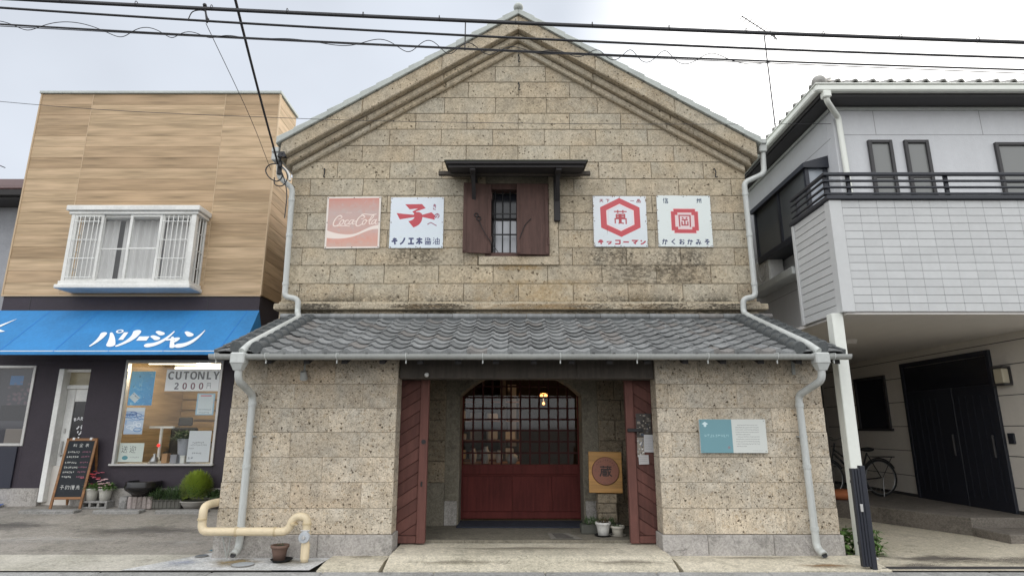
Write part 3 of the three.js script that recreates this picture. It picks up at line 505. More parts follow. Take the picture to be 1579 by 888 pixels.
{
  // ---- porch piers of coarser stone
  const H = 0.2975, Y0 = 0.262, L = 0.865;
  for (const [x0, x1, off] of [[-3.52, -1.45, -3.52 + 0.36], [1.82, 3.90, 2.42]]) {
    const pier = mesh('pier', bx(x0 + 0.03, x1 - 0.03, 0.05, 2.5, -0.27, -0.02, 0.004), M.mortar, house);
    for (let c = 0; c < 8; c++) {
      const y0 = Y0 + c * H, y1 = c === 7 ? 2.46 : y0 + H, o = off + (c % 2) * 0.43 + rr(-0.06, 0.06), top = 0.006 * (7 - c);
      let xs = [x0 - (x0 < 0 ? top : 0)]; for (let k = -1; k < 4; k++) { const x = o + k * L; if (x > x0 + 0.15 && x < x1 - 0.15) xs.push(x); } xs.push(x1 + (x0 > 0 ? top : 0));
      for (let i = 0; i + 1 < xs.length; i++) mesh('stone_block', bx(xs[i] + 0.0006, xs[i + 1] - 0.0006, y0 + 0.0015, y1 - 0.0015, -0.3, rr(-0.003, 0.002), rr(0.002, 0.005)), pick(M.tuffL), pier);
    }
    const ps = x0 < 0 ? [x0 - 0.05, -2.32, -1.425] : [1.795, 2.34, 3.13, x1 + 0.07];
    for (let i = 0; i + 1 < ps.length; i++) mesh('plinth_stone', bx(ps[i] + 0.002, ps[i + 1] - 0.002, -0.1, 0.258, -0.32, 0.028 + rr(-0.002, 0.002), 0.008), M.plinth, pier);
    // the return of the porch to the main wall
    const xo = x0 < 0 ? x0 : x1 - 0.3;
    for (let c = 0; c < 8; c++) for (let k = 0; k < 2; k++) if (k || c < 7) mesh('stone_block', bx(xo + 0.002, xo + 0.298, Y0 + c * H + 0.003, Y0 + (c + 1) * H - 0.003, k ? -1.58 : -0.9 + 0.003 + (c % 2) * 0.2, k ? -0.9 - 0.003 + (c % 2) * 0.2 : -0.302, 0.008), pick(M.tuffL), pier);
    mesh('plinth_stone', bx(xo - 0.02, xo + 0.32, -0.1, 0.26, -1.58, -0.322, 0.008), M.plinth, pier);
  }
  // ---- porch: lintels, floor, inner stone wall, door surround
  mesh('lintel', bx(-1.447, 0.98, 2.12, 2.42, -0.3, -0.06, 0.01), M.lintelWood, house);
  mesh('lintel', bx(0.83, 1.817, 2.115, 2.44, -0.31, -0.04, 0.01), M.lintelWood, house);
  mesh('soffit_board', bx(-1.447, 1.817, 2.40, 2.58, -0.28, -0.1, 0), M.darkWood, house);
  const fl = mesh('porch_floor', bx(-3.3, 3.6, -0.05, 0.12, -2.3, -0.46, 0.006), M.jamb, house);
  mesh('floor_patch', sheet([[0.5, -0.5], [0.92, -0.5], [0.75, -0.98], [0.48, -0.98]], 0.125), mat([0.36, 0.34, 0.30], 0.95, { map: CONC }), fl);
  mesh('floor_patch', sheet([[0.57, -0.55], [0.80, -0.55], [0.68, -0.92], [0.53, -0.92]], 0.13), mat([0.17, 0.155, 0.14], 0.95, { map: CONC }), fl);
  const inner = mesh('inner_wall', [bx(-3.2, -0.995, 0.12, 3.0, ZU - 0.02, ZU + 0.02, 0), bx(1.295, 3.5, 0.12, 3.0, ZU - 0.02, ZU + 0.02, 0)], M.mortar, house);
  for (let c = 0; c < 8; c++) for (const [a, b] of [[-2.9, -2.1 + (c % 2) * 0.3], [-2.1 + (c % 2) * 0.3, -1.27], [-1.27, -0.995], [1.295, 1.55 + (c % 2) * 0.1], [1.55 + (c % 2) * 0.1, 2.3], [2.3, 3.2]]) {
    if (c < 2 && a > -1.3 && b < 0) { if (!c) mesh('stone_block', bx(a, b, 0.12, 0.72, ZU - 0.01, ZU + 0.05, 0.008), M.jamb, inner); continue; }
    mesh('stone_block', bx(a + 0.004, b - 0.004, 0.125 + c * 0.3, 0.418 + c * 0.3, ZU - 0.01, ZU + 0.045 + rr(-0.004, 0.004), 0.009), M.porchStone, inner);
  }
  const s = new THREE.Shape([[-1.0, 0.12], [1.3, 0.12], [1.3, 3.0], [-1.0, 3.0]].map(([x, y]) => new THREE.Vector2(x, y))), h = new THREE.Path();
  h.moveTo(-0.8, 0.121); h.lineTo(-0.8, 2.0); h.quadraticCurveTo(-0.55, 2.24, -0.3, 2.32); h.lineTo(0.57, 2.32); h.quadraticCurveTo(0.83, 2.24, 1.07, 2.0); h.lineTo(1.07, 0.121); h.closePath(); s.holes.push(h);
  const sg = raw(new THREE.ExtrudeGeometry(s, { depth: 0.42, bevelEnabled: true, bevelSize: 0.012, bevelThickness: 0.012, bevelSegments: 2, curveSegments: 8 })).translate(0, 0, -2.06);
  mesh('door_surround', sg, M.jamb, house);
  mesh('door_base_stone', bx(-0.998, -0.81, 0.122, 0.46, -1.66, -1.585, 0.01), M.plinth, house);
  mesh('door_base_stone', bx(1.082, 1.298, 0.122, 0.46, -1.66, -1.585, 0.01), M.plinth, house);
}
{
  // ---- small fittings on the front
  const sp = mesh('spotlight', [rod([-2.62, 2.34, 0.06], [-2.62, 2.20, 0.08], 0.012, 8), raw(new THREE.CylinderGeometry(0.035, 0.05, 0.10, 16)).rotateX(0.5).translate(-2.62, 2.15, 0.09)], M.gutter, house);
  mesh('lens', raw(new THREE.SphereGeometry(0.036, 12, 8)).scale(1, 0.5, 1).translate(-2.62, 2.10, 0.065), M.white, sp);
  mesh('sensor', moved(raw(new THREE.SphereGeometry(0.03, 12, 8)), -1.09, 2.165, -0.03), M.white, house);
  mesh('cable_duct', bx(3.56, 3.60, 2.16, 2.36, 0.004, 0.03, 0.004), M.gutter, house);
}
{
  // ---- big diagonal-boarded doors, slid partly behind the piers
  for (const [x0, x1, sx0, sx1, dir] of [[-2.0, -1.205, -1.205, -1.09, 1], [1.60, 2.4, 1.485, 1.60, -1]]) {
    const d = group('sliding_door', house), z = -0.37;
    mesh('backing_board', bx(x0, x1, 0.10, 2.13, z - 0.05, z - 0.022, 0), M.redWoodB, d);
    for (let k = -10; k < 30; k++) {
      const c = k * 0.155; let p = [[x0, 0.19], [x1, 0.19], [x1, 2.12], [x0, 2.12]];
      const sl = 0.62 * dir; p = clip(p, -sl, 1, c + 0.147); p = clip(p, sl, -1, -c);
      if (p.length < 3) continue;
      let a = 0; p.forEach((q, i) => { const t = p[(i + 1) % p.length]; a += q[0] * t[1] - t[0] * q[1]; });
      if (Math.abs(a) < 0.004) continue;
      mesh('board', prism(p, z - 0.02, z + rr(-0.002, 0.002), 0.004), R() < 0.5 ? M.redWood : M.redWoodB, d);
    }
    mesh('stile', bx(sx0 + 0.002, sx1 - 0.002, 0.10, 2.135, z - 0.05, z + 0.035, 0.006), M.redWood, d);
    mesh('bottom_rail', bx(x0, x1, 0.10, 0.185, z - 0.05, z + 0.018, 0.005), M.redWood, d);
    if (dir > 0) { mesh('keyhole_plate', [moved(disc(0.03, 12), -1.145, 1.33, z + 0.038), bx(-1.165, -1.145, 0.78, 0.84, z + 0.03, z + 0.045, 0.003)], M.blackIron, d); }
    else mesh('latch', bx(1.50, 1.70, 1.455, 1.50, z + 0.03, z + 0.06, 0.006), M.blackIron, d);
  }
  // ---- lattice door
  const d = group('lattice_door', house), z = -2.10, x0 = -0.82, x1 = 1.09;
  mesh('frame', [bx(x0, x0 + 0.05, 0.14, 2.36, z - 0.05, z, 0.004), bx(x1 - 0.05, x1, 0.14, 2.36, z - 0.05, z, 0.004), bx(x0 + 0.05, x1 - 0.05, 2.30, 2.36, z - 0.05, z - 0.002, 0.004)], M.redDoor, d);
  mesh('rail', bx(x0 + 0.05, x1 - 0.05, 0.15, 0.25, z - 0.05, z, 0.005), M.redDoor, d);
  mesh('rail', bx(x0 + 0.05, x1 - 0.05, 0.80, 0.95, z - 0.05, z + 0.004, 0.005), M.redDoor, d);
  mesh('rail', bx(x0 + 0.05, x1 - 0.05, 0.775, 0.797, z - 0.05, z - 0.008, 0.003), M.redDoor, d);
  for (const [a, b] of [[x0 + 0.05, 0.0], [0.003, 0.62], [0.623, x1 - 0.05]]) mesh('panel', bx(a, b, 0.252, 0.773, z - 0.045, z - 0.018, 0.003), M.redDoor, d);
  const n = 12, px = (x1 - x0 - 0.1) / n;
  for (let i = 1; i < n; i++) mesh('lattice_bar', bx(x0 + 0.05 + i * px - 0.014, x0 + 0.05 + i * px + 0.014, 0.95, 2.30, z - 0.035, z - 0.007, 0.003), M.latticeWood, d);
  for (let j = 1; j < 8; j++) mesh('lattice_bar', bx(x0 + 0.05, x1 - 0.05, 0.95 + j * 0.1725 - 0.013, 0.95 + j * 0.1725 + 0.013, z - 0.033, z - 0.009, 0.003), M.latticeWood, d);
  mesh('pane', quad(x0 + 0.05, x1 - 0.05, 0.95, 2.30, z - 0.042), M.glass, d);
  // ---- the room behind the lattice
  const room = group('interior', house), im = mat([0.11, 0.085, 0.065], 0.9, { map: GRIME });
  mesh('floor', bx(-3.3, 3.5, 0.0, 0.14, -8.5, -2.31, 0), im, room);
  mesh('ceiling', bx(-3.3, 3.5, 3.0, 3.1, -8.5, -1.9, 0), im, room);
  mesh('wall', [bx(-3.3, 3.5, 0.14, 3.0, -8.6, -8.5, 0), bx(-3.3, -1.0, 0.14, 3.0, -2.1, -1.92, 0), bx(1.3, 3.5, 0.14, 3.0, -2.1, -1.92, 0), bx(-3.348, -3.25, 0.14, 3.0, -8.5, -2.1, 0), bx(3.45, 3.568, 0.14, 3.0, -8.5, -2.1, 0)], im, room);
  mesh('post', [bx(-0.25, -0.13, 0.14, 3.0, -5.0, -4.88, 0.006), bx(1.55, 1.67, 0.14, 3.0, -5.0, -4.88, 0.006)], M.darkWood, room);
}
{
  // ---- porch roof of S-shaped clay tiles, each its own piece
  const roof = group('porch_roof', house);
  const yT = 3.14, zT = -1.47, yE = 2.405, zE = 0.43, len = Math.hypot(yT - yE, zE - zT), ang = Math.atan2(yT - yE, zE - zT), rows = 9, pitch = 0.25, ex = len / rows;
  const at = (t) => [lerp(yE, yT, t), lerp(zE, zT, t)];
  mesh('deck', faces([[[-3.58, yE - 0.05, zE - 0.03], [4.03, yE - 0.05, zE - 0.03], [4.03, yT - 0.05, zT], [-3.58, yT - 0.05, zT]], [[-3.58, yE - 0.09, zE - 0.03], [4.03, yE - 0.09, zE - 0.03], [4.03, yT - 0.09, zT], [-3.58, yT - 0.09, zT]], [[-3.58, yE - 0.05, zE - 0.03], [4.03, yE - 0.05, zE - 0.03], [4.03, yE - 0.09, zE - 0.03], [-3.58, yE - 0.09, zE - 0.03]], [[-3.58, yE - 0.05, zE - 0.03], [-3.58, yT - 0.05, zT], [-3.58, yT - 0.09, zT], [-3.58, yE - 0.09, zE - 0.03]], [[4.03, yE - 0.05, zE - 0.03], [4.03, yT - 0.05, zT], [4.03, yT - 0.09, zT], [4.03, yE - 0.09, zE - 0.03]]], [0, (yE + yT) / 2 - 0.07, -0.5]), M.darkWood, roof);
  for (let i = 0; i < 17; i++) { const x = -3.45 + i * 0.46, b = at(0.02); mesh('rafter', faces([[[x, b[0] - 0.09, b[1]], [x + 0.07, b[0] - 0.09, b[1]], [x + 0.07, yT - 0.1, zT], [x, yT - 0.1, zT]], [[x, b[0] - 0.16, b[1]], [x + 0.07, b[0] - 0.16, b[1]], [x + 0.07, yT - 0.17, zT], [x, yT - 0.17, zT]], [[x, b[0] - 0.09, b[1]], [x + 0.07, b[0] - 0.09, b[1]], [x + 0.07, b[0] - 0.16, b[1]], [x, b[0] - 0.16, b[1]]], [[x, b[0] - 0.09, b[1]], [x, yT - 0.1, zT], [x, yT - 0.17, zT], [x, b[0] - 0.16, b[1]]], [[x + 0.07, b[0] - 0.09, b[1]], [x + 0.07, yT - 0.1, zT], [x + 0.07, yT - 0.17, zT], [x + 0.07, b[0] - 0.16, b[1]]]], [x + 0.035, (b[0] + yT) / 2 - 0.13, (b[1] + zT) / 2]), M.darkWood, roof); }
  const stile = (w, l, seed, flat = 0, drop = 0.006) => {                 // origin at the middle of the lower edge, running up the slope to -z
    const r = rng(seed), n = 10, th = 0.015, P = [], U = [], I = [], prof = (u) => (flat ? 0.012 * Math.sin(Math.PI * u) : u < 0.3 ? 0.032 * Math.sin((Math.PI * (u / 0.3 + 0.15)) / 1.3) : 0.008 - 0.021 * Math.sin((Math.PI * (u - 0.3)) / 0.7) + 0.006 * (u - 0.3)) ;
    const ou = r() * 9, ov = r() * 9, vert = (x, y, z) => { P.push(x, y, z); U.push(x + ou, z + y + ov); return P.length / 3 - 1; };
    const strip = (f) => { const a = []; for (let i = 0; i <= n; i++) a.push(f(i / n)); return a; };
    const X = (u) => (u - 0.5) * w;
    const lipT = strip((u) => vert(X(u), prof(u) + th - 0.005, 0)), lipT2 = strip((u) => vert(X(u), prof(u) + th, -0.008)), up = strip((u) => vert(X(u), prof(u) + th, -l)), lipB = strip((u) => vert(X(u), prof(u) - drop, 0)), dn = strip((u) => vert(X(u), prof(u), -l));
    const join = (a, b) => { for (let i = 0; i < n; i++) I.push(a[i], a[i + 1], b[i + 1], a[i], b[i + 1], b[i]); };
    const lf = strip((u) => vert(X(u), prof(u) + th - 0.005, 0)), lb = strip((u) => vert(X(u), prof(u) - drop, 0));
    join(lipT, lipT2); join(lipT2, up); join(lb, lf); join(dn, lipB);
    for (const k of [0, n]) { const q = [lipB[k], lipT[k], up[k], dn[k]].map((o) => vert(P[o * 3], P[o * 3 + 1], P[o * 3 + 2])); if (k) I.push(q[0], q[2], q[1], q[0], q[3], q[2]); else I.push(q[0], q[1], q[2], q[0], q[2], q[3]); }
    const g = new THREE.BufferGeometry(); g.setAttribute('position', new THREE.Float32BufferAttribute(P, 3)); g.setAttribute('uv', new THREE.Float32BufferAttribute(U, 2)); g.setIndex(I); g.computeVertexNormals();
    return g;
  };
  const shapes = Array.from({ length: 6 }, (_, i) => stile(pitch - 0.002, ex + 0.05, 40 + i)), side = stile(0.215, ex + 0.05, 70, 1), eave = stile(pitch - 0.002, ex + 0.05, 75, 0, 0.05);
  const put = (name, g, m, x, t, o = {}) => { const k = mesh(name, g, m, roof), [y, z] = at(t); k.position.set(x, y + (o.up ?? 0) + rr(-0.003, 0.003), z + rr(-0.004, 0.004)); k.rotation.set(ang - 0.135 + rr(-0.012, 0.012), rr(-0.012, 0.012), rr(-0.012, 0.012) + (o.roll ?? 0)); return k; };
  const x0 = -3.05, cols = 26, pw = (3.45 - x0) / cols;
  for (let c = 0; c < cols; c++) for (let r = 0; r < rows; r++) { const k = put('roof_tile', r ? shapes[(c * 5 + r * 3 + Math.floor(R() * 3)) % 6] : eave, pick(M.tiles), x0 + (c + 0.5) * pw, r / rows); k.scale.x = pw / pitch; }
  for (let r = 0; r < rows; r++) { put('roof_tile', side, pick(M.tiles), -3.475, r / rows, { roll: 0.0 }); put('roof_tile', side, pick(M.tiles), 3.905, r / rows, { roll: 0.0 }); }
  for (const x of [-3.22, 3.63]) for (let r = 0; r < rows; r++) { const k = put('roof_tile', side, pick(M.tiles), x, r / rows, { up: -0.005 }); k.scale.x = 1.15; }
  // round ridge tiles down the slope either side of the rain pipes
  const half = (r, l) => { const g = new THREE.CylinderGeometry(r, r * 0.93, l, 14, 1, false, -Math.PI / 2 - 0.25, Math.PI + 0.5); g.rotateX(-Math.PI / 2).rotateZ(Math.PI); return raw(g); };
  const rg = raw(new THREE.CylinderGeometry(0.072, 0.066, ex + 0.03, 16)).rotateX(Math.PI / 2).translate(0, 0, -ex / 2);
  const rb = raw(new THREE.TorusGeometry(0.069, 0.009, 8, 18)).translate(0, 0, -0.02);
  for (const x of [-3.10, -3.345, 3.49, 3.765]) for (let r = 0; r < rows; r++) { const k = put('ridge_tile', [rg, rb].map((g) => g.clone()), M.ridgeTile, x, r / rows, { up: 0.05 }); k.rotation.z = rr(-0.3, 0.3); if (!r) mesh('end_cap', moved(disc(0.074, 18), 0, 0, 0.012), M.ridgeTile, k); }
  // verge stones at the two ends
  for (const x of [-3.592, 4.028]) for (let r = 0; r < rows; r++) { const [y, z] = at(r / rows), k = mesh('verge_tile', bx(-0.022, 0.022, -0.07, 0.028, -ex - 0.03, 0.0, 0.006), M.ridgeTile, roof); k.position.set(x, y, z); k.rotation.x = ang - 0.05; }
  // low ridge against the wall
  for (let i = 0; i < 20; i++) { const a = -3.58 + i * 0.3805; mesh('ridge_tile', rod([a, yT + 0.045, zT + 0.015], [a + 0.374, yT + 0.045, zT + 0.015], 0.046, 14, 0.041), pick(M.tiles), roof); }
  mesh('ridge_bed', bx(-3.57, 4.02, yT - 0.06, yT + 0.02, ZU + 0.03, zT + 0.03, 0.006), M.ridgeTile, roof);
  // ---- gutter, hangers, hoppers and rain pipes
  const gu = group('gutter', house), gy = 2.352, gz = 0.482, gr = 0.052, arc = [], gx0 = -3.625, gx1 = 4.06;
  for (let i = 0; i <= 10; i++) { const t = Math.PI * (1 + i / 10); arc.push([Math.cos(t) * gr, Math.sin(t) * gr]); }
  {
    const sh = new THREE.Shape([...arc.map(([a, b]) => new THREE.Vector2(a, b)), new THREE.Vector2(gr + 0.004, 0.012), new THREE.Vector2(gr - 0.008, 0.012), ...[...arc].reverse().map(([a, b]) => new THREE.Vector2(a * 0.92, b * 0.92)), new THREE.Vector2(-gr, 0.012)]);
    const g = raw(new THREE.ExtrudeGeometry(sh, { depth: gx1 - gx0, bevelEnabled: false })).rotateY(Math.PI / 2).translate(gx0, gy, gz);
    mesh('trough', g, M.gutter, gu);
    for (const x of [gx0, gx1]) mesh('end_cap', raw(new THREE.CircleGeometry(gr, 16, Math.PI, Math.PI)).rotateY(x < 0 ? -Math.PI / 2 : Math.PI / 2).translate(x, gy, gz), M.gutter, gu);
  }
  for (const x of [-3.55, -2.95, -2.1, -1.27, -0.35, 0.58, 1.5, 2.35, 3.18, 3.86]) mesh('hanger', [tube([[x, gy + 0.02, gz + gr + 0.004], [x, gy - 0.03, gz + gr * 0.9], [x, gy - gr - 0.006, gz], [x, gy - 0.07, gz - 0.03]], 0.006, 6), rod([x, gy - gr, gz], [x, gy - gr - 0.045, gz], 0.008, 6), rod([x, gy + 0.02, gz + gr], [x, gy + 0.03, gz - 0.06], 0.005, 5)], M.pipe, gu);
  const hopper = (x) => mesh('hopper', [bx(x - 0.085, x + 0.085, gy - 0.105, gy + 0.03, gz - 0.075, gz + 0.078, 0.014), faces([[[x - 0.075, gy - 0.10, gz - 0.065], [x + 0.075, gy - 0.10, gz - 0.065], [x + 0.045, gy - 0.18, gz - 0.04], [x - 0.045, gy - 0.18, gz - 0.04]], [[x - 0.075, gy - 0.10, gz + 0.07], [x + 0.075, gy - 0.10, gz + 0.07], [x + 0.045, gy - 0.18, gz + 0.04], [x - 0.045, gy - 0.18, gz + 0.04]], [[x - 0.075, gy - 0.10, gz - 0.065], [x - 0.075, gy - 0.10, gz + 0.07], [x - 0.045, gy - 0.18, gz + 0.04], [x - 0.045, gy - 0.18, gz - 0.04]], [[x + 0.075, gy - 0.10, gz - 0.065], [x + 0.075, gy - 0.10, gz + 0.07], [x + 0.045, gy - 0.18, gz + 0.04], [x + 0.045, gy - 0.18, gz - 0.04]]], [x, gy - 0.14, gz])], M.pipe, house);
  hopper(-3.27); hopper(3.70);
  const rp = 0.044;
  const pipeThing = (pts, collars, open) => {
    const p = mesh('downpipe', pipeRun(pts, rp), M.pipe, house);
    for (const [x, y, z] of collars) mesh('collar', raw(new THREE.CylinderGeometry(rp + 0.006, rp + 0.006, 0.05, 16)).translate(x, y, z), M.pipe, p);
    if (open) { mesh('pipe_mouth', raw(new THREE.TorusGeometry(rp * 0.86, rp * 0.16, 6, 18)).rotateX(0.5).translate(...open), M.pipe, p); mesh('pipe_bore', raw(new THREE.CircleGeometry(rp * 0.8, 16)).rotateX(-0.6).translate(open[0], open[1], open[2] + 0.006), M.blackIron, p); }
    return p;
  };
  pipeThing([[-3.27, gy - 0.12, gz], [-3.27, 2.06, gz - 0.02], [-3.235, 1.90, 0.085], [-3.225, 0.13, 0.085], [-3.235, 0.075, 0.19]], [[-3.232, 1.80, 0.085], [-3.23, 1.05, 0.085], [-3.226, 0.34, 0.085]], [-3.2355, 0.073, 0.194]);
  pipeThing([[3.70, gy - 0.12, gz], [3.70, 2.06, gz - 0.02], [3.575, 1.90, 0.085], [3.60, 0.13, 0.085], [3.625, 0.075, 0.19]], [[3.577, 1.78, 0.085], [3.588, 1.05, 0.085], [3.597, 0.34, 0.085]], [3.6255, 0.073, 0.194]);
  for (const [x, y] of [[-3.225, 1.4], [3.585, 1.4]]) mesh('pipe_clip', bx(x - 0.055, x + 0.055, y - 0.012, y + 0.012, 0.0, 0.09, 0.003), M.gutter, house);
  const zU = ZU + 0.15;
  const sl = (x, t) => { const [y, z] = at(t); return [x, y + 0.075, z]; };
  pipeThing([[-3.84, 5.86, zU], [-3.81, 5.50, zU], [-3.575, 5.30, zU], [-3.545, 3.50, zU], [-3.33, 3.46, zU], [-3.325, 3.24, zU], sl(-3.22, 0.88), sl(-3.215, 0.04), [-3.25, 2.40, gz + 0.0]], [[-3.572, 5.1, zU], [-3.56, 4.5, zU], [-3.55, 3.7, zU]]);
  pipeThing([[4.15, 6.02, zU], [4.13, 5.56, zU], [3.79, 5.40, zU], [3.80, 3.50, zU], [3.60, 3.46, zU], [3.59, 3.24, zU], sl(3.63, 0.88), sl(3.63, 0.04), [3.69, 2.40, gz + 0.0]], [[3.79, 5.2, zU], [3.793, 4.5, zU], [3.797, 3.7, zU]]);
  // eaves gutters of the long walls, seen end on
  for (const [x, y] of [[-3.88, 5.90], [4.13, 6.05]]) mesh('eaves_gutter', [bx(x - 0.06, x + 0.06, y, y + 0.09, -13, ZU + 0.25, 0.012), bx(x - 0.065, x + 0.065, y - 0.13, y + 0.1, zU - 0.07, zU + 0.07, 0.015)], M.pipe, house);
}

// ================================================================ enamel signs, plaque, notices, sign board and what stands in the porch
function enamelSign(name, label, x0, y0, size, draw, skew = 0, hgt = size) {
  const t = thing(name, label, 'sign', [x0 + size / 2, y0 + hgt / 2, ZU + 0.012], 0, 'enamel advertising signs on the stone wall');
  t.rotation.z = skew;
  const m = canvasMat(640, 640, draw, 0.22, { clearcoat: 0.35, clearcoatRoughness: 0.15 });
  const g = new THREE.BoxGeometry(size, hgt, 0.012);
  mesh('back_plate', bx(-size / 2, size / 2, -hgt / 2, hgt / 2, -0.004, 0.008, 0.004), mat([0.50, 0.48, 0.45], 0.5), t);
  mesh('face', quad(-size / 2 + 0.004, size / 2 - 0.004, -hgt / 2 + 0.004, hgt / 2 - 0.004, 0.0105), m, t);
  for (const [x, y] of [[-1, 1], [1, 1], [-1, -1], [1, -1], [0, 1], [0, -1], [-1, 0], [1, 0]]) mesh('nail', moved(raw(new THREE.SphereGeometry(0.008, 8, 6)), x * (size / 2 - 0.022), y * (hgt / 2 - 0.022), 0.011), M.rust, t);
  return t;
}
const whiteEnamel = (c, w, h, seed, a = '#d9dee3', b = '#cfd6da') => {
  const g = c.createLinearGradient(0, 0, w * 0.3, h); g.addColorStop(0, a); g.addColorStop(1, b); c.fillStyle = g; c.fillRect(0, 0, w, h);
  wear(c, w, h, seed, 90, '#b9b8a8', 14);
  const r = rng(seed + 1); c.fillStyle = '#5a3a26';
  for (let i = 0; i < 34; i++) { const e = Math.floor(r() * 4), p = r(), s = 2 + 8 * r() * r(); c.globalAlpha = 0.75; c.beginPath(); c.ellipse(e === 0 ? 3 : e === 1 ? w - 3 : p * w, e === 2 ? 3 : e === 3 ? h - 3 : p * h, s, s * (0.6 + r()), 0, 0, 7); c.fill(); }
  c.globalAlpha = 1;
};
enamelSign('enamel_sign', 'sun-faded red sign with white script lettering and a white wave', -3.035, 4.32, 0.89, (c, w, h) => {
  c.fillStyle = '#c9a29a'; c.fillRect(0, 0, w, h);
  let g = c.createLinearGradient(0, 0, 0, h); g.addColorStop(0, '#c4705f'); g.addColorStop(0.08, '#c08a7d'); g.addColorStop(0.3, '#bba099'); g.addColorStop(0.62, '#c2a097'); g.addColorStop(0.84, '#cc9686'); g.addColorStop(1, '#c3a092');
  c.fillStyle = g; c.fillRect(0, 0, w, h);
  wear(c, w, h, 3, 90, '#c68a7a', 50); wear(c, w, h, 4, 120, '#b7a8a2', 50);
  c.fillStyle = '#e4d6cd';                                  // the wave
  c.beginPath(); c.moveTo(0, h * 0.64); c.bezierCurveTo(w * 0.2, h * 0.73, w * 0.42, h * 0.755, w * 0.55, h * 0.72); c.bezierCurveTo(w * 0.72, h * 0.66, w * 0.82, h * 0.56, w, h * 0.555); c.lineTo(w, h * 0.635); c.bezierCurveTo(w * 0.82, h * 0.62, w * 0.72, h * 0.70, w * 0.56, h * 0.76); c.bezierCurveTo(w * 0.40, h * 0.82, w * 0.16, h * 0.83, 0, h * 0.79); c.closePath(); c.fill();
  c.strokeStyle = '#e6d5cb'; c.lineCap = 'round'; c.lineJoin = 'round';
  c.save(); c.translate(w * 0.10, h * 0.34); c.scale(w * 0.0082, h * 0.0074); c.transform(1, 0, -0.22, 1, 8, 0);
  const S = (wd, ...p) => { c.lineWidth = wd; c.beginPath(); c.moveTo(p[0], p[1]); for (let i = 2; i < p.length; i += 6) c.bezierCurveTo(...p.slice(i, i + 6)); c.stroke(); };
  S(2.4, 15, 6, 12, -1, 3, 7, 2, 20, 1, 32, 8, 35, 15, 27); S(1.5, 15, 6, 19, 4, 17, 14, 11, 13); S(1.8, 4, 30, 16, 33, 28, 29, 40, 32);          // C with its long tail
  S(2, 21, 15, 16, 15, 14, 27, 19, 28, 24, 27, 26, 15, 21, 15); S(1.3, 21, 16, 25, 20, 27, 18, 29, 16);                                            // o
  S(2, 34, 17, 30, 13, 26, 20, 28, 26, 30, 30, 34, 27, 36, 24);                                                                                  // c
  S(2, 45, 17, 40, 13, 36, 19, 37, 25, 39, 30, 44, 25, 46, 15); S(1.7, 46, 15, 44, 24, 45, 30, 50, 25); S(2, 48, 20, 50, 19, 52, 19, 53, 19);       // a -
  S(2.4, 66, 6, 63, -1, 54, 7, 53, 20, 52, 32, 59, 35, 66, 27); S(1.5, 66, 6, 70, 3, 69, 14, 62, 13); S(2, 60, 2, 66, -3, 78, 5, 92, 1);            // C and its ribbon
  S(2, 72, 15, 67, 15, 65, 27, 70, 28, 75, 27, 77, 15, 72, 15); S(1.3, 72, 16, 77, 20, 79, 18, 81, 14);                                            // o
  S(1.9, 81, 20, 88, 12, 90, 2, 86, 3, 82, 5, 79, 28, 86, 27); S(2, 96, 17, 91, 13, 87, 19, 88, 25, 90, 30, 95, 25, 97, 15); S(1.7, 97, 15, 95, 24, 96, 30, 101, 25);   // l a
  c.restore();
  c.fillStyle = '#d4bcb2'; c.font = 'italic ' + Math.round(h * 0.035) + 'px serif'; c.fillText('Drink', w * 0.37, h * 0.325);
  c.strokeStyle = '#ddd3ca'; c.lineWidth = w * 0.035; c.lineJoin = 'miter'; c.strokeRect(w * 0.014, h * 0.012, w * 0.972, h * 0.976);
}, 0.012);
enamelSign('enamel_sign', 'white square sign with one big red character and dark blue lettering', -1.99, 4.325, 0.875, (c, w, h) => {
  whiteEnamel(c, w, h, 12, '#d6dde6', '#cfd9e0');
  c.fillStyle = '#b5283a';
  const P = (a) => { c.beginPath(); a.forEach((p, i) => { const q = p.map((v, k) => v * (k % 2 ? h : w)); if (!i) c.moveTo(q[0], q[1]); else if (q.length === 2) c.lineTo(q[0], q[1]); else c.quadraticCurveTo(...q); }); c.closePath(); c.fill(); };
  P([[0.27, 0.14], [0.59, 0.135], [0.66, 0.22], [0.475, 0.285], [0.50, 0.32], [0.45, 0.33], [0.41, 0.285], [0.515, 0.225], [0.36, 0.24]]);
  P([[0.115, 0.315], [0.44, 0.35], [0.455, 0.29, 0.52, 0.295], [0.58, 0.30, 0.60, 0.35], [0.77, 0.30], [0.835, 0.36], [0.835, 0.45], [0.605, 0.395], [0.60, 0.55, 0.44, 0.60], [0.34, 0.475], [0.44, 0.46, 0.455, 0.395], [0.18, 0.44]]);
  c.strokeStyle = '#8a4c62'; rowOf(c, 'き', w * 0.78, h * 0.125, w * 0.1, h * 0.135, 0, w * 0.017); rowOf(c, 'の', w * 0.82, h * 0.31, w * 0.115, h * 0.12, 0, w * 0.018); rowOf(c, 'へ', w * 0.685, h * 0.47, w * 0.2, h * 0.13, 0, w * 0.017);
  c.strokeStyle = '#27305f'; [...'キノエネ'].forEach((ch, i) => glyph(c, ch, w * (0.03 + i * 0.155), h * 0.79, w * 0.135, h * 0.15, w * 0.032)); [...'醤油'].forEach((ch, i) => glyph(c, ch, w * (0.655 + i * 0.155), h * 0.79, w * 0.135, h * 0.15, w * 0.0135));
}, 0.003);
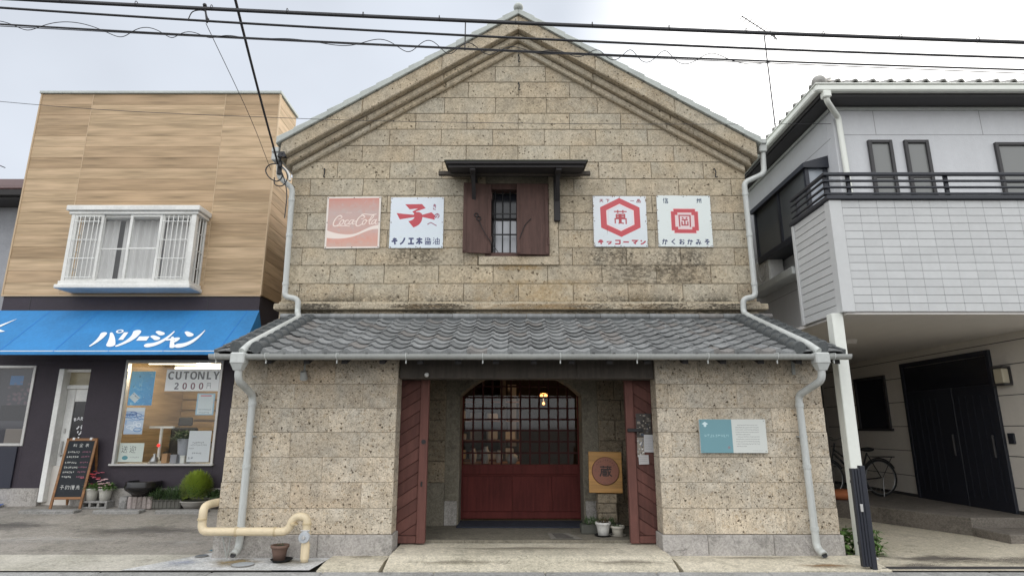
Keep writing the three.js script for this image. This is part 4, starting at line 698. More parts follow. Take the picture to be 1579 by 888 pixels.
enamelSign('enamel_sign', 'white square sign with a red hexagon emblem and red lettering below', 1.325, 4.345, 0.875, (c, w, h) => {
  whiteEnamel(c, w, h, 23);
  const hex = (a, col) => { c.fillStyle = col; c.beginPath(); a.forEach(([x, y], i) => (i ? c.lineTo(x * w, y * h) : c.moveTo(x * w, y * h))); c.closePath(); c.fill(); };
  const H = [[0.495, 0.035], [0.875, 0.225], [0.88, 0.625], [0.515, 0.81], [0.14, 0.63], [0.13, 0.225]], cx = 0.505, cy = 0.425, sc = (k) => H.map(([x, y]) => [cx + (x - cx) * k, cy + (y - cy) * k]);
  hex(H, '#bb3641'); hex(sc(0.70), '#e3cfd0'); hex(sc(0.65), '#d5d8de');
  c.strokeStyle = '#c0a4aa'; c.lineWidth = 2; c.beginPath(); sc(0.60).forEach(([x, y], i) => (i ? c.lineTo(x * w, y * h) : c.moveTo(x * w, y * h))); c.closePath(); c.stroke();
  c.strokeStyle = '#a42b36'; glyph(c, '萬', w * 0.36, h * 0.265, w * 0.30, h * 0.31, w * 0.024);
  c.fillStyle = '#a42b36'; c.fillRect(w * 0.475, h * 0.36, w * 0.055, h * 0.17);
  c.strokeStyle = '#8d4650'; rowOf(c, '天下', w * 0.115, h * 0.055, w * 0.085, h * 0.075, w * 0.12, w * 0.012); rowOf(c, '一品', w * 0.70, h * 0.055, w * 0.085, h * 0.075, w * 0.12, w * 0.012);
  c.strokeStyle = '#a62f42'; [...'キッコーマン'].forEach((ch, i) => glyph(c, ch, w * (0.06 + i * 0.158), h * 0.855, w * 0.125, h * 0.105, w * 0.027));
  const g = c.createLinearGradient(0, h * 0.62, 0, h * 0.78); g.addColorStop(0, 'rgba(90,60,40,0.55)'); g.addColorStop(1, 'rgba(90,60,40,0)'); c.fillStyle = g; c.fillRect(w * 0.245, h * 0.62, w * 0.015, h * 0.18);
}, -0.006);
enamelSign('enamel_sign', 'white square sign with a small red square crest and dark blue hiragana', 2.37, 4.345, 0.885, (c, w, h) => {
  whiteEnamel(c, w, h, 34, '#d5dcda', '#d3dad8');
  const oct = (x0, x1, y0, y1, e, col) => { c.fillStyle = col; c.beginPath(); [[x0 + e, y0], [x1 - e, y0], [x1 - e, y0 + e], [x1, y0 + e], [x1, y1 - e], [x1 - e, y1 - e], [x1 - e, y1], [x0 + e, y1], [x0 + e, y1 - e], [x0, y1 - e], [x0, y0 + e], [x0 + e, y0 + e]].forEach(([x, y], i) => (i ? c.lineTo(x * w, y * h) : c.moveTo(x * w, y * h))); c.closePath(); c.fill(); };
  oct(0.245, 0.765, 0.255, 0.745, 0.05, '#e2b9ba'); oct(0.255, 0.755, 0.265, 0.735, 0.05, '#b72f3c'); oct(0.325, 0.685, 0.335, 0.665, 0.05, '#dcb7b7'); oct(0.335, 0.675, 0.345, 0.655, 0.045, '#d9c3c5');
  c.strokeStyle = '#a32c3a'; glyph(c, '岡', w * 0.37, h * 0.36, w * 0.27, h * 0.27, w * 0.025);
  c.strokeStyle = '#33435a'; glyph(c, '信', w * 0.115, h * 0.04, w * 0.105, h * 0.12, w * 0.014); glyph(c, '州', w * 0.745, h * 0.04, w * 0.105, h * 0.11, w * 0.015);
  c.strokeStyle = '#2c3559'; [...'かくおかみそ'].forEach((ch, i) => glyph(c, ch, w * (0.06 + i * 0.155), h * 0.845, w * 0.115, h * 0.12, w * 0.018));
}, -0.010);
{
  const t = thing('plaque', 'half teal and half white information plaque screwed to the right pier', 'plaque', [2.737, 1.408, 0.03]);
  mesh('panel', bx(-0.413, 0.413, -0.203, 0.203, -0.022, 0.012, 0.004), mat([0.55, 0.56, 0.55], 0.5), t);
  mesh('face', quad(-0.411, 0.411, -0.201, 0.201, 0.0145), canvasMat(1024, 500, (c, w, h) => {
    c.fillStyle = '#cdd0cb'; c.fillRect(0, 0, w, h); c.fillStyle = '#6d97a0'; c.fillRect(0, 0, w * 0.485, h);
    c.fillStyle = '#cfe3e6'; c.beginPath(); [[0.085, 0.07], [0.135, 0.135], [0.105, 0.16], [0.105, 0.20], [0.085, 0.235], [0.065, 0.20], [0.065, 0.16], [0.035, 0.135]].forEach(([x, y], i) => (i ? c.lineTo(x * w, y * h) : c.moveTo(x * w, y * h))); c.fill();
    c.strokeStyle = '#a9cbd0'; scribble(c, w * 0.07, h * 0.455, 9, w * 0.039, 4, 5);
    c.fillStyle = '#8a8288'; c.beginPath(); c.arc(w * 0.425, h * 0.84, 20, 0, 7); c.fill();
    c.strokeStyle = '#77777a'; for (let i = 0; i < 10; i++) scribble(c, w * (0.54 + (i === 0 || i === 5 ? 0.03 : 0)), h * (0.16 + i * 0.07), [23, 26, 26, 26, 17, 24, 26, 26, 26, 13][i] - 3, w * 0.0148, 2.2, 60 + i);
    c.strokeStyle = '#a9aaa8'; scribble(c, w * 0.78, h * 0.92, 11, w * 0.013, 1.5, 91);
  }, 0.4), t);
  for (const sx of [-0.39, 0.39]) for (const sy of [-0.18, 0.18]) mesh('screw', moved(raw(new THREE.SphereGeometry(0.006, 8, 6)), sx, sy, 0.0145), M.chrome, t);
}
// notices on the right sliding door
function flyer(name, label, cat, x0, x1, y0, y1, z, draw, px = 256, tilt = 0) {
  const t = mesh(name, [bx(-(x1 - x0) / 2, (x1 - x0) / 2, -(y1 - y0) / 2, (y1 - y0) / 2, -0.001, 0.001, 0)], mat([0.6, 0.6, 0.58], 0.7));
  t.position.set((x0 + x1) / 2, (y0 + y1) / 2, z); t.rotation.z = tilt;
  mesh('print', quad(-(x1 - x0) / 2, (x1 - x0) / 2, -(y1 - y0) / 2, (y1 - y0) / 2, 0.003), canvasMat(px, Math.round((px * (y1 - y0)) / (x1 - x0)), draw, 0.5), t);
  return tag(t, label, cat);
}
const collage = (seed, cols, bg) => (c, w, h) => { c.fillStyle = bg; c.fillRect(0, 0, w, h); const r = rng(seed); for (let i = 0; i < 46; i++) { c.fillStyle = cols[Math.floor(r() * cols.length)]; c.fillRect(r() * w * 0.9, r() * h * 0.94, w * (0.05 + 0.2 * r()), h * (0.02 + 0.09 * r())); } };
flyer('flyer', 'dark upper flyer with small photographs on the right sliding door', 'flyer', 1.625, 1.825, 1.39, 1.69, -0.362, collage(5, ['#2b2a2c', '#5d5852', '#8d857a', '#3f4654', '#a59d92', '#1d1b1c'], '#39332f'));
flyer('flyer', 'white printed sheet in the middle of the notices on the right sliding door', 'flyer', 1.715, 1.845, 1.20, 1.42, -0.358, (c, w, h) => { c.fillStyle = '#b9b9bb'; c.fillRect(0, 0, w, h); c.strokeStyle = '#7c7c80'; for (let i = 0; i < 9; i++) scribble(c, w * 0.1, h * (0.1 + i * 0.09), 12, w * 0.06, 2, 7 + i); }, 200, -0.02);
flyer('flyer', 'small mottled leaflet beside the white sheet on the right sliding door', 'flyer', 1.625, 1.713, 1.14, 1.385, -0.358, collage(9, ['#c9c5bd', '#4a4540', '#8e8478', '#6d6f78', '#d6d6d4'], '#8c857b'), 160);
flyer('flyer', 'lowest white slip pinned on the right sliding door', 'flyer', 1.635, 1.765, 1.05, 1.165, -0.354, (c, w, h) => { c.fillStyle = '#b4b2b2'; c.fillRect(0, 0, w, h); c.strokeStyle = '#8a8a8c'; for (let i = 0; i < 3; i++) scribble(c, w * 0.1, h * (0.2 + i * 0.22), 9, w * 0.08, 2, 77 + i); }, 160, 0.03);

// sign board on its stone post
{
  const t = thing('sign_board', 'golden wooden board with a brown round disc bearing one dark character', 'sign board', [1.305, 0.905, -1.06], -0.06);
  t.rotation.x = -0.10; t.rotation.z = -0.02;
  mesh('board', bx(-0.232, 0.232, -0.275, 0.275, -0.02, 0.012, 0.006), M.timberGold, t);
  const dm = mat([0.21, 0.085, 0.052], 0.6, { map: WOOD }), d = mesh('disc', raw(new THREE.CylinderGeometry(0.183, 0.190, 0.03, 40)).rotateX(Math.PI / 2).translate(0, 0.015, 0.026), dm, t);
  mesh('lettering', moved(disc(0.180, 40), 0, 0.015, 0.0435), canvasMat(512, 512, (c, w, h) => {
    c.fillStyle = '#84523f'; c.fillRect(0, 0, w, h); wear(c, w, h, 4, 200, '#6d4436', 40);
    c.strokeStyle = '#1d0c0a'; glyph(c, '蔵', w * 0.24, h * 0.29, w * 0.52, h * 0.44, w * 0.048);
    c.strokeStyle = '#573024'; c.lineWidth = 5; for (let i = 0; i < 9; i++) { c.save(); c.translate(w / 2, h / 2); c.rotate(-0.95 + i * 0.24); scribble(c, -16, -h * 0.43, 1, 34, 5, 30 + i); c.restore(); }
  }, 0.55), d);
  const p = thing('stone_post', 'rough square stone post carrying the golden sign board', 'post', [1.315, 0.12, -1.12]);
  for (let i = 0; i < 4; i++) mesh('stone_block', bx(-0.135 + 0.004 * (i % 2), 0.135 - 0.005 * (i % 3), i * 0.125 + 0.002, i * 0.125 + 0.123, -0.11, 0.11 - 0.004 * (i % 2), 0.012), M.porchStone, p);
}
function foliage(n, spread, len, wid, seed, { up = 0.5, droop = 0.3, from = 0, ball = 0 } = {}) {   // many small bent blades
  const r = rng(seed), P = [], N = [], U = [];
  const d = new THREE.Vector3(), s = new THREE.Vector3(), nn = new THREE.Vector3();
  for (let i = 0; i < n; i++) {
    const a = r() * 6.283, el = ball ? Math.asin(r() * 1.7 - 0.7) : up + (r() - 0.5) * 1.1;
    d.set(Math.cos(a) * Math.cos(el), Math.sin(el), Math.sin(a) * Math.cos(el)).normalize();
    const q = ball ? ball * (0.45 + 0.55 * Math.sqrt(r())) : 0, bs = [d.x * q + (ball ? 0 : (r() - 0.5) * spread * 2), d.y * q * 1.08 + from * r(), d.z * q + (ball ? 0 : (r() - 0.5) * spread * 1.2)];
    if (ball) d.add(new THREE.Vector3((r() - 0.5) * 0.9, 0.55 + (r() - 0.5) * 0.5, (r() - 0.5) * 0.9)).normalize();
    const L = len * (0.55 + 0.6 * r()), w = wid * (0.6 + 0.6 * r());
    s.set(-d.z, 0.3 * (r() - 0.5), d.x).normalize(); nn.crossVectors(s, d).normalize(); if (nn.y < 0) nn.negate();
    const M1 = [bs[0] + d.x * L * 0.55, bs[1] + d.y * L * 0.55, bs[2] + d.z * L * 0.55], T = [bs[0] + d.x * L, bs[1] + d.y * L - droop * L, bs[2] + d.z * L];
    const l = [M1[0] - s.x * w, M1[1] - s.y * w, M1[2] - s.z * w], ri = [M1[0] + s.x * w, M1[1] + s.y * w, M1[2] + s.z * w];
    for (const tri of [[bs, l, ri], [l, T, ri]]) for (const p of tri) { P.push(...p); N.push(nn.x, nn.y, nn.z); U.push(0, 0); }
  }
  const g = new THREE.BufferGeometry(); g.setAttribute('position', new THREE.Float32BufferAttribute(P, 3)); g.setAttribute('uv', new THREE.Float32BufferAttribute(U, 2)); g.computeVertexNormals();
  return g;
}
const potShape = (r0, r1, h, lip = 0.012) => lathe([[0.001, 0], [r0, 0], [r0 + (r1 - r0) * 0.5, h * 0.5], [r1, h - 0.03], [r1 + lip, h - 0.028], [r1 + lip, h], [r1 - 0.006, h], [r1 - 0.012, h - 0.02]], 28);
function pot(name, label, at, r0, r1, h, m, o = {}) {
  const t = thing(name, label, 'flower pot', at, 0, o.group);
  mesh('pot', potShape(r0, r1, h), m, t); mesh('soil', raw(new THREE.CircleGeometry(r1 - 0.008, 20)).rotateX(-Math.PI / 2).translate(0, h - 0.018, 0), M.soil, t);
  if (o.saucer) mesh('saucer', lathe([[0.001, -0.001], [r0 + 0.035, 0.0], [r0 + 0.05, 0.022], [r0 + 0.044, 0.022], [r0 + 0.028, 0.006], [0.001, 0.006]], 28), o.saucer, t);
  if (o.leaves) mesh('foliage', moved(o.leaves, 0, h - 0.02, 0), o.leafMat ?? M.leafDark, t);
  return t;
}
pot('flower_pot', 'taller bright white pot with withered stems below the sign board', [1.205, 0.12, -0.76], 0.068, 0.092, 0.175, M.potWhite, { saucer: M.rubber, leaves: foliage(120, 0.07, 0.10, 0.004, 21, { up: 0.9 }), leafMat: mat([0.10, 0.075, 0.04], 0.9, { side: THREE.DoubleSide }) });
pot('flower_pot', 'shorter cream pot on a pale saucer nearest the right sliding door', [1.395, 0.12, -0.76], 0.062, 0.083, 0.13, mat([0.52, 0.49, 0.42], 0.6, { map: GRIME }), { saucer: mat([0.50, 0.47, 0.41], 0.6, { map: GRIME }), leaves: foliage(90, 0.06, 0.06, 0.006, 22, { up: 0.7 }), leafMat: M.leafDark });
{
  const t = thing('planter_box', 'low dark planter with sparse greenery behind the two white pots', 'planter', [1.13, 0.12, -0.98]);
  mesh('box', bx(-0.2, 0.36, 0, 0.12, -0.09, 0.09, 0.01), mat([0.10, 0.10, 0.085], 0.9, { map: GRIME }), t); mesh('foliage', moved(foliage(260, 0.2, 0.16, 0.006, 25, { up: 1.0 }), 0.05, 0.11, 0), M.leafDark, t);
  const m = mesh('doormat', bx(-0.80, 1.06, 0.121, 0.136, -2.02, -1.40, 0.004), mat([0.030, 0.036, 0.055], 1, { bumpMap: FINE, bumpScale: 0.006 })); tag(m, 'dark blue doormat laid before the lattice door', 'doormat');
}
{
  // lamp; pale stock added to stand for street reflections in the lattice glass
  const l = thing('pendant_lamp', 'small brass pendant lamp glowing behind the lattice door', 'lamp', [0.615, 2.12, -4.2]);
  const glow = new THREE.MeshStandardMaterial({ color: 0x000000, emissive: new THREE.Color().setRGB(1, 0.40, 0.12), emissiveIntensity: 2.6 });
  mesh('cord', rod([0, 0.06, 0], [0, 0.88, 0], 0.006, 6), M.blackIron, l); mesh('cap', lathe([[0.001, 0.10], [0.03, 0.09], [0.09, 0.045], [0.088, 0.04], [0.03, 0.07]], 18), mat([0.3, 0.2, 0.08], 0.4, { metalness: 0.8 }), l);
  for (const [x, y] of [[-0.04, 0.0], [0.045, 0.005], [0, -0.15]]) mesh('bulb', moved(raw(new THREE.SphereGeometry(y < -0.1 ? 0.028 : 0.034, 12, 10)), x, y, 0), glow, l);
  mesh('arm', rod([0, -0.13, 0], [0, 0.09, 0], 0.006, 6), M.blackIron, l);
  const pl = new THREE.PointLight(new THREE.Color().setRGB(1, 0.6, 0.3), 1.5); pl.position.set(0.615, 2.02, -4.12); pl.castShadow = true; pl.shadow.radius = 3; scene.add(pl);
  const tb = thing('added_display_table', 'added wooden display table with pale goods standing for street reflections', 'table', [-0.6, 0.14, -4.0]);
  mesh('table_top', bx(-0.75, 0.75, 0.70, 0.74, -0.4, 0.4, 0.006), M.timber, tb); for (const [x, z] of [[-0.7, -0.35], [0.7, -0.35], [-0.7, 0.35], [0.7, 0.35]]) mesh('leg', bx(x - 0.03, x + 0.03, 0, 0.698, z - 0.03, z + 0.03, 0.004), M.timber, tb);
  const r = rng(88), names = ['tall white jar', 'squat white jar', 'white lidded jar', 'plain white crock', 'slim white bottle', 'broad white bowl'];
  for (let i = 0; i < 6; i++) { const h = 0.16 + 0.26 * r(), w = 0.05 + 0.06 * r(); const j = mesh('jar', lathe([[0.001, 0], [w * 0.7, 0], [w, h * 0.35], [w * 0.95, h * 0.7], [w * 0.5, h * 0.88], [w * 0.55, h], [w * 0.45, h], [0.001, h * 0.9]], 18), M.potWhite); j.position.set(-1.2 + i * 0.24, 0.88, -3.9 + 0.2 * (i % 2)); tag(j, names[i] + ' added on the display table to stand for street reflections', 'jar'); }
  const sh = thing('shelf', 'added pale wall shelf with cloth bundles standing for street reflections', 'shelf', [-0.75, 0.14, -5.6]);
  for (let i = 0; i < 5; i++) mesh('shelf_board', bx(-0.9, 0.9, 0.3 + i * 0.4, 0.325 + i * 0.4, -0.2, 0.2, 0.004), M.timber, sh);
  for (const x of [-0.93, 0.9]) mesh('side_panel', bx(x, x + 0.03, 0, 2.1, -0.2, 0.2, 0.004), M.timber, sh);
  for (let i = 0; i < 14; i++) mesh('bundle', bx(-0.85 + (i % 5) * 0.35, -0.62 + (i % 5) * 0.35 + 0.05 * r(), 0.327 + Math.floor(i / 5) * 0.4 + 0.4, 0.45 + Math.floor(i / 5) * 0.4 + 0.4 + 0.1 * r(), -0.15, 0.17, 0.02), pick([M.potWhite, M.curtain, M.cream, M.houseCream]), sh);
  const cl = mesh('added_noren_cloth', [raw(new THREE.PlaneGeometry(0.2, 1.4, 12, 1)).translate(0, -0.75, 0)], M.curtain); cl.position.set(0.0, 2.55, -6.6); tag(cl, 'narrow white cloth added inside the storehouse to stand for a street reflection', 'curtain');
}

// ================================================================ the barber shop on the left
const ZS = -3.14;
const shop = thing('barber_shop', 'two-storey barber shop clad in wood-print siding with a blue awning', 'building');
{
  // body
  mesh('body', bx(-9.38, -4.70, 0.2, 6.7, -11, ZS - 2.9, 0), M.houseCream, shop);
  mesh('body', bx(-9.38, -4.70, 3.0, 7.98, ZS - 0.92, ZS - 0.03, 0), M.shopDark, shop);
  mesh('body', [bx(-9.38, -4.70, 3.0, 6.7, ZS - 2.9, ZS - 0.92, 0), bx(-4.79, -4.70, 0.2, 3.0, ZS - 2.9, ZS - 0.05, 0), bx(-9.38, -9.3, 0.2, 3.0, ZS - 2.9, ZS - 0.05, 0)], M.shopDark, shop);
  // siding boards: three bays between joints
  const cols = [[-9.42, -8.40], [-8.385, -5.745], [-5.73, -4.665]], rows = 18, h = (8.02 - 3.91) / rows, up = group('siding', shop);
  for (let r = 0; r < rows; r++) for (const [a, b] of cols) {
    const y0 = 3.91 + r * h, k = mesh('siding_board', bx(a, b, y0 + 0.0022, y0 + h - 0.0005, ZS - 0.025, ZS + (r % 2 ? 0 : 0.0015), 0.0016), pick(M.siding), up);
  }
  for (let r = 0; r < rows; r++) mesh('siding_board', bx(-4.695, -4.655, 3.91 + r * h + 0.0015, 3.91 + (r + 1) * h - 0.0015, r < 12 ? ZS - 3.0 : ZS - 0.93, ZS - 0.026, 0.003), pick(M.siding), up);
  each('joint_strip', [bx(-8.40, -8.385, 3.91, 8.02, ZS - 0.02, ZS + 0.004, 0.001), bx(-5.745, -5.73, 3.91, 8.02, ZS - 0.02, ZS + 0.004, 0.001)], M.tanTrim, up);
  each('corner_trim', [bx(-9.45, -9.42, 3.89, 8.03, ZS - 0.05, ZS + 0.012, 0.003), bx(-4.665, -4.64, 3.89, 8.03, ZS - 0.05, ZS + 0.012, 0.003)], M.tanTrim, up);
  mesh('base_trim', bx(-9.44, -4.65, 3.87, 3.905, ZS - 0.03, ZS + 0.02, 0.003), M.tanTrim, up);
  mesh('coping', [bx(-9.47, -4.62, 8.03, 8.085, ZS - 0.96, ZS + 0.035, 0.006)], M.verge, shop);
  // dark lower wall round its openings
  const Z0 = ZS - 0.10, wall = mesh('wall', [bx(-9.40, -4.66, 2.70, 3.865, Z0, ZS - 0.004, 0), bx(-9.40, -8.135, 2.60, 2.698, Z0, ZS - 0.004, 0), bx(-8.55, -8.135, 0.5, 2.598, Z0, ZS - 0.004, 0), bx(-9.40, -8.552, 0.5, 1.20, Z0, ZS - 0.004, 0), bx(-7.57, -6.95, 0.5, 2.698, Z0, ZS - 0.004, 0), bx(-5.19, -4.66, 0.5, 2.698, Z0, ZS - 0.004, 0), bx(-6.948, -5.192, 0.5, 0.87, Z0, ZS - 0.004, 0), bx(-8.133, -7.572, 2.54, 2.698, Z0, ZS - 0.004, 0)], M.shopDark, shop);
  each('wall_joint', [bx(-5.62, -5.61, 3.62, 3.865, ZS - 0.02, ZS + 0.001, 0), bx(-8.9, -8.89, 3.62, 3.865, ZS - 0.02, ZS + 0.001, 0)], M.brownTrim, shop);
  each('plinth', [bx(-9.40, -8.14, 0.05, 0.498, ZS - 0.1, ZS + 0.012, 0.006), bx(-7.565, -4.655, 0.05, 0.498, ZS - 0.1, ZS + 0.012, 0.006)], M.plinth, shop);
  mesh('sill_wall', bx(-9.38, -4.70, 0.1, 0.86, ZS - 0.16, ZS - 0.102, 0), M.houseCream, shop);
}
{
  // upstairs bay window
  const b = group('bay_window', shop), x0 = -8.10, x1 = -5.80, y0 = 4.02, y1 = 5.36, zf = ZS + 0.40;
  each('head', [bx(x0 - 0.08, x1 + 0.07, y1 + 0.03, y1 + 0.13, ZS, zf + 0.06, 0.012), bx(x0 - 0.04, x1 + 0.035, y1 - 0.03, y1 + 0.028, ZS, zf + 0.02, 0.008)], M.white, b);
  each('sill', [bx(x0 - 0.07, x1 + 0.06, y0 - 0.09, y0 - 0.02, ZS, zf + 0.05, 0.012), bx(x0 - 0.03, x1 + 0.025, y0 - 0.018, y0 + 0.05, ZS, zf + 0.015, 0.006)], M.white, b);
  each('frame', [bx(x0, x0 + 0.07, y0 + 0.05, y1 - 0.03, zf - 0.07, zf, 0.006), bx(x1 - 0.09, x1, y0 + 0.05, y1 - 0.03, zf - 0.09, zf, 0.006), bx(x1 - 0.06, x1, y0 + 0.05, y1 - 0.03, ZS, ZS + 0.05, 0.006), bx(x0, x0 + 0.06, y0 + 0.05, y1 - 0.03, ZS, ZS + 0.05, 0.006)], M.white, b);
  // grilles on the outer lights, sliding sashes between
  const sash = (a, c, z, rail) => { const s = mesh('sash', [bx(a, a + 0.05, y0 + 0.05, y1 - 0.03, z - 0.03, z, 0.004), bx(c - 0.05, c, y0 + 0.05, y1 - 0.03, z - 0.03, z, 0.004), bx(a + 0.05, c - 0.05, y1 - 0.075, y1 - 0.03, z - 0.03, z - 0.001, 0.004), bx(a + 0.05, c - 0.05, y0 + 0.05, y0 + 0.10, z - 0.03, z - 0.001, 0.004), ...(rail ? [bx(a + 0.05, c - 0.05, 4.67, 4.695, z - 0.025, z - 0.004, 0.002)] : [])], M.white, b); mesh('pane', quad(a + 0.05, c - 0.05, y0 + 0.1, y1 - 0.075, z - 0.018), M.glass, s); };
  sash(x0 + 0.07, -7.50, zf - 0.01, 0); sash(-7.545, -6.97, zf - 0.045, 1); sash(-7.015, -6.42, zf - 0.01, 1); sash(-6.44, x1 - 0.09, zf - 0.045, 0);
  const gr = (a, c, z) => { for (let i = 0; i < 6; i++) mesh('grille_bar', rod([a + 0.03 + ((c - a - 0.06) * i) / 5, y0 + 0.08, z], [a + 0.03 + ((c - a - 0.06) * i) / 5, y1 - 0.06, z], 0.008, 6), M.white, b); for (let j = 0; j < 4; j++) mesh('grille_bar', rod([a, y0 + 0.11 + j * 0.35, z], [c, y0 + 0.11 + j * 0.35, z], 0.009, 6), M.white, b); };
  gr(x0 + 0.09, -7.53, zf + 0.035); gr(-6.40, x1 - 0.10, zf + 0.035);
  for (const xs of [x1 - 0.015, x0 + 0.015]) {
    mesh('side_pane', raw(new THREE.PlaneGeometry(0.30, 1.25)).rotateY(Math.PI / 2).translate(xs, 4.68, ZS + 0.20), M.glass, b);
    mesh('side_bar', [...[0.12, 0.22].map((z) => rod([xs, y0 + 0.05, ZS + z], [xs, y1 - 0.03, ZS + z], 0.009, 6)), ...[4.35, 4.68, 5.01].map((y) => rod([xs, y, ZS + 0.05], [xs, y, zf - 0.08], 0.009, 6))], M.white, b);
  }
  mesh('back_wall', bx(x0 + 0.02, x1 - 0.02, y0, y1, ZS + 0.004, ZS + 0.01, 0), mat([0.12, 0.115, 0.12], 0.9), b);
  const drape = (a, c, seed) => { const g = new THREE.PlaneGeometry(c - a, 1.25, 60, 1), p = g.attributes.position; for (let i = 0; i < p.count; i++) p.setZ(i, 0.02 * Math.sin(p.getX(i) * 55 + seed) + 0.01 * Math.sin(p.getX(i) * 23 + seed)); g.computeVertexNormals(); return mesh('curtain', raw(g).translate((a + c) / 2, 4.68, ZS + 0.12), M.curtain, b); };
  drape(x0 + 0.05, -7.35, 1); drape(-7.28, -6.62, 4); drape(-6.47, x1 - 0.05, 2);
}
{
  // awning with its lettering, and the door, windows and room below
  const aw = group('awning', shop), X0 = -9.6, X1t = -4.63, X1b = -4.45, zt = ZS + 0.04, yt = 3.60, zb = ZS + 1.0, yb = 2.72;
  const slope = Math.hypot(yt - yb, zb - zt), cloth = [[[X0, yt, zt], [X1t, yt, zt], [X1b, yb, zb], [X0, yb, zb]], [[X1t, yt, zt], [X1b, yb, zb], [X1b, yb, zt], [X1t, yb, zt]]];
  mesh('cloth', faces([cloth[0], cloth[1], [[X0, yb, zb], [X1b, yb, zb], [X1b, yb - 0.045, zb + 0.003], [X0, yb - 0.045, zb + 0.003]]], [-7, 2.5, ZS]), M.awning, aw);
  for (let i = 0; i < 6; i++) { const x = -9.35 + i * 0.9; mesh('seam', faces([[[x, yt + 0.002, zt + 0.002], [x + 0.012, yt + 0.002, zt + 0.002], [x + 0.012, yb + 0.003, zb + 0.003], [x, yb + 0.003, zb + 0.003]]], [x, 0, -9]), mat([0.018, 0.17, 0.53], 0.8), aw); }
  mesh('awning_bar', [rod([X0, yb + 0.01, zb - 0.03], [X1b, yb + 0.01, zb - 0.03], 0.018, 8), ...[-8.6, -6.6, -4.7].map((x) => rod([x, yb + 0.02, zb - 0.04], [x, yb + 0.1, zt], 0.012, 6))], M.alu, aw);
  // lettering lies on the cloth
  const text = (x0, x1, t0, t1, px, draw) => { const g = raw(new THREE.PlaneGeometry(x1 - x0, (t1 - t0) * slope)); const m = canvasMat(px, Math.round((px * (t1 - t0) * slope) / (x1 - x0)), draw, 0.7, { transparent: true }); m.alphaMap = m.map.clone(); m.alphaMap.colorSpace = THREE.NoColorSpace; m.map = null; m.color.setRGB(0.72, 0.75, 0.78); const k = mesh('lettering', g, m, aw); const t = (t0 + t1) / 2; k.position.set((x0 + x1) / 2, lerp(yb, yt, t) + 0.006, lerp(zb, zt, t) + 0.006); k.rotation.x = -Math.atan2(zb - zt, yt - yb); return k; };
  text(-7.14, -5.20, 0.08, 0.56, 1200, (c, w, h) => {
    c.fillStyle = '#000'; c.fillRect(0, 0, w, h); c.strokeStyle = c.fillStyle = '#fff'; c.setTransform(0.95, 0, 0.26, 0.92, -0.02 * w, 0.05 * h);
    const T = (pts) => { c.beginPath(); pts.forEach(([x, y], i) => (i ? c.lineTo(x * w, y * h) : c.moveTo(x * w, y * h))); c.closePath(); c.fill(); };
    const B = (x0, y0, x1, y1, x2, y2, w0, w1) => { let px, py; for (let i = 0; i <= 60; i++) { const t = i / 60, x = (1 - t) * (1 - t) * x0 + 2 * t * (1 - t) * x1 + t * t * x2, y = (1 - t) * (1 - t) * y0 + 2 * t * (1 - t) * y1 + t * t * y2, q = lerp(w0, w1, t) * h * 1.34; c.beginPath(); c.ellipse(x * w, y * h, q * 0.55, q * 0.5, 0, 0, 7); c.fill(); } };
    B(0.062, 0.30, 0.058, 0.62, 0.0, 0.93, 0.13, 0.04); B(0.128, 0.26, 0.165, 0.5, 0.18, 0.86, 0.05, 0.17); c.lineWidth = h * 0.05; c.beginPath(); c.ellipse(w * 0.20, h * 0.17, h * 0.085, h * 0.075, 0, 0, 7); c.stroke();   // パ
    T([[0.245, 0.22], [0.285, 0.22], [0.27, 0.62], [0.225, 0.62]]); B(0.365, 0.2, 0.37, 0.62, 0.24, 0.93, 0.16, 0.06);                                                          // リ
    T([[0.405, 0.44], [0.50, 0.44], [0.488, 0.66], [0.393, 0.66]]);                                                                                                          // ー
    B(0.56, 0.20, 0.58, 0.24, 0.60, 0.30, 0.09, 0.13); B(0.53, 0.44, 0.55, 0.48, 0.575, 0.55, 0.09, 0.13); B(0.52, 0.90, 0.64, 0.85, 0.71, 0.18, 0.15, 0.03);                    // シ
    B(0.675, 0.62, 0.72, 0.57, 0.765, 0.56, 0.06, 0.10); B(0.765, 0.56, 0.765, 0.66, 0.74, 0.75, 0.09, 0.04); B(0.715, 0.48, 0.725, 0.75, 0.745, 0.97, 0.05, 0.10);              // ャ
    B(0.83, 0.22, 0.85, 0.28, 0.87, 0.36, 0.08, 0.14); B(0.80, 0.92, 0.92, 0.86, 0.995, 0.12, 0.16, 0.02);                                                                      // ン
  });
  text(-9.55, -8.75, 0.2, 0.82, 500, (c, w, h) => { c.fillStyle = '#000'; c.fillRect(0, 0, w, h); c.fillStyle = '#fff'; const T = (p) => { c.beginPath(); p.forEach(([x, y], i) => (i ? c.lineTo(x * w, y * h) : c.moveTo(x * w, y * h))); c.closePath(); c.fill(); }; T([[0.62, 0.42], [0.98, 0.58], [0.60, 0.68]]); T([[0.55, 0.5], [0.88, 0.06], [0.66, 0.6]]); T([[0.3, 0.1], [0.5, 0.4], [0.62, 0.5], [0.4, 0.6]]); T([[0.05, 0.7], [0.45, 0.55], [0.5, 0.68]]); });
  // door, set back in its opening
  const d = group('door', shop), zd = ZS - 0.16;
  each('frame', [bx(-8.133, -8.04, 0.27, 2.54, zd - 0.05, ZS + 0.008, 0.006), bx(-8.04, -7.3, 2.49, 2.54, zd - 0.05, zd + 0.10, 0.004), bx(-8.04, -7.3, 2.19, 2.26, zd - 0.05, zd + 0.04, 0.004)], M.white, d);
  mesh('transom', quad(-8.04, -7.3, 2.26, 2.49, zd - 0.01), mat([0.42, 0.37, 0.25], 0.3, { map: GRIME }), d);
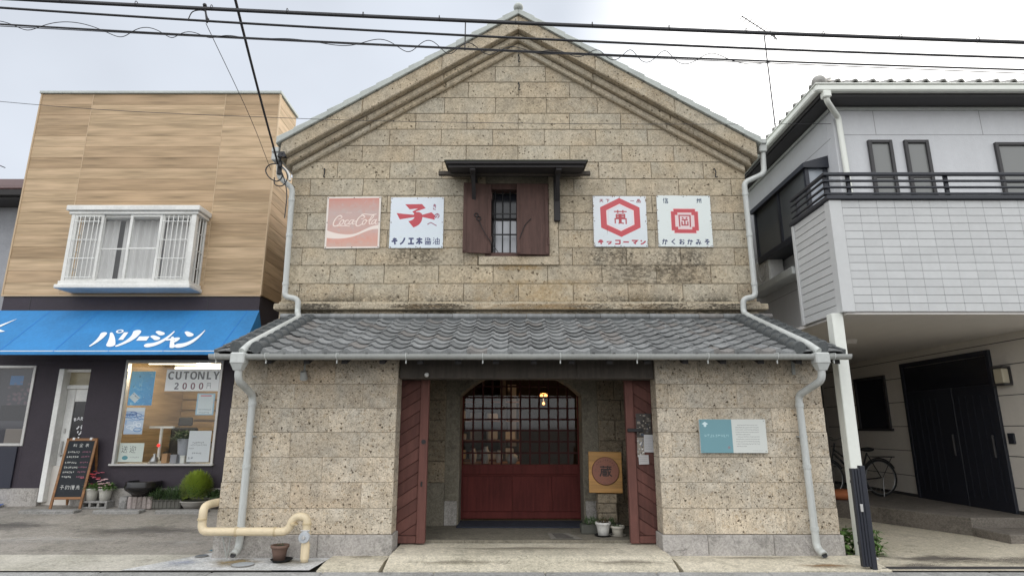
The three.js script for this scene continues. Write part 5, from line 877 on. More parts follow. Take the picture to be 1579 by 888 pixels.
  const leaf = mesh('leaf', [bx(-8.036, -7.89, 0.29, 2.186, zd - 0.04, zd, 0.005), bx(-7.886, -7.3, 1.97, 2.186, zd - 0.04, zd, 0.005), bx(-7.886, -7.3, 0.29, 0.75, zd - 0.04, zd, 0.005)], M.white, d);
  mesh('pane', quad(-7.888, -7.3, 0.75, 1.97, zd - 0.02), canvasMat(420, 860, (c, w, h) => {
    c.fillStyle = '#1b191c'; c.fillRect(0, 0, w, h); c.strokeStyle = c.fillStyle = '#e2e2e4';
    c.font = 'bold ' + Math.round(w * 0.13) + 'px sans-serif'; [...'BARB'].forEach((ch, i) => { c.save(); c.translate(w * (0.05 + i * 0.095), h * (0.285 - 0.012 * i * (3 - i) * 0.7)); c.rotate(-0.2 + i * 0.13); c.fillText(ch, 0, 0); c.restore(); });
    [...'パリーシャン'].forEach((ch, i) => { if (ch === 'ー') { c.fillRect(w * 0.25, h * (0.35 + i * 0.078), w * 0.045, h * 0.05); return; } glyph(c, ch, w * 0.17, h * (0.335 + i * 0.078), w * 0.2, h * 0.07, w * 0.04, 0.2); });
  }, 0.12), leaf);
  mesh('handle', [bx(-7.985, -7.955, 1.02, 1.28, zd + 0.002, zd + 0.04, 0.006), bx(-7.985, -7.90, 1.05, 1.075, zd + 0.03, zd + 0.05, 0.005)], M.alu, leaf);
  mesh('lock', bx(-7.985, -7.955, 1.42, 1.50, zd + 0.002, zd + 0.02, 0.004), M.alu, leaf);
  mesh('back_wall', bx(-8.13, -7.3, 0.2, 2.7, zd - 0.3, zd - 0.25, 0), M.shopDark, d);
  // left window
  const lw = group('window', shop);
  each('frame', [bx(-8.60, -8.552, 1.20, 2.598, ZS - 0.09, ZS + 0.012, 0.004), bx(-9.4, -8.60, 1.20, 1.245, ZS - 0.09, ZS + 0.012, 0.004), bx(-9.4, -8.60, 2.555, 2.598, ZS - 0.09, ZS + 0.012, 0.004)], M.alu, lw);
  mesh('pane', quad(-9.4, -8.60, 1.245, 2.555, ZS - 0.03), M.glass, lw);
  mesh('blind', quad(-9.4, -8.56, 1.22, 2.59, ZS - 0.098), canvasMat(400, 640, (c, w, h) => { c.fillStyle = '#3d3c44'; c.fillRect(0, 0, w, h); const r = rng(4); c.fillStyle = '#35699a'; c.fillRect(w * 0.4, h * 0.12, w * 0.28, h * 0.12); c.fillStyle = '#7d5f69'; for (let i = 0; i < 40; i++) { c.globalAlpha = 0.4; c.beginPath(); c.ellipse(w * (0.4 + 0.55 * r()), h * (0.2 + 0.3 * r()), 14, 10, 0, 0, 7); c.fill(); } c.globalAlpha = 1; c.fillStyle = '#7c7570'; c.fillRect(w * 0.5, h * 0.8, w * 0.4, h * 0.2); c.fillStyle = '#242229'; c.fillRect(w * 0.3, h * 0.5, w * 0.7, h * 0.2); }, 0.8), lw);  // pinkish blots and lifted tone: reflections in the glass, painted on the blind
  mesh('dark_panel', bx(-9.39, -8.62, 0.5, 1.19, ZS, ZS + 0.03, 0.006), mat([0.018, 0.02, 0.035], 0.5), shop);
  // shop window
  const w = group('shop_window', shop);
  each('frame', [bx(-6.948, -6.90, 0.90, 2.698, ZS - 0.09, ZS + 0.02, 0.005), bx(-5.238, -5.192, 0.90, 2.698, ZS - 0.09, ZS + 0.02, 0.005), bx(-6.90, -5.238, 2.645, 2.698, ZS - 0.09, ZS + 0.018, 0.005)], M.alu, w);
  mesh('sill', bx(-6.98, -5.17, 0.868, 0.905, ZS - 0.10, ZS + 0.055, 0.008), M.alu, w);
  mesh('pane', quad(-6.90, -5.238, 0.905, 2.645, ZS - 0.03), M.glass, w);
  // room
  const rm = group('interior', shop), warm = mat([0.40, 0.285, 0.15], 0.8, { map: WOOD }), zB = ZS - 2.6;
  mesh('floor', bx(-7.28, -4.8, 0.2, 0.3, ZS - 2.8, ZS - 0.17, 0), mat([0.2, 0.18, 0.16], 0.8), rm);
  mesh('ceiling', bx(-7.28, -4.8, 2.80, 2.88, ZS - 2.8, ZS - 0.11, 0), mat([0.6, 0.57, 0.5], 0.9), rm);
  mesh('wall', [bx(-7.34, -7.28, 0.2, 2.9, ZS - 2.8, ZS - 0.11, 0), bx(-7.28, -4.8, 0.3, 2.8, ZS - 2.8, zB - 0.05, 0)], warm, rm);
  for (let i = 0; i < 11; i++) mesh('wall_board', bx(-7.27, -4.81, 0.32 + i * 0.225, 0.515 + i * 0.225, zB - 0.03, zB + 0.01, 0.01), warm, rm);
  mesh('door_panel', bx(-5.75, -5.2, 0.3, 2.2, zB, zB + 0.03, 0.006), mat([0.24, 0.14, 0.06], 0.6, { map: WOOD }), rm);
  mesh('barred_hatch', [bx(-6.25, -5.97, 1.75, 2.15, zB, zB + 0.02, 0.004), ...[0, 1, 2, 3].map((i) => rod([-6.21 + i * 0.065, 1.78, zB + 0.035], [-6.21 + i * 0.065, 2.12, zB + 0.035], 0.008, 6))], mat([0.10, 0.10, 0.11], 0.6), rm);
  const tubeMat = new THREE.MeshStandardMaterial({ color: 0x000000, emissive: new THREE.Color().setRGB(1, 0.9, 0.66), emissiveIntensity: 2.6 });
  const lamp = (a, b) => { mesh('light_tube', rod(a, b, 0.022, 10), tubeMat, rm); mesh('light_housing', bx(Math.min(a[0], b[0]), Math.max(a[0], b[0]), 2.74, 2.80, a[2] - 0.05, a[2] + 0.05, 0.006), M.white, rm); };
  lamp([-6.9, 2.70, ZS - 0.6], [-5.3, 2.70, ZS - 0.6]); lamp([-6.9, 2.70, ZS - 1.5], [-5.4, 2.70, ZS - 1.5]);
  const pl = new THREE.PointLight(new THREE.Color().setRGB(1, 0.86, 0.62), 3.2); pl.position.set(-6.1, 2.6, ZS - 1.05); pl.castShadow = true; pl.shadow.radius = 8; scene.add(pl);
  mesh('counter', [bx(-7.2, -5.9, 0.3, 1.15, zB + 0.02, zB + 0.42, 0.01), bx(-7.2, -6.1, 1.15, 1.19, zB + 0.02, zB + 0.46, 0.006)], mat([0.3, 0.27, 0.24], 0.6), rm);
  mesh('window_ledge', bx(-6.90, -5.2, 0.87, 0.902, ZS - 0.45, ZS - 0.102, 0.005), M.white, rm);
}
// posters and cards in the shop window
function card(name, label, cat, x0, x1, y0, y1, z, draw, tilt = 0, px = 320) { return flyer(name, label, cat, x0, x1, y0, y1, z, draw, px, tilt); }
const ZC = ZS - 0.055;
card('price_sign', 'white price card with large black capital letters at the top of the shop window', 'sign', -6.23, -5.25, 2.15, 2.535, ZC, (c, w, h) => {
  c.fillStyle = '#f2f3f3'; c.fillRect(0, 0, w, h); c.fillStyle = '#17181c'; c.font = 'bold ' + Math.round(h * 0.5) + 'px sans-serif'; c.textAlign = 'center';
  [...'CUTONLY'].forEach((ch, i) => { c.fillText(ch, w * (0.085 + i * 0.139), h * 0.46); });
  c.font = 'bold ' + Math.round(h * 0.42) + 'px sans-serif'; c.fillStyle = '#54525a'; c.fillText('2', w * 0.21, h * 0.92); c.fillStyle = '#6b2f40'; [0.36, 0.51, 0.66].forEach((x) => { c.fillText('0', w * x, h * 0.92); });
  c.strokeStyle = '#3c3c42'; glyph(c, '円', w * 0.755, h * 0.60, w * 0.09, h * 0.30, 4);
}, 0, 640);
card('poster', 'large blue poster with pale bubbles and a tilted white slip', 'poster', -6.93 + 0.07, -6.43, 1.90, 2.50, ZC, (c, w, h) => {
  const g = c.createLinearGradient(0, 0, w, h); g.addColorStop(0, '#7fd0ea'); g.addColorStop(0.5, '#35a4dc'); g.addColorStop(1, '#2385bd'); c.fillStyle = g; c.fillRect(0, 0, w, h);
  wear(c, w, h, 9, 60, '#bfe4ee', 34); wear(c, w, h, 10, 30, '#124b78', 30);
  c.save(); c.translate(w * 0.26, h * 0.76); c.rotate(0.7); c.fillStyle = '#c9d6da'; c.fillRect(-w * 0.17, -h * 0.09, w * 0.36, h * 0.2); c.strokeStyle = '#4a5d68'; scribble(c, -w * 0.14, -h * 0.06, 5, w * 0.06, 3, 6); c.restore();
});
card('poster', 'small pale blue poster with white bands below the blue one', 'poster', -6.86, -6.53, 1.40, 1.86, ZC, (c, w, h) => { c.fillStyle = '#aebfd3'; c.fillRect(0, 0, w, h); const r = rng(8); for (let i = 0; i < 16; i++) { c.strokeStyle = ['#4f7db5', '#d5dde6', '#7ea3cc', '#2f5f9b'][i % 4]; c.lineWidth = 8 + 10 * r(); c.beginPath(); c.ellipse(w * r(), h * (0.2 + 0.7 * r()), w * 0.4 * r(), h * 0.07, 0, 0, 7); c.stroke(); } c.fillStyle = '#c9d1d6'; c.fillRect(0, 0, w, h * 0.14); });
card('card', 'white pick-up service card with black brush characters in the lower corner', 'card', -6.89, -6.46, 0.93, 1.25, ZC, (c, w, h) => { c.fillStyle = '#c6cdc6'; c.fillRect(0, 0, w, h); c.strokeStyle = '#33353a'; rowOf(c, '送迎', w * 0.08, h * 0.12, w * 0.28, h * 0.42, w * 0.33, 5); c.fillStyle = '#4f8a93'; c.beginPath(); c.ellipse(w * 0.28, h * 0.78, w * 0.12, h * 0.11, 0, 0, 7); c.fill(); c.strokeStyle = '#7d8286'; scribble(c, w * 0.48, h * 0.72, 6, w * 0.06, 2, 3); });
card('poster', 'small pastel poster below the right end of the price card', 'poster', -5.63, -5.31, 1.73, 2.11, ZC, (c, w, h) => { c.fillStyle = '#8fb5c9'; c.fillRect(0, 0, w, h); c.fillStyle = '#c8d2d4'; c.fillRect(w * 0.08, h * 0.05, w * 0.84, h * 0.9); c.fillStyle = '#c46f7e'; c.fillRect(w * 0.2, h * 0.08, w * 0.6, h * 0.06); wear(c, w, h * 0.6, 6, 20, '#d99a8f', 30); wear(c, w, h, 7, 14, '#7ab2c6', 24); c.strokeStyle = '#5d6c78'; scribble(c, w * 0.15, h * 0.72, 9, w * 0.075, 3, 4); scribble(c, w * 0.2, h * 0.86, 8, w * 0.07, 3, 5); });
card('notice', 'white notice sheet with a few printed lines by the window jamb', 'notice', -5.69, -5.30, 0.93, 1.46, ZC, (c, w, h) => { c.fillStyle = '#c9cdd0'; c.fillRect(0, 0, w, h); c.strokeStyle = '#6d7684'; c.lineWidth = 3; c.strokeStyle = '#55585e'; scribble(c, w * 0.2, h * 0.36, 7, w * 0.07, 3, 14); scribble(c, w * 0.12, h * 0.44, 10, w * 0.07, 2, 15); scribble(c, w * 0.05, h * 0.55, 4, w * 0.06, 2, 18); scribble(c, w * 0.22, h * 0.70, 6, w * 0.07, 3, 16); c.strokeStyle = '#3d4658'; scribble(c, w * 0.06, h * 0.84, 2, w * 0.12, 4, 17); });
{
  const P = pot('potted_plant', 'leafy plant in a grey pot inside the shop window', [-5.85, 0.902, ZS - 0.28], 0.10, 0.14, 0.42, mat([0.34, 0.36, 0.40], 0.6, { map: GRIME }), { leaves: foliage(420, 0.16, 0.26, 0.012, 61, { up: 0.7 }), leafMat: M.leafDark });
  const stand = thing('display_stand', 'white T-shaped stand with a small red light in the shop window', 'stand', [-6.36, 0.902, ZS - 0.36]);
  mesh('post', bx(-0.02, 0.02, 0, 0.62, -0.02, 0.02, 0.004), M.white, stand); mesh('arm', bx(-0.22, 0.22, 0.60, 0.635, -0.03, 0.03, 0.004), M.white, stand); mesh('base', bx(-0.12, 0.12, 0, 0.025, -0.09, 0.09, 0.005), M.white, stand);
  mesh('signal_light', moved(raw(new THREE.SphereGeometry(0.028, 10, 8)), 0.0, 0.30, 0.045), new THREE.MeshStandardMaterial({ color: 0x220000, emissive: new THREE.Color().setRGB(1, 0.05, 0.04), emissiveIntensity: 1.2 }), stand);
  const it = [['small_box', 'brown striped box on the shop window ledge', 'box', [-6.12, 0.10, 0.09], [0.36, 0.20, 0.09]], ['small_box', 'grey patterned box beside the brown one on the window ledge', 'box', [-5.96, 0.11, 0.08], [0.26, 0.26, 0.28]], ['small_box', 'little white carton on the window ledge under the plant', 'box', [-5.80, 0.08, 0.07], [0.6, 0.6, 0.56]]];
  for (const [n, l, cat, [x, w, h], col] of it) { const o = mesh(n, [bx(-w / 2, w / 2, 0, h * 1.6, -0.05, 0.05, 0.006), bx(-w / 2 - 0.006, w / 2 + 0.006, h * 1.6, h * 1.6 + 0.02, -0.055, 0.055, 0.004)], mat(col, 0.6)); o.position.set(x, 0.902, ZS - 0.17); tag(o, l, cat); }
  const car = mesh('ornament', [lathe([[0.001, 0], [0.06, 0], [0.075, 0.04], [0.05, 0.10], [0.02, 0.13], [0.03, 0.16], [0.001, 0.17]], 18)], M.chrome); car.position.set(-6.32, 0.902, ZS - 0.17); tag(car, 'shiny grey ornament at the left end of the ledge goods', 'ornament');
  const ch = thing('barber_chair', 'dark barber chair inside the shop behind the posters', 'chair', [-6.55, 0.3, ZS - 1.5], 0.5);
  mesh('seat', bx(-0.26, 0.26, 0.48, 0.60, -0.26, 0.26, 0.03), M.rubber, ch); mesh('backrest', bx(-0.24, 0.24, 0.62, 1.22, -0.30, -0.18, 0.03), M.rubber, ch); mesh('headrest', bx(-0.13, 0.13, 1.25, 1.42, -0.29, -0.2, 0.02), M.rubber, ch); mesh('base', lathe([[0.001, 0], [0.28, 0], [0.27, 0.04], [0.06, 0.08], [0.05, 0.47], [0.001, 0.47]], 20), M.chrome, ch); for (const s of [-1, 1]) mesh('armrest', bx(s * 0.29 - 0.04, s * 0.29 + 0.04, 0.70, 0.75, -0.2, 0.22, 0.015), M.rubber, ch);
}

// ================================================================ the white house on the right
const villa = thing('white_house', 'white two-storey house with a tiled balcony over a dark carport', 'building');
{
  const ZW = -0.94, XS = 5.07, XE = 7.62;
  // walls
  mesh('wall', [bx(XS, 10.5, 2.95, 6.45, ZW - 0.2, ZW, 0.006)], M.houseWhite, villa);
  mesh('side_wall', bx(XS, XS + 0.2, 2.95, 6.45, -9, ZW - 0.201, 0.004), M.houseWhite, villa);
  for (const y of [5.98, 4.9]) each('siding_joint', [bx(XS + 0.12, 10.5, y, y + 0.010, ZW - 0.01, ZW + 0.0015, 0), bx(XS - 0.0015, XS + 0.01, y, y + 0.010, -9, ZW - 0.12, 0)], M.claddingJoint, villa);
  each('siding_joint', [bx(XS - 0.0015, XS + 0.01, 3.9, 3.91, -9, ZW - 0.1, 0), bx(5.72, 5.728, 5.99, 6.44, ZW - 0.01, ZW + 0.0015, 0), bx(7.4, 7.408, 5.99, 6.44, ZW - 0.01, ZW + 0.0015, 0)], M.claddingJoint, villa);
  // eaves and roof
  const yg = 6.45, ov = 0.34;
  each('soffit', [bx(XS - ov + 0.04, 10.6, yg, yg + 0.03, ZW - 0.1, ZW + ov - 0.02, 0), bx(XS - ov + 0.04, XS + 0.1, yg, yg + 0.03, -9, ZW - 0.1, 0)], M.brownTrim, villa);
  each('fascia', [bx(XS - ov, 10.6, yg + 0.0, yg + 0.13, ZW + ov - 0.02, ZW + ov, 0.003), bx(XS - ov, XS - ov + 0.02, yg, yg + 0.13, -9, ZW + ov - 0.021, 0.003)], M.brownTrim, villa);
  mesh('eave_trim', [bx(XS - 0.05, 10.6, yg - 0.05, yg - 0.002, ZW - 0.01, ZW + 0.05, 0.008), bx(XS - 0.05, XS - 0.005, yg - 0.05, yg - 0.002, -9, ZW + 0.048, 0.008)], M.pipe, villa);
  const gx = XS - ov - 0.10, gz = ZW + ov + 0.10;
  mesh('gutter', [bx(gx, 10.6, yg + 0.045, yg + 0.155, gz - 0.105, gz, 0.02), bx(gx, gx + 0.105, yg + 0.045, yg + 0.155, -9, gz - 0.106, 0.02), bx(gx - 0.012, 10.6, yg + 0.15, yg + 0.172, gz - 0.02, gz + 0.012, 0.006), bx(gx - 0.012, gx + 0.02, yg + 0.15, yg + 0.172, -9, gz - 0.021, 0.006)], M.pole, villa);
  mesh('downpipe', pipeRun([[XS - 0.28, yg + 0.06, gz - 0.05], [XS - 0.27, yg - 0.10, gz - 0.06], [XS + 0.06, yg - 0.20, ZW + 0.06], [XS + 0.09, 4.6, ZW + 0.06], [XS + 0.09, 4.4, ZW + 0.06]], 0.042), M.pole, villa);
  mesh('pipe_box', bx(XS - 0.34, XS - 0.22, yg - 0.06, yg + 0.05, gz - 0.11, gz + 0.01, 0.015), M.pole, villa);
  const rf = group('roof', villa), p = 0.5, yr = yg + 0.17, ex = XS - ov - 0.06, ez = ZW + ov + 0.06;
  mesh('roof_slope', faces([[[ex + 0.02, yr, ez - 0.02], [10.6, yr, ez - 0.02], [10.6, yr + p * 3.4, ez - 3.42], [ex + 3.42, yr + p * 3.4, ez - 3.42]], [[ex + 0.02, yr, ez - 0.02], [ex + 3.42, yr + p * 3.4, ez - 3.42], [ex + 3.42, yr + p * 3.4, -9], [ex + 0.02, yr, -9]], [[ex + 0.02, yr, ez - 0.02], [10.6, yr, ez - 0.02], [10.6, yr, -9], [ex + 0.02, yr, -9]]], [7.5, yr + 0.3, -5]), M.houseTile, rf);
  const tileG = (() => { const n = 10, g = new THREE.PlaneGeometry(0.27, 0.36, n, 1), q = g.attributes.position; g.rotateX(-Math.PI / 2); for (let i = 0; i < q.count; i++) { const u = q.getX(i) / 0.27 + 0.5; q.setY(i, u > 0.55 ? 0.055 * Math.sin((Math.PI * (u - 0.55)) / 0.45) : -0.014 * Math.sin((Math.PI * u) / 0.55)); } g.translate(0, 0.035, -0.18); g.computeVertexNormals(); const f = []; for (let i = 0; i < n; i++) { const X = (k) => (k / n - 0.5) * 0.27, Y = (k) => { const u = k / n; return 0.035 + (u > 0.55 ? 0.055 * Math.sin((Math.PI * (u - 0.55)) / 0.45) : -0.014 * Math.sin((Math.PI * u) / 0.55)); }; f.push([[X(i), Y(i), 0], [X(i + 1), Y(i + 1), 0], [X(i + 1), Y(i + 1) - 0.03, 0], [X(i), Y(i) - 0.03, 0]]); } return merge([raw(g), faces(f, [0, 0, -1])]); })();
  const tl = (x, y, z, turn) => { const k = mesh('roof_tile', tileG, M.houseTile, rf); k.position.set(x, y, z); k.rotation.order = 'YXZ'; k.rotation.set(Math.atan(p) - 0.06, turn, 0); };
  for (let r = 0; r < 3; r++) for (let i = 0; i < 21; i++) { const x = ex + 0.24 + i * 0.27; if (x > ex + 0.1 + r * 0.3) tl(x, yr + p * 0.3 * r, ez - 0.3 * r, 0); }
  for (let r = 0; r < 3; r++) for (let i = 0; i < 26; i++) { const z = ez - 0.24 - i * 0.27; if (z < ez - 0.1 - r * 0.3) tl(ex + 0.3 * r, yr + p * 0.3 * r, z, -Math.PI / 2); }
  mesh('hip_tile', [rod([ex + 0.02, yr + 0.06, ez - 0.02], [ex + 3.4, yr + p * 3.4 + 0.06, ez - 3.4], 0.085, 14), moved(raw(new THREE.SphereGeometry(0.105, 14, 10)), ex + 0.06, yr + 0.07, ez - 0.05)], M.houseTile, rf);
  // windows above the balcony
  const win = (x0, x1, y0, y1) => { const w = group('window', villa); each('frame', [bx(x0, x0 + 0.05, y0, y1, ZW + 0.001, ZW + 0.05, 0.004), bx(x1 - 0.05, x1, y0, y1, ZW + 0.001, ZW + 0.05, 0.004), bx(x0 + 0.05, x1 - 0.05, y1 - 0.05, y1, ZW + 0.001, ZW + 0.048, 0.004), bx(x0 + 0.05, x1 - 0.05, y0, y0 + 0.05, ZW + 0.001, ZW + 0.048, 0.004), bx(x0 + 0.05, x1 - 0.05, y0 + (y1 - y0) * 0.5, y0 + (y1 - y0) * 0.5 + 0.03, ZW + 0.001, ZW + 0.03, 0.003)], M.brownTrim, w); mesh('pane', quad(x0 + 0.05, x1 - 0.05, y0 + 0.05, y1 - 0.05, ZW + 0.018), mat([0.20, 0.205, 0.20], 0.08), w); mesh('blind', quad(x0 + 0.09, x1 - 0.09, y0 + 0.05, y1 - 0.09, ZW + 0.010), M.curtain, w); };
  win(5.555, 5.93, 4.62, 5.88); win(6.12, 6.50, 4.62, 5.88); win(7.53, 9.3, 4.5, 5.84);
  // boxed side window
  const sb = group('side_window', villa), bx0 = 4.70, za = -1.25, zb = -3.35, y0 = 4.66, y1 = 5.62;
  mesh('head', faces([[[bx0 - 0.04, y1 + 0.02, za + 0.05], [XS - 0.002, y1 + 0.14, za + 0.05], [XS - 0.002, y1 + 0.14, zb - 0.05], [bx0 - 0.04, y1 + 0.02, zb - 0.05]], [[bx0 - 0.04, y1 - 0.06, za + 0.05], [XS - 0.002, y1 - 0.06, za + 0.05], [XS - 0.002, y1 - 0.06, zb - 0.05], [bx0 - 0.04, y1 - 0.06, zb - 0.05]], [[bx0 - 0.04, y1 - 0.06, za + 0.05], [bx0 - 0.04, y1 + 0.02, za + 0.05], [bx0 - 0.04, y1 + 0.02, zb - 0.05], [bx0 - 0.04, y1 - 0.06, zb - 0.05]], [[bx0 - 0.04, y1 - 0.06, za + 0.05], [XS - 0.002, y1 - 0.06, za + 0.05], [XS - 0.002, y1 + 0.14, za + 0.05], [bx0 - 0.04, y1 + 0.02, za + 0.05]]], [4.9, y1, -2.3]), M.navy, sb);
  each('frame', [bx(bx0, XS - 0.002, y0 - 0.12, y0, zb, za, 0.006), ...[za - 0.07, -2.33, zb].map((z) => bx(bx0, bx0 + 0.06, y0, y1 - 0.06, z, z + 0.07, 0.005)), bx(XS - 0.07, XS - 0.002, y0, y1 - 0.06, za - 0.07, za, 0.005)], M.navy, sb);
  mesh('pane', raw(new THREE.PlaneGeometry(2.0, 0.9)).rotateY(-Math.PI / 2).translate(bx0 + 0.03, (y0 + y1) / 2 - 0.03, (za + zb) / 2), mat([0.14, 0.15, 0.155], 0.1), sb);
  mesh('end_pane', quad(bx0 + 0.06, XS - 0.07, y0, y1 - 0.06, za - 0.03), mat([0.33, 0.36, 0.40], 0.1), sb);
  mesh('ledge', [bx(4.72, XS - 0.002, 4.06, 4.12, -4.2, -2.05, 0.01), bx(4.70, 4.76, 4.02, 4.15, -4.2, -2.04, 0.01)], M.pipe, villa);
  // balcony
  const bal = group('balcony', villa), X0 = 4.23, Z1 = 0.16, yb = 2.95, yt = 4.46;
  mesh('core', [bx(X0 + 0.03, 10.5, yb + 0.02, yt - 0.01, Z1 - 0.14, Z1 - 0.006, 0), bx(X0 + 0.012, X0 + 0.14, yb + 0.02, yt - 0.01, ZW + 0.02, Z1 - 0.15, 0), bx(X0 + 0.14, XS, yb + 0.02, yb + 0.2, ZW, Z1 - 0.15, 0)], M.claddingJoint, bal);
  const rows = 14, rh = (yt - yb) / rows, cw = 0.235;
  for (let r = 0; r < rows; r++) for (let c = 0; c < 13; c++) { const x = X0 + 0.16 + c * cw; mesh('cladding_tile', bx(x + 0.0015, x + cw - 0.0015, yb + r * rh + 0.0025, yb + (r + 1) * rh - 0.0025, Z1 - 0.02, Z1 + rr(-0.0006, 0.0006), 0.003), pick(M.cladding), bal); }
  mesh('cladding_panel', bx(X0 + 0.16 + 13 * cw, 10.5, yb, yt, Z1 - 0.02, Z1, 0.004), M.cladding[0], bal);
  for (let r = 0; r < rows; r++) mesh('cladding_board', bx(X0, X0 + 0.02, yb + r * rh + 0.004, yb + (r + 1) * rh - 0.004, ZW + 0.08, Z1 - 0.135, 0.005), pick(M.cladding), bal);
  mesh('corner_post', bx(X0 - 0.01, X0 + 0.157, yb - 0.005, yt, Z1 - 0.13, Z1 + 0.012, 0.006), M.cladding[1], bal);
  mesh('corner_post', bx(X0 - 0.012, X0 + 0.06, yb - 0.005, yt, ZW + 0.005, ZW + 0.076, 0.005), M.cladding[1], bal);
  mesh('cap_rail', [bx(X0 - 0.04, 10.5, yt + 0.002, yt + 0.06, Z1 - 0.16, Z1 + 0.04, 0.008), bx(X0 - 0.04, X0 + 0.14, yt + 0.002, yt + 0.06, ZW + 0.0, Z1 - 0.161, 0.008)], M.navy, bal);
  for (let i = 0; i < 4; i++) { const y = yt + 0.115 + i * 0.092, t = i === 3 ? 0.022 : 0.015; mesh('rail_bar', [bx(X0 - 0.02, 10.5, y - t, y + t, Z1 - 0.07, Z1 - 0.04 + (i === 3 ? 0.02 : 0), 0.006), bx(X0 - 0.02, X0 + 0.01 + (i === 3 ? 0.02 : 0), y - t, y + t, ZW + 0.06, Z1 - 0.071, 0.006)], M.navy, bal); }
  for (const [x, z] of [[X0 + 0.03, Z1 - 0.09], [X0 + 0.34, Z1 - 0.09], [5.9, Z1 - 0.09], [7.6, Z1 - 0.09], [X0 + 0.03, ZW + 0.2]]) mesh('rail_post', bx(x - 0.025, x + 0.025, yt + 0.06, yt + 0.40, z - 0.02, z + 0.02, 0.005), M.navy, bal);
  mesh('soffit', bx(X0 + 0.05, 10.5, yb - 0.03, yb + 0.018, -7.2, Z1 - 0.03, 0), M.soffit, villa);
  mesh('downlight', [raw(new THREE.CylinderGeometry(0.16, 0.14, 0.07, 24)).translate(5.55, 2.885, -2.2)], M.soffit, villa);
  // carport
  mesh('side_wall', bx(XE, XE + 0.2, 0.05, 2.92, -7.2, -0.9, 0), M.houseCream, villa);
  mesh('front_wall', bx(XE, 10.5, 0.05, 2.92, -0.9, -0.8, 0), M.houseCream, villa);
  for (const y of [0.62, 1.08, 1.53, 1.99, 2.45, 2.80]) mesh('siding_joint', bx(XE - 0.0015, XE + 0.01, y, y + 0.012, -7.1, -0.95, 0), M.brownTrim, villa);
  mesh('base_trim', bx(XE - 0.012, XE + 0.01, 0.2, 0.30, -7.1, -0.9, 0), M.brownTrim, villa);
  mesh('back_wall', bx(3.7, 7.9, 0, 2.92, -7.4, -7.21, 0), mat([0.09, 0.085, 0.085], 0.9, { map: GRIME }), villa);
  mesh('back_shelf', [bx(3.9, 5.6, 1.02, 1.06, -7.1, -6.4, 0.004), bx(3.9, 5.6, 0.5, 0.54, -7.1, -6.4, 0.004), bx(3.9, 3.95, 0, 1.02, -7.1, -6.4, 0.004), bx(5.55, 5.6, 0, 1.02, -7.1, -6.4, 0.004)], M.soffit, villa);
  const dr = group('entrance_door', villa);
  each('frame', [bx(XE - 0.05, XE - 0.002, 0.24, 2.72, -4.08, -4.0, 0.005), bx(XE - 0.05, XE - 0.002, 0.24, 2.72, -1.92, -1.84, 0.005), bx(XE - 0.05, XE - 0.002, 2.64, 2.72, -4.0, -1.92, 0.005)], M.navy, dr);
  for (const [a, b] of [[-3.99, -2.80], [-2.79, -1.93]]) { const l = mesh('door_leaf', [bx(XE - 0.035, XE - 0.002, 0.245, 2.178, a, b, 0.006), ...[0, 1, 2, 3, 4].map((i) => bx(XE - 0.042, XE - 0.036, 0.4, 2.02, a + 0.12 + i * 0.16, a + 0.14 + i * 0.16, 0))], M.navy, dr); mesh('handle', bx(XE - 0.075, XE - 0.045, 1.05, 1.4, b - 0.12, b - 0.09, 0.006), M.brownTrim, l); }
  mesh('transom', bx(XE - 0.03, XE - 0.002, 2.18, 2.63, -3.99, -1.93, 0.004), mat([0.015, 0.016, 0.022], 0.15), dr);
  const sw = group('window', villa);
  each('frame', [bx(XE - 0.04, XE - 0.002, 1.5, 2.56, -5.75, -5.68, 0.004), bx(XE - 0.04, XE - 0.002, 1.5, 2.56, -4.70, -4.63, 0.004), bx(XE - 0.04, XE - 0.002, 1.45, 1.5, -5.80, -4.58, 0.004), bx(XE - 0.04, XE - 0.002, 2.5, 2.56, -5.68, -4.70, 0.004)], M.brownTrim, sw);
  mesh('pane', raw(new THREE.PlaneGeometry(0.98, 1.0)).rotateY(-Math.PI / 2).translate(XE - 0.012, 2.0, -5.19), mat([0.02, 0.022, 0.03], 0.12), sw);
  const wl = mesh('wall_lamp', bx(XE - 0.12, XE - 0.02, 2.17, 2.40, -1.72, -1.54, 0.012), mat([0.55, 0.50, 0.38], 0.4), villa); mesh('lamp_cage', [bx(XE - 0.135, XE - 0.005, 2.40, 2.43, -1.75, -1.51, 0.004), bx(XE - 0.135, XE - 0.005, 2.14, 2.17, -1.75, -1.51, 0.004), bx(XE - 0.02, XE - 0.002, 2.17, 2.40, -1.75, -1.51, 0.003)], M.brownTrim, wl);
  mesh('intercom', [bx(XE - 0.03, XE - 0.002, 1.27, 1.43, -1.78, -1.66, 0.006), raw(new THREE.CylinderGeometry(0.02, 0.02, 0.012, 12)).rotateZ(Math.PI / 2).translate(XE - 0.035, 1.38, -1.72)], M.navy, villa);
  const po = mesh('carport_pole', bx(4.12, 4.265, 0.0, 2.945, -0.06, 0.085, 0.008), M.pole, villa);
  mesh('base_plate', bx(4.085, 4.30, 0.0, 0.02, -0.10, 0.12, 0.004), M.alu, po);
  const ac = thing('air_conditioner', 'white outdoor air conditioner unit on the narrow side ledge', 'air conditioner', [4.88, 4.122, -3.35]);
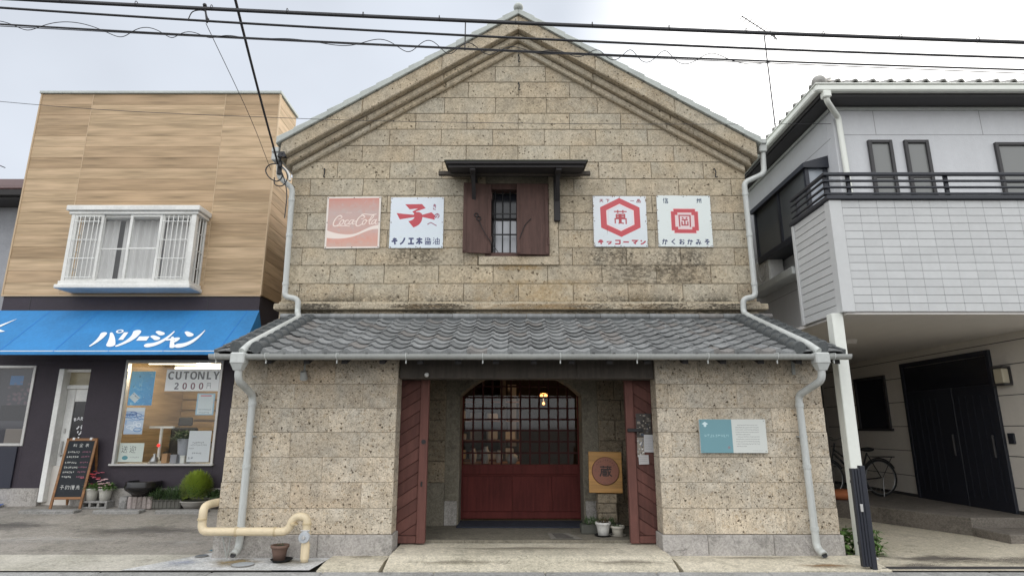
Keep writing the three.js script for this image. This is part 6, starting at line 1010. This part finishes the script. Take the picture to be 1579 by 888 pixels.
  mesh('cabinet', bx(-0.14, 0.14, 0.02, 0.50, -0.36, 0.36, 0.02), M.white, ac); each('fan_grille', [raw(new THREE.TorusGeometry(0.19, 0.008, 6, 24)).rotateY(Math.PI / 2).translate(-0.145, 0.26, 0.08), raw(new THREE.TorusGeometry(0.11, 0.006, 6, 20)).rotateY(Math.PI / 2).translate(-0.145, 0.26, 0.08)], M.alu, ac); for (const z of [-0.28, 0.28]) mesh('foot', bx(-0.15, 0.15, 0, 0.02, z - 0.03, z + 0.03, 0.003), M.alu, ac);
  // folded gate beside the pole
  const gt = thing('folding_gate', 'dark folded gate stack standing in front of the white pole', 'gate', [3.90, 0, 0.60]);
  mesh('post', bx(0.028, 0.085, 0.0, 1.09, -0.035, 0.03, 0.006), M.navy, gt);
  for (let i = 0; i < 3; i++) mesh('gate_bar', bx(-0.07 + i * 0.033, -0.042 + i * 0.033, 0.03, 1.06, -0.03, 0.03, 0.005), M.navy, gt);
  mesh('cross_link', [bx(-0.07, 0.03, 0.9, 0.93, -0.036, -0.031, 0.001), bx(-0.07, 0.03, 0.25, 0.28, -0.036, -0.031, 0.001)], M.brownTrim, gt);
  mesh('lock', bx(-0.03, 0.0, 0.60, 0.68, 0.031, 0.045, 0.003), M.alu, gt);
}
{
  // bicycle against the carport wall
  const b = thing('bicycle', 'dark city bicycle parked in the shade of the carport', 'bicycle', [7.02, 0.247, -4.25], 0.12);
  const wheel = (x) => { const w = mesh('wheel', raw(new THREE.TorusGeometry(0.32, 0.02, 8, 40)).translate(x, 0.34, 0), M.rubber, b); mesh('rim', raw(new THREE.TorusGeometry(0.297, 0.008, 6, 40)).translate(x, 0.34, 0), M.chrome, w); const sp = []; for (let i = 0; i < 18; i++) { const a = (i / 18) * 6.283; sp.push(rod([x, 0.34, 0.01 * (i % 2 ? 1 : -1)], [x + 0.295 * Math.cos(a), 0.34 + 0.295 * Math.sin(a), 0], 0.0016, 4)); } mesh('spokes', sp, M.chrome, w); mesh('mudguard', raw(new THREE.TorusGeometry(0.355, 0.014, 5, 30, 2.6)).rotateZ(0.5).translate(x, 0.34, 0), M.blackIron, w); };
  wheel(0.0); wheel(-1.08);
  each('frame', [rod([0, 0.34, 0], [-0.42, 0.30, 0], 0.012, 8), rod([-0.42, 0.30, 0], [-0.22, 0.80, 0], 0.016, 8), rod([-0.22, 0.78, 0], [0, 0.34, 0.03], 0.010, 6), rod([-0.42, 0.32, 0], [-0.90, 0.78, 0], 0.018, 8), rod([-0.36, 0.46, 0], [-0.89, 0.86, 0], 0.015, 8), rod([-0.86, 0.98, 0], [-1.0, 0.5, 0], 0.015, 8), rod([-1.0, 0.5, 0.05], [-1.08, 0.34, 0.05], 0.010, 6), rod([-1.0, 0.5, -0.05], [-1.08, 0.34, -0.05], 0.010, 6)], M.rubber, b);
  mesh('saddle', [raw(new THREE.SphereGeometry(0.12, 14, 8)).scale(1.1, 0.35, 0.75).translate(-0.2, 0.86, 0)], M.rubber, b);
  mesh('handlebar', [tube([[-0.70, 1.07, 0.27], [-0.80, 1.09, 0.22], [-0.88, 1.04, 0.06], [-0.88, 1.04, -0.06], [-0.80, 1.09, -0.22], [-0.70, 1.07, -0.27]], 0.011, 8)], M.chrome, b);
  mesh('crank', [raw(new THREE.TorusGeometry(0.09, 0.012, 6, 22)).translate(-0.42, 0.30, 0.04), rod([-0.42, 0.30, 0.06], [-0.36, 0.14, 0.06], 0.01, 6), bx(-0.41, -0.31, 0.12, 0.14, 0.06, 0.14, 0.004)], M.chrome, b);
  mesh('rear_rack', [bx(-0.12, 0.30, 0.715, 0.73, -0.07, 0.07, 0.003), rod([0.24, 0.72, 0.06], [0, 0.34, 0.06], 0.006, 5)], M.blackIron, b);
  mesh('kickstand', rod([0.0, 0.34, 0.07], [-0.08, 0.01, 0.14], 0.008, 6), M.chrome, b);
  const or = mesh('storage_bag', [raw(new THREE.SphereGeometry(0.22, 16, 10)).scale(1.3, 0.45, 0.8)], mat([0.40, 0.13, 0.05], 0.8)); or.position.set(6.0, 0.335, -3.75); tag(or, 'orange bag lying on the terrace beside the bicycle', 'bag');
}
// weeds at the foot of the pole
{
  const w = thing('weed_plant', 'broad-leaved weed growing between the stone pier and the pole', 'plant', [4.12, 0.0, -0.22]);
  mesh('foliage', foliage(150, 0.16, 0.17, 0.03, 71, { up: 0.5, from: 0.30, droop: 0.35 }), M.leaf, w);
  mesh('stem', [0, 1, 2, 3, 4].map((i) => rod([-0.15 + i * 0.07, 0, 0.05 * (i % 2)], [-0.18 + i * 0.09, 0.34, 0.03], 0.004, 5)), M.leafDark, w);
  const w2 = thing('weed_plant', 'small weed clump just behind the folded gate', 'plant', [4.36, 0.0, -0.12]);
  mesh('foliage', foliage(110, 0.11, 0.16, 0.026, 72, { up: 0.6, from: 0.24, droop: 0.4 }), M.leaf, w2);
  mesh('stem', [0, 1, 2].map((i) => rod([-0.06 + i * 0.06, 0, 0], [-0.08 + i * 0.08, 0.28, 0.02], 0.004, 5)), M.leafDark, w2);
}

// ================================================================ things on the forecourt
{
  const b = thing('chalkboard', 'wood-framed blackboard price list leaning as an A-frame before the shop door', 'chalkboard', [-7.42, shopY(-2.9) + 0.0, -2.92], 0.10);
  const lean = 0.17, W = 0.23, H = 1.16, face = group('front_frame', b); face.rotation.x = -lean; face.position.z = 0.10;
  for (const s of [-1, 1]) mesh('leg', bx(s * W - 0.02, s * W + 0.02, 0, H, -0.012, 0.016, 0.004), M.timber, face);
  mesh('rail', bx(-W + 0.02, W - 0.02, H - 0.045, H, -0.012, 0.015, 0.004), M.timber, face); mesh('rail', bx(-W + 0.02, W - 0.02, 0.16, 0.20, -0.012, 0.015, 0.004), M.timber, face);
  mesh('board', bx(-W + 0.02, W - 0.02, 0.20, H - 0.045, -0.008, 0.004, 0), M.rubber, face);
  mesh('chalk_writing', quad(-W + 0.02, W - 0.02, 0.20, H - 0.045, 0.0065), canvasMat(420, 910, (c, w, h) => {
    c.fillStyle = '#22262b'; c.fillRect(0, 0, w, h); wear(c, w, h, 3, 60, '#31363c', 60);
    c.strokeStyle = '#c4c4c0'; rowOf(c, '料金表', w * 0.2, h * 0.045, w * 0.16, h * 0.07, w * 0.23, 5);
    for (let i = 0; i < 6; i++) { c.strokeStyle = '#c2c2bd'; scribble(c, w * 0.07, h * (0.19 + i * 0.085 + (i > 1 ? 0.02 : 0)), [6, 6, 6, 7, 6, 5][i], w * 0.072, 5, 20 + i); c.strokeStyle = '#8a5a6c'; scribble(c, w * 0.62, h * (0.19 + i * 0.085 + (i > 1 ? 0.02 : 0)), 5, w * 0.06, 5, 40 + i); }
    c.strokeStyle = '#cacac6'; rowOf(c, '予約優先', w * 0.1, h * 0.79, w * 0.16, h * 0.085, w * 0.2, 6);
  }, 0.85), face);
  mesh('hinge', [bx(-0.16, -0.12, H - 0.03, H + 0.012, -0.03, 0.018, 0.002), bx(0.12, 0.16, H - 0.03, H + 0.012, -0.03, 0.018, 0.002)], M.alu, face);
  const back = group('back_frame', b); back.rotation.x = 0.24; back.position.z = -0.36;
  for (const s of [-1, 1]) mesh('leg', bx(s * W - 0.018, s * W + 0.018, 0, H + 0.02, -0.014, 0.014, 0.004), M.timber, back);
  mesh('rail', bx(-W + 0.018, W - 0.018, 0.28, 0.32, -0.012, 0.012, 0.004), M.timber, back);
}
const petals = (n, seed, sp, hi) => { const r = rng(seed), out = []; for (let i = 0; i < n; i++) { const x = (r() - 0.5) * sp, z = (r() - 0.5) * sp, y = hi * (0.6 + 0.5 * r()); for (let k = 0; k < 5; k++) out.push(raw(new THREE.SphereGeometry(0.018, 6, 4)).scale(1, 0.35, 0.7).rotateY(-k * 1.2566).translate(x + 0.017 * Math.cos(k * 1.2566), y + 0.004 * r(), z + 0.017 * Math.sin(k * 1.2566))); } return out; };
{
  const y = shopY(-2.95), bl = thing('concrete_block', 'hollow concrete block laid flat under the two white flower pots', 'block', [-7.0, y, -3.0]);
  mesh('block', [bx(-0.22, 0.22, 0.09, 0.12, -0.10, 0.10, 0.006), bx(-0.22, 0.22, 0.0, 0.03, -0.10, 0.10, 0.006), ...[-0.20, -0.07, 0.07, 0.20].map((x) => bx(x - 0.019, x + 0.019, 0.03, 0.09, -0.10, 0.098, 0.004))], M.block, bl);
  mesh('cavity', bx(-0.21, 0.21, 0.03, 0.09, -0.09, -0.05, 0), M.rubber, bl);
  for (const [x, lab, pm, n, s] of [[-7.115, 'white pot of red and pink flowers at the left on the concrete block', M.pink, 12, 81], [-6.89, 'white pot of pale pink flowers at the right on the concrete block', M.palePink, 13, 82]]) {
    const p = pot('flower_pot', lab, [x, y + 0.12, -3.0], 0.075, 0.105, 0.20, mat([0.55, 0.54, 0.49], 0.6, { map: GRIME }), { leaves: foliage(230, 0.09, 0.17, 0.016, s, { up: 0.7 }), leafMat: M.leaf });
    mesh('flowers', petals(n, s, 0.30, s === 81 ? 0.42 : 0.34), pm, p);
    if (s === 81) mesh('flowers', petals(5, 99, 0.16, 0.50), mat([0.5, 0.05, 0.06], 0.7), p);
  }
}
{
  const y = shopY(-2.95), st = thing('stone_plinth', 'low plinth of upright grey kerb stones under the black bowl', 'plinth', [-6.27, y, -2.98]);
  for (let i = 0; i < 5; i++) mesh('stone', bx(-0.14 + i * 0.082, -0.062 + i * 0.082, 0, 0.20, -0.14, 0.14, 0.014), mat(tint([0.40, 0.35, 0.34], 0.85 + 0.3 * R()), 0.95, { map: CONC, bumpMap: FINE, bumpScale: 0.004 }), st);
  mesh('stone', bx(-0.29, -0.165, 0, 0.19, -0.12, 0.12, 0.014), M.block, st);
  const bo = thing('bowl', 'wide black glazed bowl standing on the stone plinth', 'bowl', [-6.25, y + 0.20, -2.98]);
  mesh('body', lathe([[0.001, 0], [0.15, 0], [0.17, 0.025], [0.27, 0.075], [0.285, 0.11], [0.265, 0.14], [0.275, 0.165], [0.25, 0.172], [0.235, 0.15], [0.15, 0.13], [0.001, 0.125]].map(([x, y]) => [x, y * 1.4]), 36), M.blackGlaze, bo);
  mesh('water', raw(new THREE.CircleGeometry(0.235, 28)).rotateX(-Math.PI / 2).translate(0, 0.207, 0), mat([0.02, 0.025, 0.02], 0.05), bo);
  const pb = thing('planter_box', 'long low planter of dark grassy leaves between the bowl and the round bush', 'planter', [-5.80, shopY(-3.0), -2.98]);
  mesh('box', [bx(-0.27, 0.27, 0, 0.13, -0.11, 0.11, 0.012), bx(-0.285, 0.285, 0.13, 0.15, -0.125, 0.125, 0.006)], mat([0.14, 0.135, 0.12], 0.9, { map: GRIME }), pb); for (let i = 0; i < 8; i++) mesh('rib', bx(-0.25 + i * 0.066, -0.225 + i * 0.066, 0.01, 0.125, 0.11, 0.118, 0.003), mat([0.12, 0.115, 0.10], 0.9), pb);
  mesh('foliage', moved(foliage(620, 0.26, 0.30, 0.008, 91, { up: 0.95, droop: 0.25 }), 0, 0.13, 0), M.leafDark, pb);
  const bu = thing('round_bush', 'lime green ball-shaped bush in a pale dish pot', 'bush', [-5.32, shopY(-2.9), -2.92]);
  mesh('pot', lathe([[0.001, 0], [0.14, 0], [0.20, 0.08], [0.215, 0.115], [0.23, 0.12], [0.225, 0.135], [0.19, 0.13], [0.001, 0.115]], 28), mat([0.40, 0.38, 0.35], 0.8, { map: GRIME }), bu);
  mesh('crown', [moved(foliage(6500, 0, 0.085, 0.0042, 95, { ball: 0.215, droop: 0.0 }), 0, 0.34, 0)], M.leafLime, bu);
  mesh('inner_crown', raw(new THREE.IcosahedronGeometry(0.15, 2)).translate(0, 0.33, 0), M.leaf, bu);
  const p2 = pot('flower_pot', 'dark-leaved potted plant half hidden behind the corner of the stone pier', [-4.98, shopY(-2.95), -2.98], 0.10, 0.13, 0.18, mat([0.12, 0.10, 0.09], 0.8), { leaves: foliage(260, 0.12, 0.22, 0.018, 97, { up: 0.8 }), leafMat: M.leafDark });
  const tp = mesh('blue_sheet', [raw(new THREE.PlaneGeometry(0.9, 0.5, 14, 8)).rotateX(-Math.PI / 2)], mat([0.02, 0.08, 0.30], 0.5, { side: THREE.DoubleSide })); { const q = tp.geometry.attributes.position; for (let i = 0; i < q.count; i++) q.setY(i, 0.05 + 0.05 * Math.sin(q.getX(i) * 9) * Math.cos(q.getZ(i) * 8)); tp.geometry.computeVertexNormals(); } tp.position.set(-9.1, shopY(-2.9), -2.85); tag(tp, 'crumpled blue plastic sheet on the ground by the dark wall', 'sheet');
}
{
  // cream drain pipe with a valve
  const p = thing('water_pipe', 'cream insulated water pipe looping along the wall foot with a round valve', 'pipe', [0, 0, 0]), r = 0.047, z = 0.26;
  const run = pipeRun([[-3.50, 0.62, -0.60], [-3.62, 0.62, 0.10], [-3.62, 0.60, z - 0.02], [-3.605, 0.335, z], [-2.60, 0.335, z], [-2.545, 0.345, z], [-2.545, 0.50, z], [-2.385, 0.50, z], [-2.385, 0.30, z]].filter((_, i) => i !== 5), r, 16);
  mesh('pipe', run, M.cream, p);
  mesh('lower_pipe', [lathe([[0.001, 0], [0.042, 0], [0.044, 0.04], [0.05, 0.045], [0.05, 0.20], [0.036, 0.225], [0.036, 0.27], [0.001, 0.27]], 20).translate(-2.385, 0.0, z)], M.cream, p);
  for (const [x, y, d] of [[-3.612, 0.47, 1], [-3.2, 0.335, 0], [-2.75, 0.335, 0], [-2.545, 0.42, 1], [-2.385, 0.42, 1]]) mesh('collar', d ? raw(new THREE.CylinderGeometry(r + 0.006, r + 0.006, 0.02, 16)).translate(x, y, z) : raw(new THREE.CylinderGeometry(r + 0.006, r + 0.006, 0.02, 16)).rotateZ(Math.PI / 2).translate(x, y, z), mat([0.52, 0.42, 0.26], 0.5), p);
  mesh('bracket', [rod([-3.36, 0.29, z], [-3.30, 0.02, z - 0.06], 0.008, 6), rod([-3.26, 0.29, z], [-3.30, 0.06, z - 0.06], 0.008, 6), rod([-3.38, 0.285, z], [-3.24, 0.285, z], 0.01, 6)], M.gutter, p);
  const v = mesh('valve', [raw(new THREE.CylinderGeometry(0.06, 0.065, 0.035, 24)).rotateX(Math.PI / 2).translate(-2.385, 0.285, z + 0.07), raw(new THREE.SphereGeometry(0.05, 16, 12)).translate(-2.385, 0.285, z + 0.02)], mat([0.52, 0.55, 0.58], 0.4, { map: GRIME }), p);
  mesh('knob', [raw(new THREE.CylinderGeometry(0.018, 0.022, 0.03, 14)).rotateX(Math.PI / 2).translate(-2.385, 0.285, z + 0.10), bx(-2.44, -2.33, 0.345, 0.36, z + 0.04, z + 0.055, 0.004)], M.alu, v);
  const t = pot('flower_pot', 'small brown pot with bare soil standing beside the cream pipe', [-2.70, 0.008, 0.20], 0.066, 0.092, 0.165, M.terracotta, { leaves: foliage(24, 0.05, 0.07, 0.003, 31, { up: 0.9 }), leafMat: M.leafDark });
  const sc = mesh('saucer', lathe([[0.001, 0], [0.10, 0], [0.125, 0.028], [0.118, 0.028], [0.095, 0.008], [0.001, 0.008]], 28), M.rubber); sc.position.set(-2.66, 0.009, 0.225); t.position.y = 0.018; tag(sc, 'black plastic saucer under the small brown pot', 'saucer');
  const mh = thing('drain_cover', 'round grey drain cover set in the pale concrete', 'drain cover', [-3.02, 0.014, 0.42]); mesh('cover', raw(new THREE.CylinderGeometry(0.115, 0.115, 0.01, 32)), mat([0.42, 0.45, 0.48], 0.8, { map: CONC }), mh); mesh('rim', raw(new THREE.TorusGeometry(0.118, 0.006, 6, 36)).rotateX(Math.PI / 2), M.block, mh);
  const m2 = thing('drain_cover', 'small dark oval cover near the pier corner', 'drain cover', [-3.72, 0.014, -0.05]); mesh('cover', raw(new THREE.CylinderGeometry(0.07, 0.07, 0.01, 24)), mat([0.16, 0.18, 0.20], 0.7, { map: CONC }), m2); mesh('rim', raw(new THREE.TorusGeometry(0.072, 0.005, 6, 28)).rotateX(Math.PI / 2), M.block, m2);
  const m3 = mesh('meter_box', [bx(-3.80, -3.56, -0.02, 0.013, -0.62, -0.36, 0.004), bx(-3.78, -3.58, 0.013, 0.018, -0.60, -0.38, 0.002)], mat([0.03, 0.14, 0.20], 0.5)); tag(m3, 'blue-green meter box lid beside the stone pier corner', 'meter box');
}

// ================================================================ wires and cables over the street
const quadCurve = (y0, y1, y2, z0, z1, x) => { const t = (x + 5.6) / 11.1; return [x, (y0 * (t - 0.509) * (t - 1)) / 0.509 + (y1 * t * (t - 1)) / (0.509 * -0.491) + (y2 * t * (t - 0.509)) / 0.491, lerp(z0, z1, t)]; };
const line = (ys, z, dx = 0.8, ext = 8.6) => { const p = []; for (let x = -ext; x <= ext; x += dx) p.push(quadCurve(...ys, z, z, x)); return p; };
{
  const a = thing('overhead_cable', 'thick black bundled cable, uppermost of the lines over the street', 'cable', [0, 0, 0], 0);
  const ys = [6.085, 5.775, 5.535];
  mesh('cable', tube(line(ys, 2), 0.0175, 8, 90), M.cable, a); mesh('messenger_wire', tube(line(ys.map((y) => y + 0.034), 1.985), 0.005, 5, 60), M.wire, a);
  for (let i = 0; i < 16; i++) { const p = quadCurve(...ys, 2, 2, -6.6 + i * 0.83); mesh('cable_clip', raw(new THREE.TorusGeometry(0.025, 0.004, 5, 14)).rotateY(Math.PI / 2).scale(1, 1.25, 1).translate(p[0], p[1] + 0.018, p[2]), M.cable, a); }
  const b = mesh('overhead_cable', tube(line([5.955, 5.578, 5.335], 2.02), 0.0125, 8, 90), M.cable); tag(b, 'plain black cable, the middle one of the three long street lines', 'cable');
  const c = thing('overhead_cable', 'lowest street cable with a thin wire coiled loosely round it', 'cable');
  const yc = [5.765, 5.435, 5.205]; mesh('cable', tube(line(yc, 2.0), 0.010, 7, 90), M.cable, c); mesh('lower_wire', tube(line(yc.map((y, i) => y - [0.03, 0.02, 0.05][i]), 2.01), 0.005, 5, 60), M.wire, c);
  const coil = (x0, x1, pitch, amp, seed) => { const r = rng(seed), pts = []; let ph = r() * 6; for (let x = x0; x <= x1; x += 0.03) { const p = quadCurve(...yc, 2, 2, x), m = amp * (0.65 + 0.5 * Math.sin(x * 1.7 + seed)), fade = sstep(x0, x0 + 0.3, x) * sstep(x1, x1 - 0.3, x); ph += (0.03 / pitch) * 6.283 * (0.8 + 0.4 * Math.sin(x * 2.3 + seed)); pts.push([x, p[1] - 0.01 + m * fade * Math.sin(ph) + 0.012, p[2] + m * fade * Math.cos(ph)]); } return tube(pts, 0.0042, 5, pts.length); };
  mesh('coiled_wire', [coil(-7.6, 0.9, 0.50, 0.055, 3), coil(0.1, 2.9, 0.42, 0.055, 5)], M.wire, c);
  mesh('spacer', rod([-0.505, 5.80, 2], [-0.505, 5.44, 2], 0.007, 6), M.cable, c);
  const d = mesh('service_cable', [tube([[-3.05, 6.12, 2.0], [-3.28, 5.98, 1.0], [-3.50, 5.83, 0.0], [-3.70, 5.72, -0.9], [-3.79, 5.66, -1.3]], 0.016, 8, 40)], M.cable); tag(d, 'black service cable dropping from the street lines to the storehouse corner', 'cable');
  const e = mesh('telephone_wire', tube([[-16, 7.5, -0.9], [-8.2, 6.60, -1.0], [-3.71, 6.315, -1.0], [0.08, 6.22, -1.0], [4.18, 6.205, -1.0], [8.2, 6.26, -1.0], [14, 6.5, -1.0]], 0.0045, 5, 80), M.wire); tag(e, 'single thin wire strung straight across the front of all the roofs', 'wire');
  const f = thing('drop_wire', 'thin drop wire slanting from the street lines past the wood-print siding', 'wire');
  mesh('wire', tube([[-3.32, 5.77, 2.0], [-3.6, 5.66, 0.2], [-3.87, 5.53, -1.25]], 0.004, 5, 20), M.wire, f); mesh('clamp', [rod([-3.36, 6.0, 2], [-3.31, 5.78, 2.0], 0.01, 6), moved(raw(new THREE.SphereGeometry(0.022, 10, 8)), -3.36, 6.0, 2), moved(raw(new THREE.SphereGeometry(0.02, 10, 8)), -3.31, 5.82, 2), tube([[-3.52, 5.82, 2], [-3.48, 5.92, 2], [-3.36, 5.93, 2], [-3.31, 5.84, 2]], 0.006, 5)], M.cable, f);
  const g = thing('cable_bracket', 'black cable anchor with looped wires at the storehouse eaves corner', 'cable bracket', [-3.80, 5.64, -1.32]);
  mesh('anchor', [bx(-0.03, 0.03, -0.12, 0.12, -0.12, -0.06, 0.006), rod([0, 0.10, -0.06], [0.06, 0.22, 0.0], 0.014, 7), faces([[[-0.02, 0.16, 0], [0.12, 0.16, 0], [0.09, 0.25, 0], [0.0, 0.25, 0]], [[-0.02, 0.16, -0.06], [0.12, 0.16, -0.06], [0.09, 0.25, -0.06], [0.0, 0.25, -0.06]], [[-0.02, 0.16, 0], [-0.02, 0.16, -0.06], [0.0, 0.25, -0.06], [0.0, 0.25, 0]], [[0.12, 0.16, 0], [0.12, 0.16, -0.06], [0.09, 0.25, -0.06], [0.09, 0.25, 0]]], [0.05, 0.2, -0.03]), moved(raw(new THREE.SphereGeometry(0.04, 10, 8)), 0.05, -0.02, 0.02)], M.cable, g);
  mesh('loop', [tube([[0.02, 0.03, 0.02], [-0.12, 0.0, 0.03], [-0.17, -0.10, 0.03], [-0.10, -0.22, 0.03], [0.02, -0.28, 0.02], [0.10, -0.20, 0.02], [0.04, -0.08, 0.02]], 0.010, 6, 40), tube([[0.05, 0.0, 0.03], [0.15, -0.10, 0.03], [0.19, -0.24, 0.03], [0.12, -0.36, 0.03], [0.0, -0.34, 0.03], [-0.02, -0.22, 0.03]], 0.009, 6, 40), tube([[0.04, -0.05, 0.01], [0.12, -0.2, 0.02], [0.2, -0.5, 0.02], [0.2, -0.9, 0.02]], 0.008, 6, 30)], M.cable, g);
  mesh('white_conduit', [tube([[-0.01, 0.02, 0.0], [0.12, -0.06, 0.0], [0.2, -0.16, 0.0], [0.22, -0.26, 0.0]], 0.022, 8, 20)], M.white, g);
}
{
  // television aerial on the far side of the roofs
  const a = thing('television_aerial', 'thin television aerial on a tall mast behind the roofs', 'aerial', [6.62, 6.4, -6]);
  mesh('mast', rod([0, 0, 0], [-0.05, 5.05, 0], 0.016, 6), M.wire, a);
  const bm = mesh('boom', rod([-0.72, 5.40, 0.3], [0.30, 5.10, -0.15], 0.013, 6), M.wire, a);
  mesh('element', Array.from({ length: 9 }, (_, i) => { const t = i / 8, x = lerp(-0.70, 0.20, t), y = lerp(5.395, 5.13, t), z = lerp(0.29, -0.1, t); return rod([x - 0.05, y - 0.035, z - 0.09], [x + 0.05, y + 0.035, z + 0.09], 0.009, 5); }), M.wire, bm);
  mesh('reflector', [rod([0.24, 4.98, -0.05], [0.32, 5.28, -0.2], 0.016, 5), rod([0.32, 5.0, -0.1], [0.24, 5.26, -0.16], 0.016, 5), rod([0.10, 5.14, -0.06], [0.26, 5.24, -0.16], 0.028, 6)], M.wire, bm);
}
{
  // neighbour at the far left
  const n = thing('grey_house', 'grey house with a dark red-tiled eave behind the barber shop', 'building', [-12.0, -0.45, -6.0]);
  mesh('wall', bx(-4, 0.9, 0.1, 7.2, -6, 0.4, 0.01), mat([0.40, 0.41, 0.44], 0.9, { map: GRIME }), n);
  const f = (x0, x1, y0, y1, z0, z1) => bx(x0, x1, y0, y1, z0, z1, 0.006);
  mesh('eave', [f(-4, 1.35, 7.0, 7.16, -6, 0.95)], M.brownTrim, n); mesh('gutter', f(-4, 1.35, 7.05, 7.18, 0.96, 1.06), M.darkWood, n);
  mesh('roof_slope', faces([[[-4, 7.17, 1.0], [1.38, 7.17, 1.0], [1.38, 9.2, -3], [-4, 9.2, -3]], [[-4, 7.17, -6], [1.38, 7.17, -6], [1.38, 9.2, -3], [-4, 9.2, -3]], [[1.38, 7.17, 1.0], [1.38, 9.2, -3], [1.38, 7.17, -6]], [[-4, 7.17, 1], [1.38, 7.17, 1], [1.38, 7.17, -6], [-4, 7.17, -6]]], [-1, 7.8, -2.5]), mat([0.10, 0.05, 0.045], 0.7, { map: TILEC }), n);
  for (let i = 0; i < 14; i++) for (let r = 0; r < 3; r++) { const k = mesh('roof_tile', bx(-0.14, 0.14, 0, 0.05, -0.33, 0, 0.012), mat(tint([0.10, 0.05, 0.045], 0.85 + 0.3 * R()), 0.7, { map: TILEC }), n); k.position.set(1.2 - i * 0.285, 7.19 + r * 0.148, 1.02 - r * 0.29); k.rotation.x = 0.46; }
  mesh('insulator', [[0.55, 6.75, 0.5], [0.75, 6.6, 0.5], [0.95, 6.7, 0.5]].flatMap(([x, y, z]) => [moved(raw(new THREE.SphereGeometry(0.05, 8, 6)), x, y, z), rod([x, y, z], [x, y + 0.3, z + 0.1], 0.012, 5)]), M.cable, n);
  const w = mesh('telephone_wire', tube([[-16, 8.2, -3.0], [-12.6, 7.55, -3.5], [-11.2, 7.1, -4.6]], 0.01, 5, 30), M.wire); tag(w, 'short wire running down to the eave of the grey house', 'wire');
}
renderer.render(scene, camera);
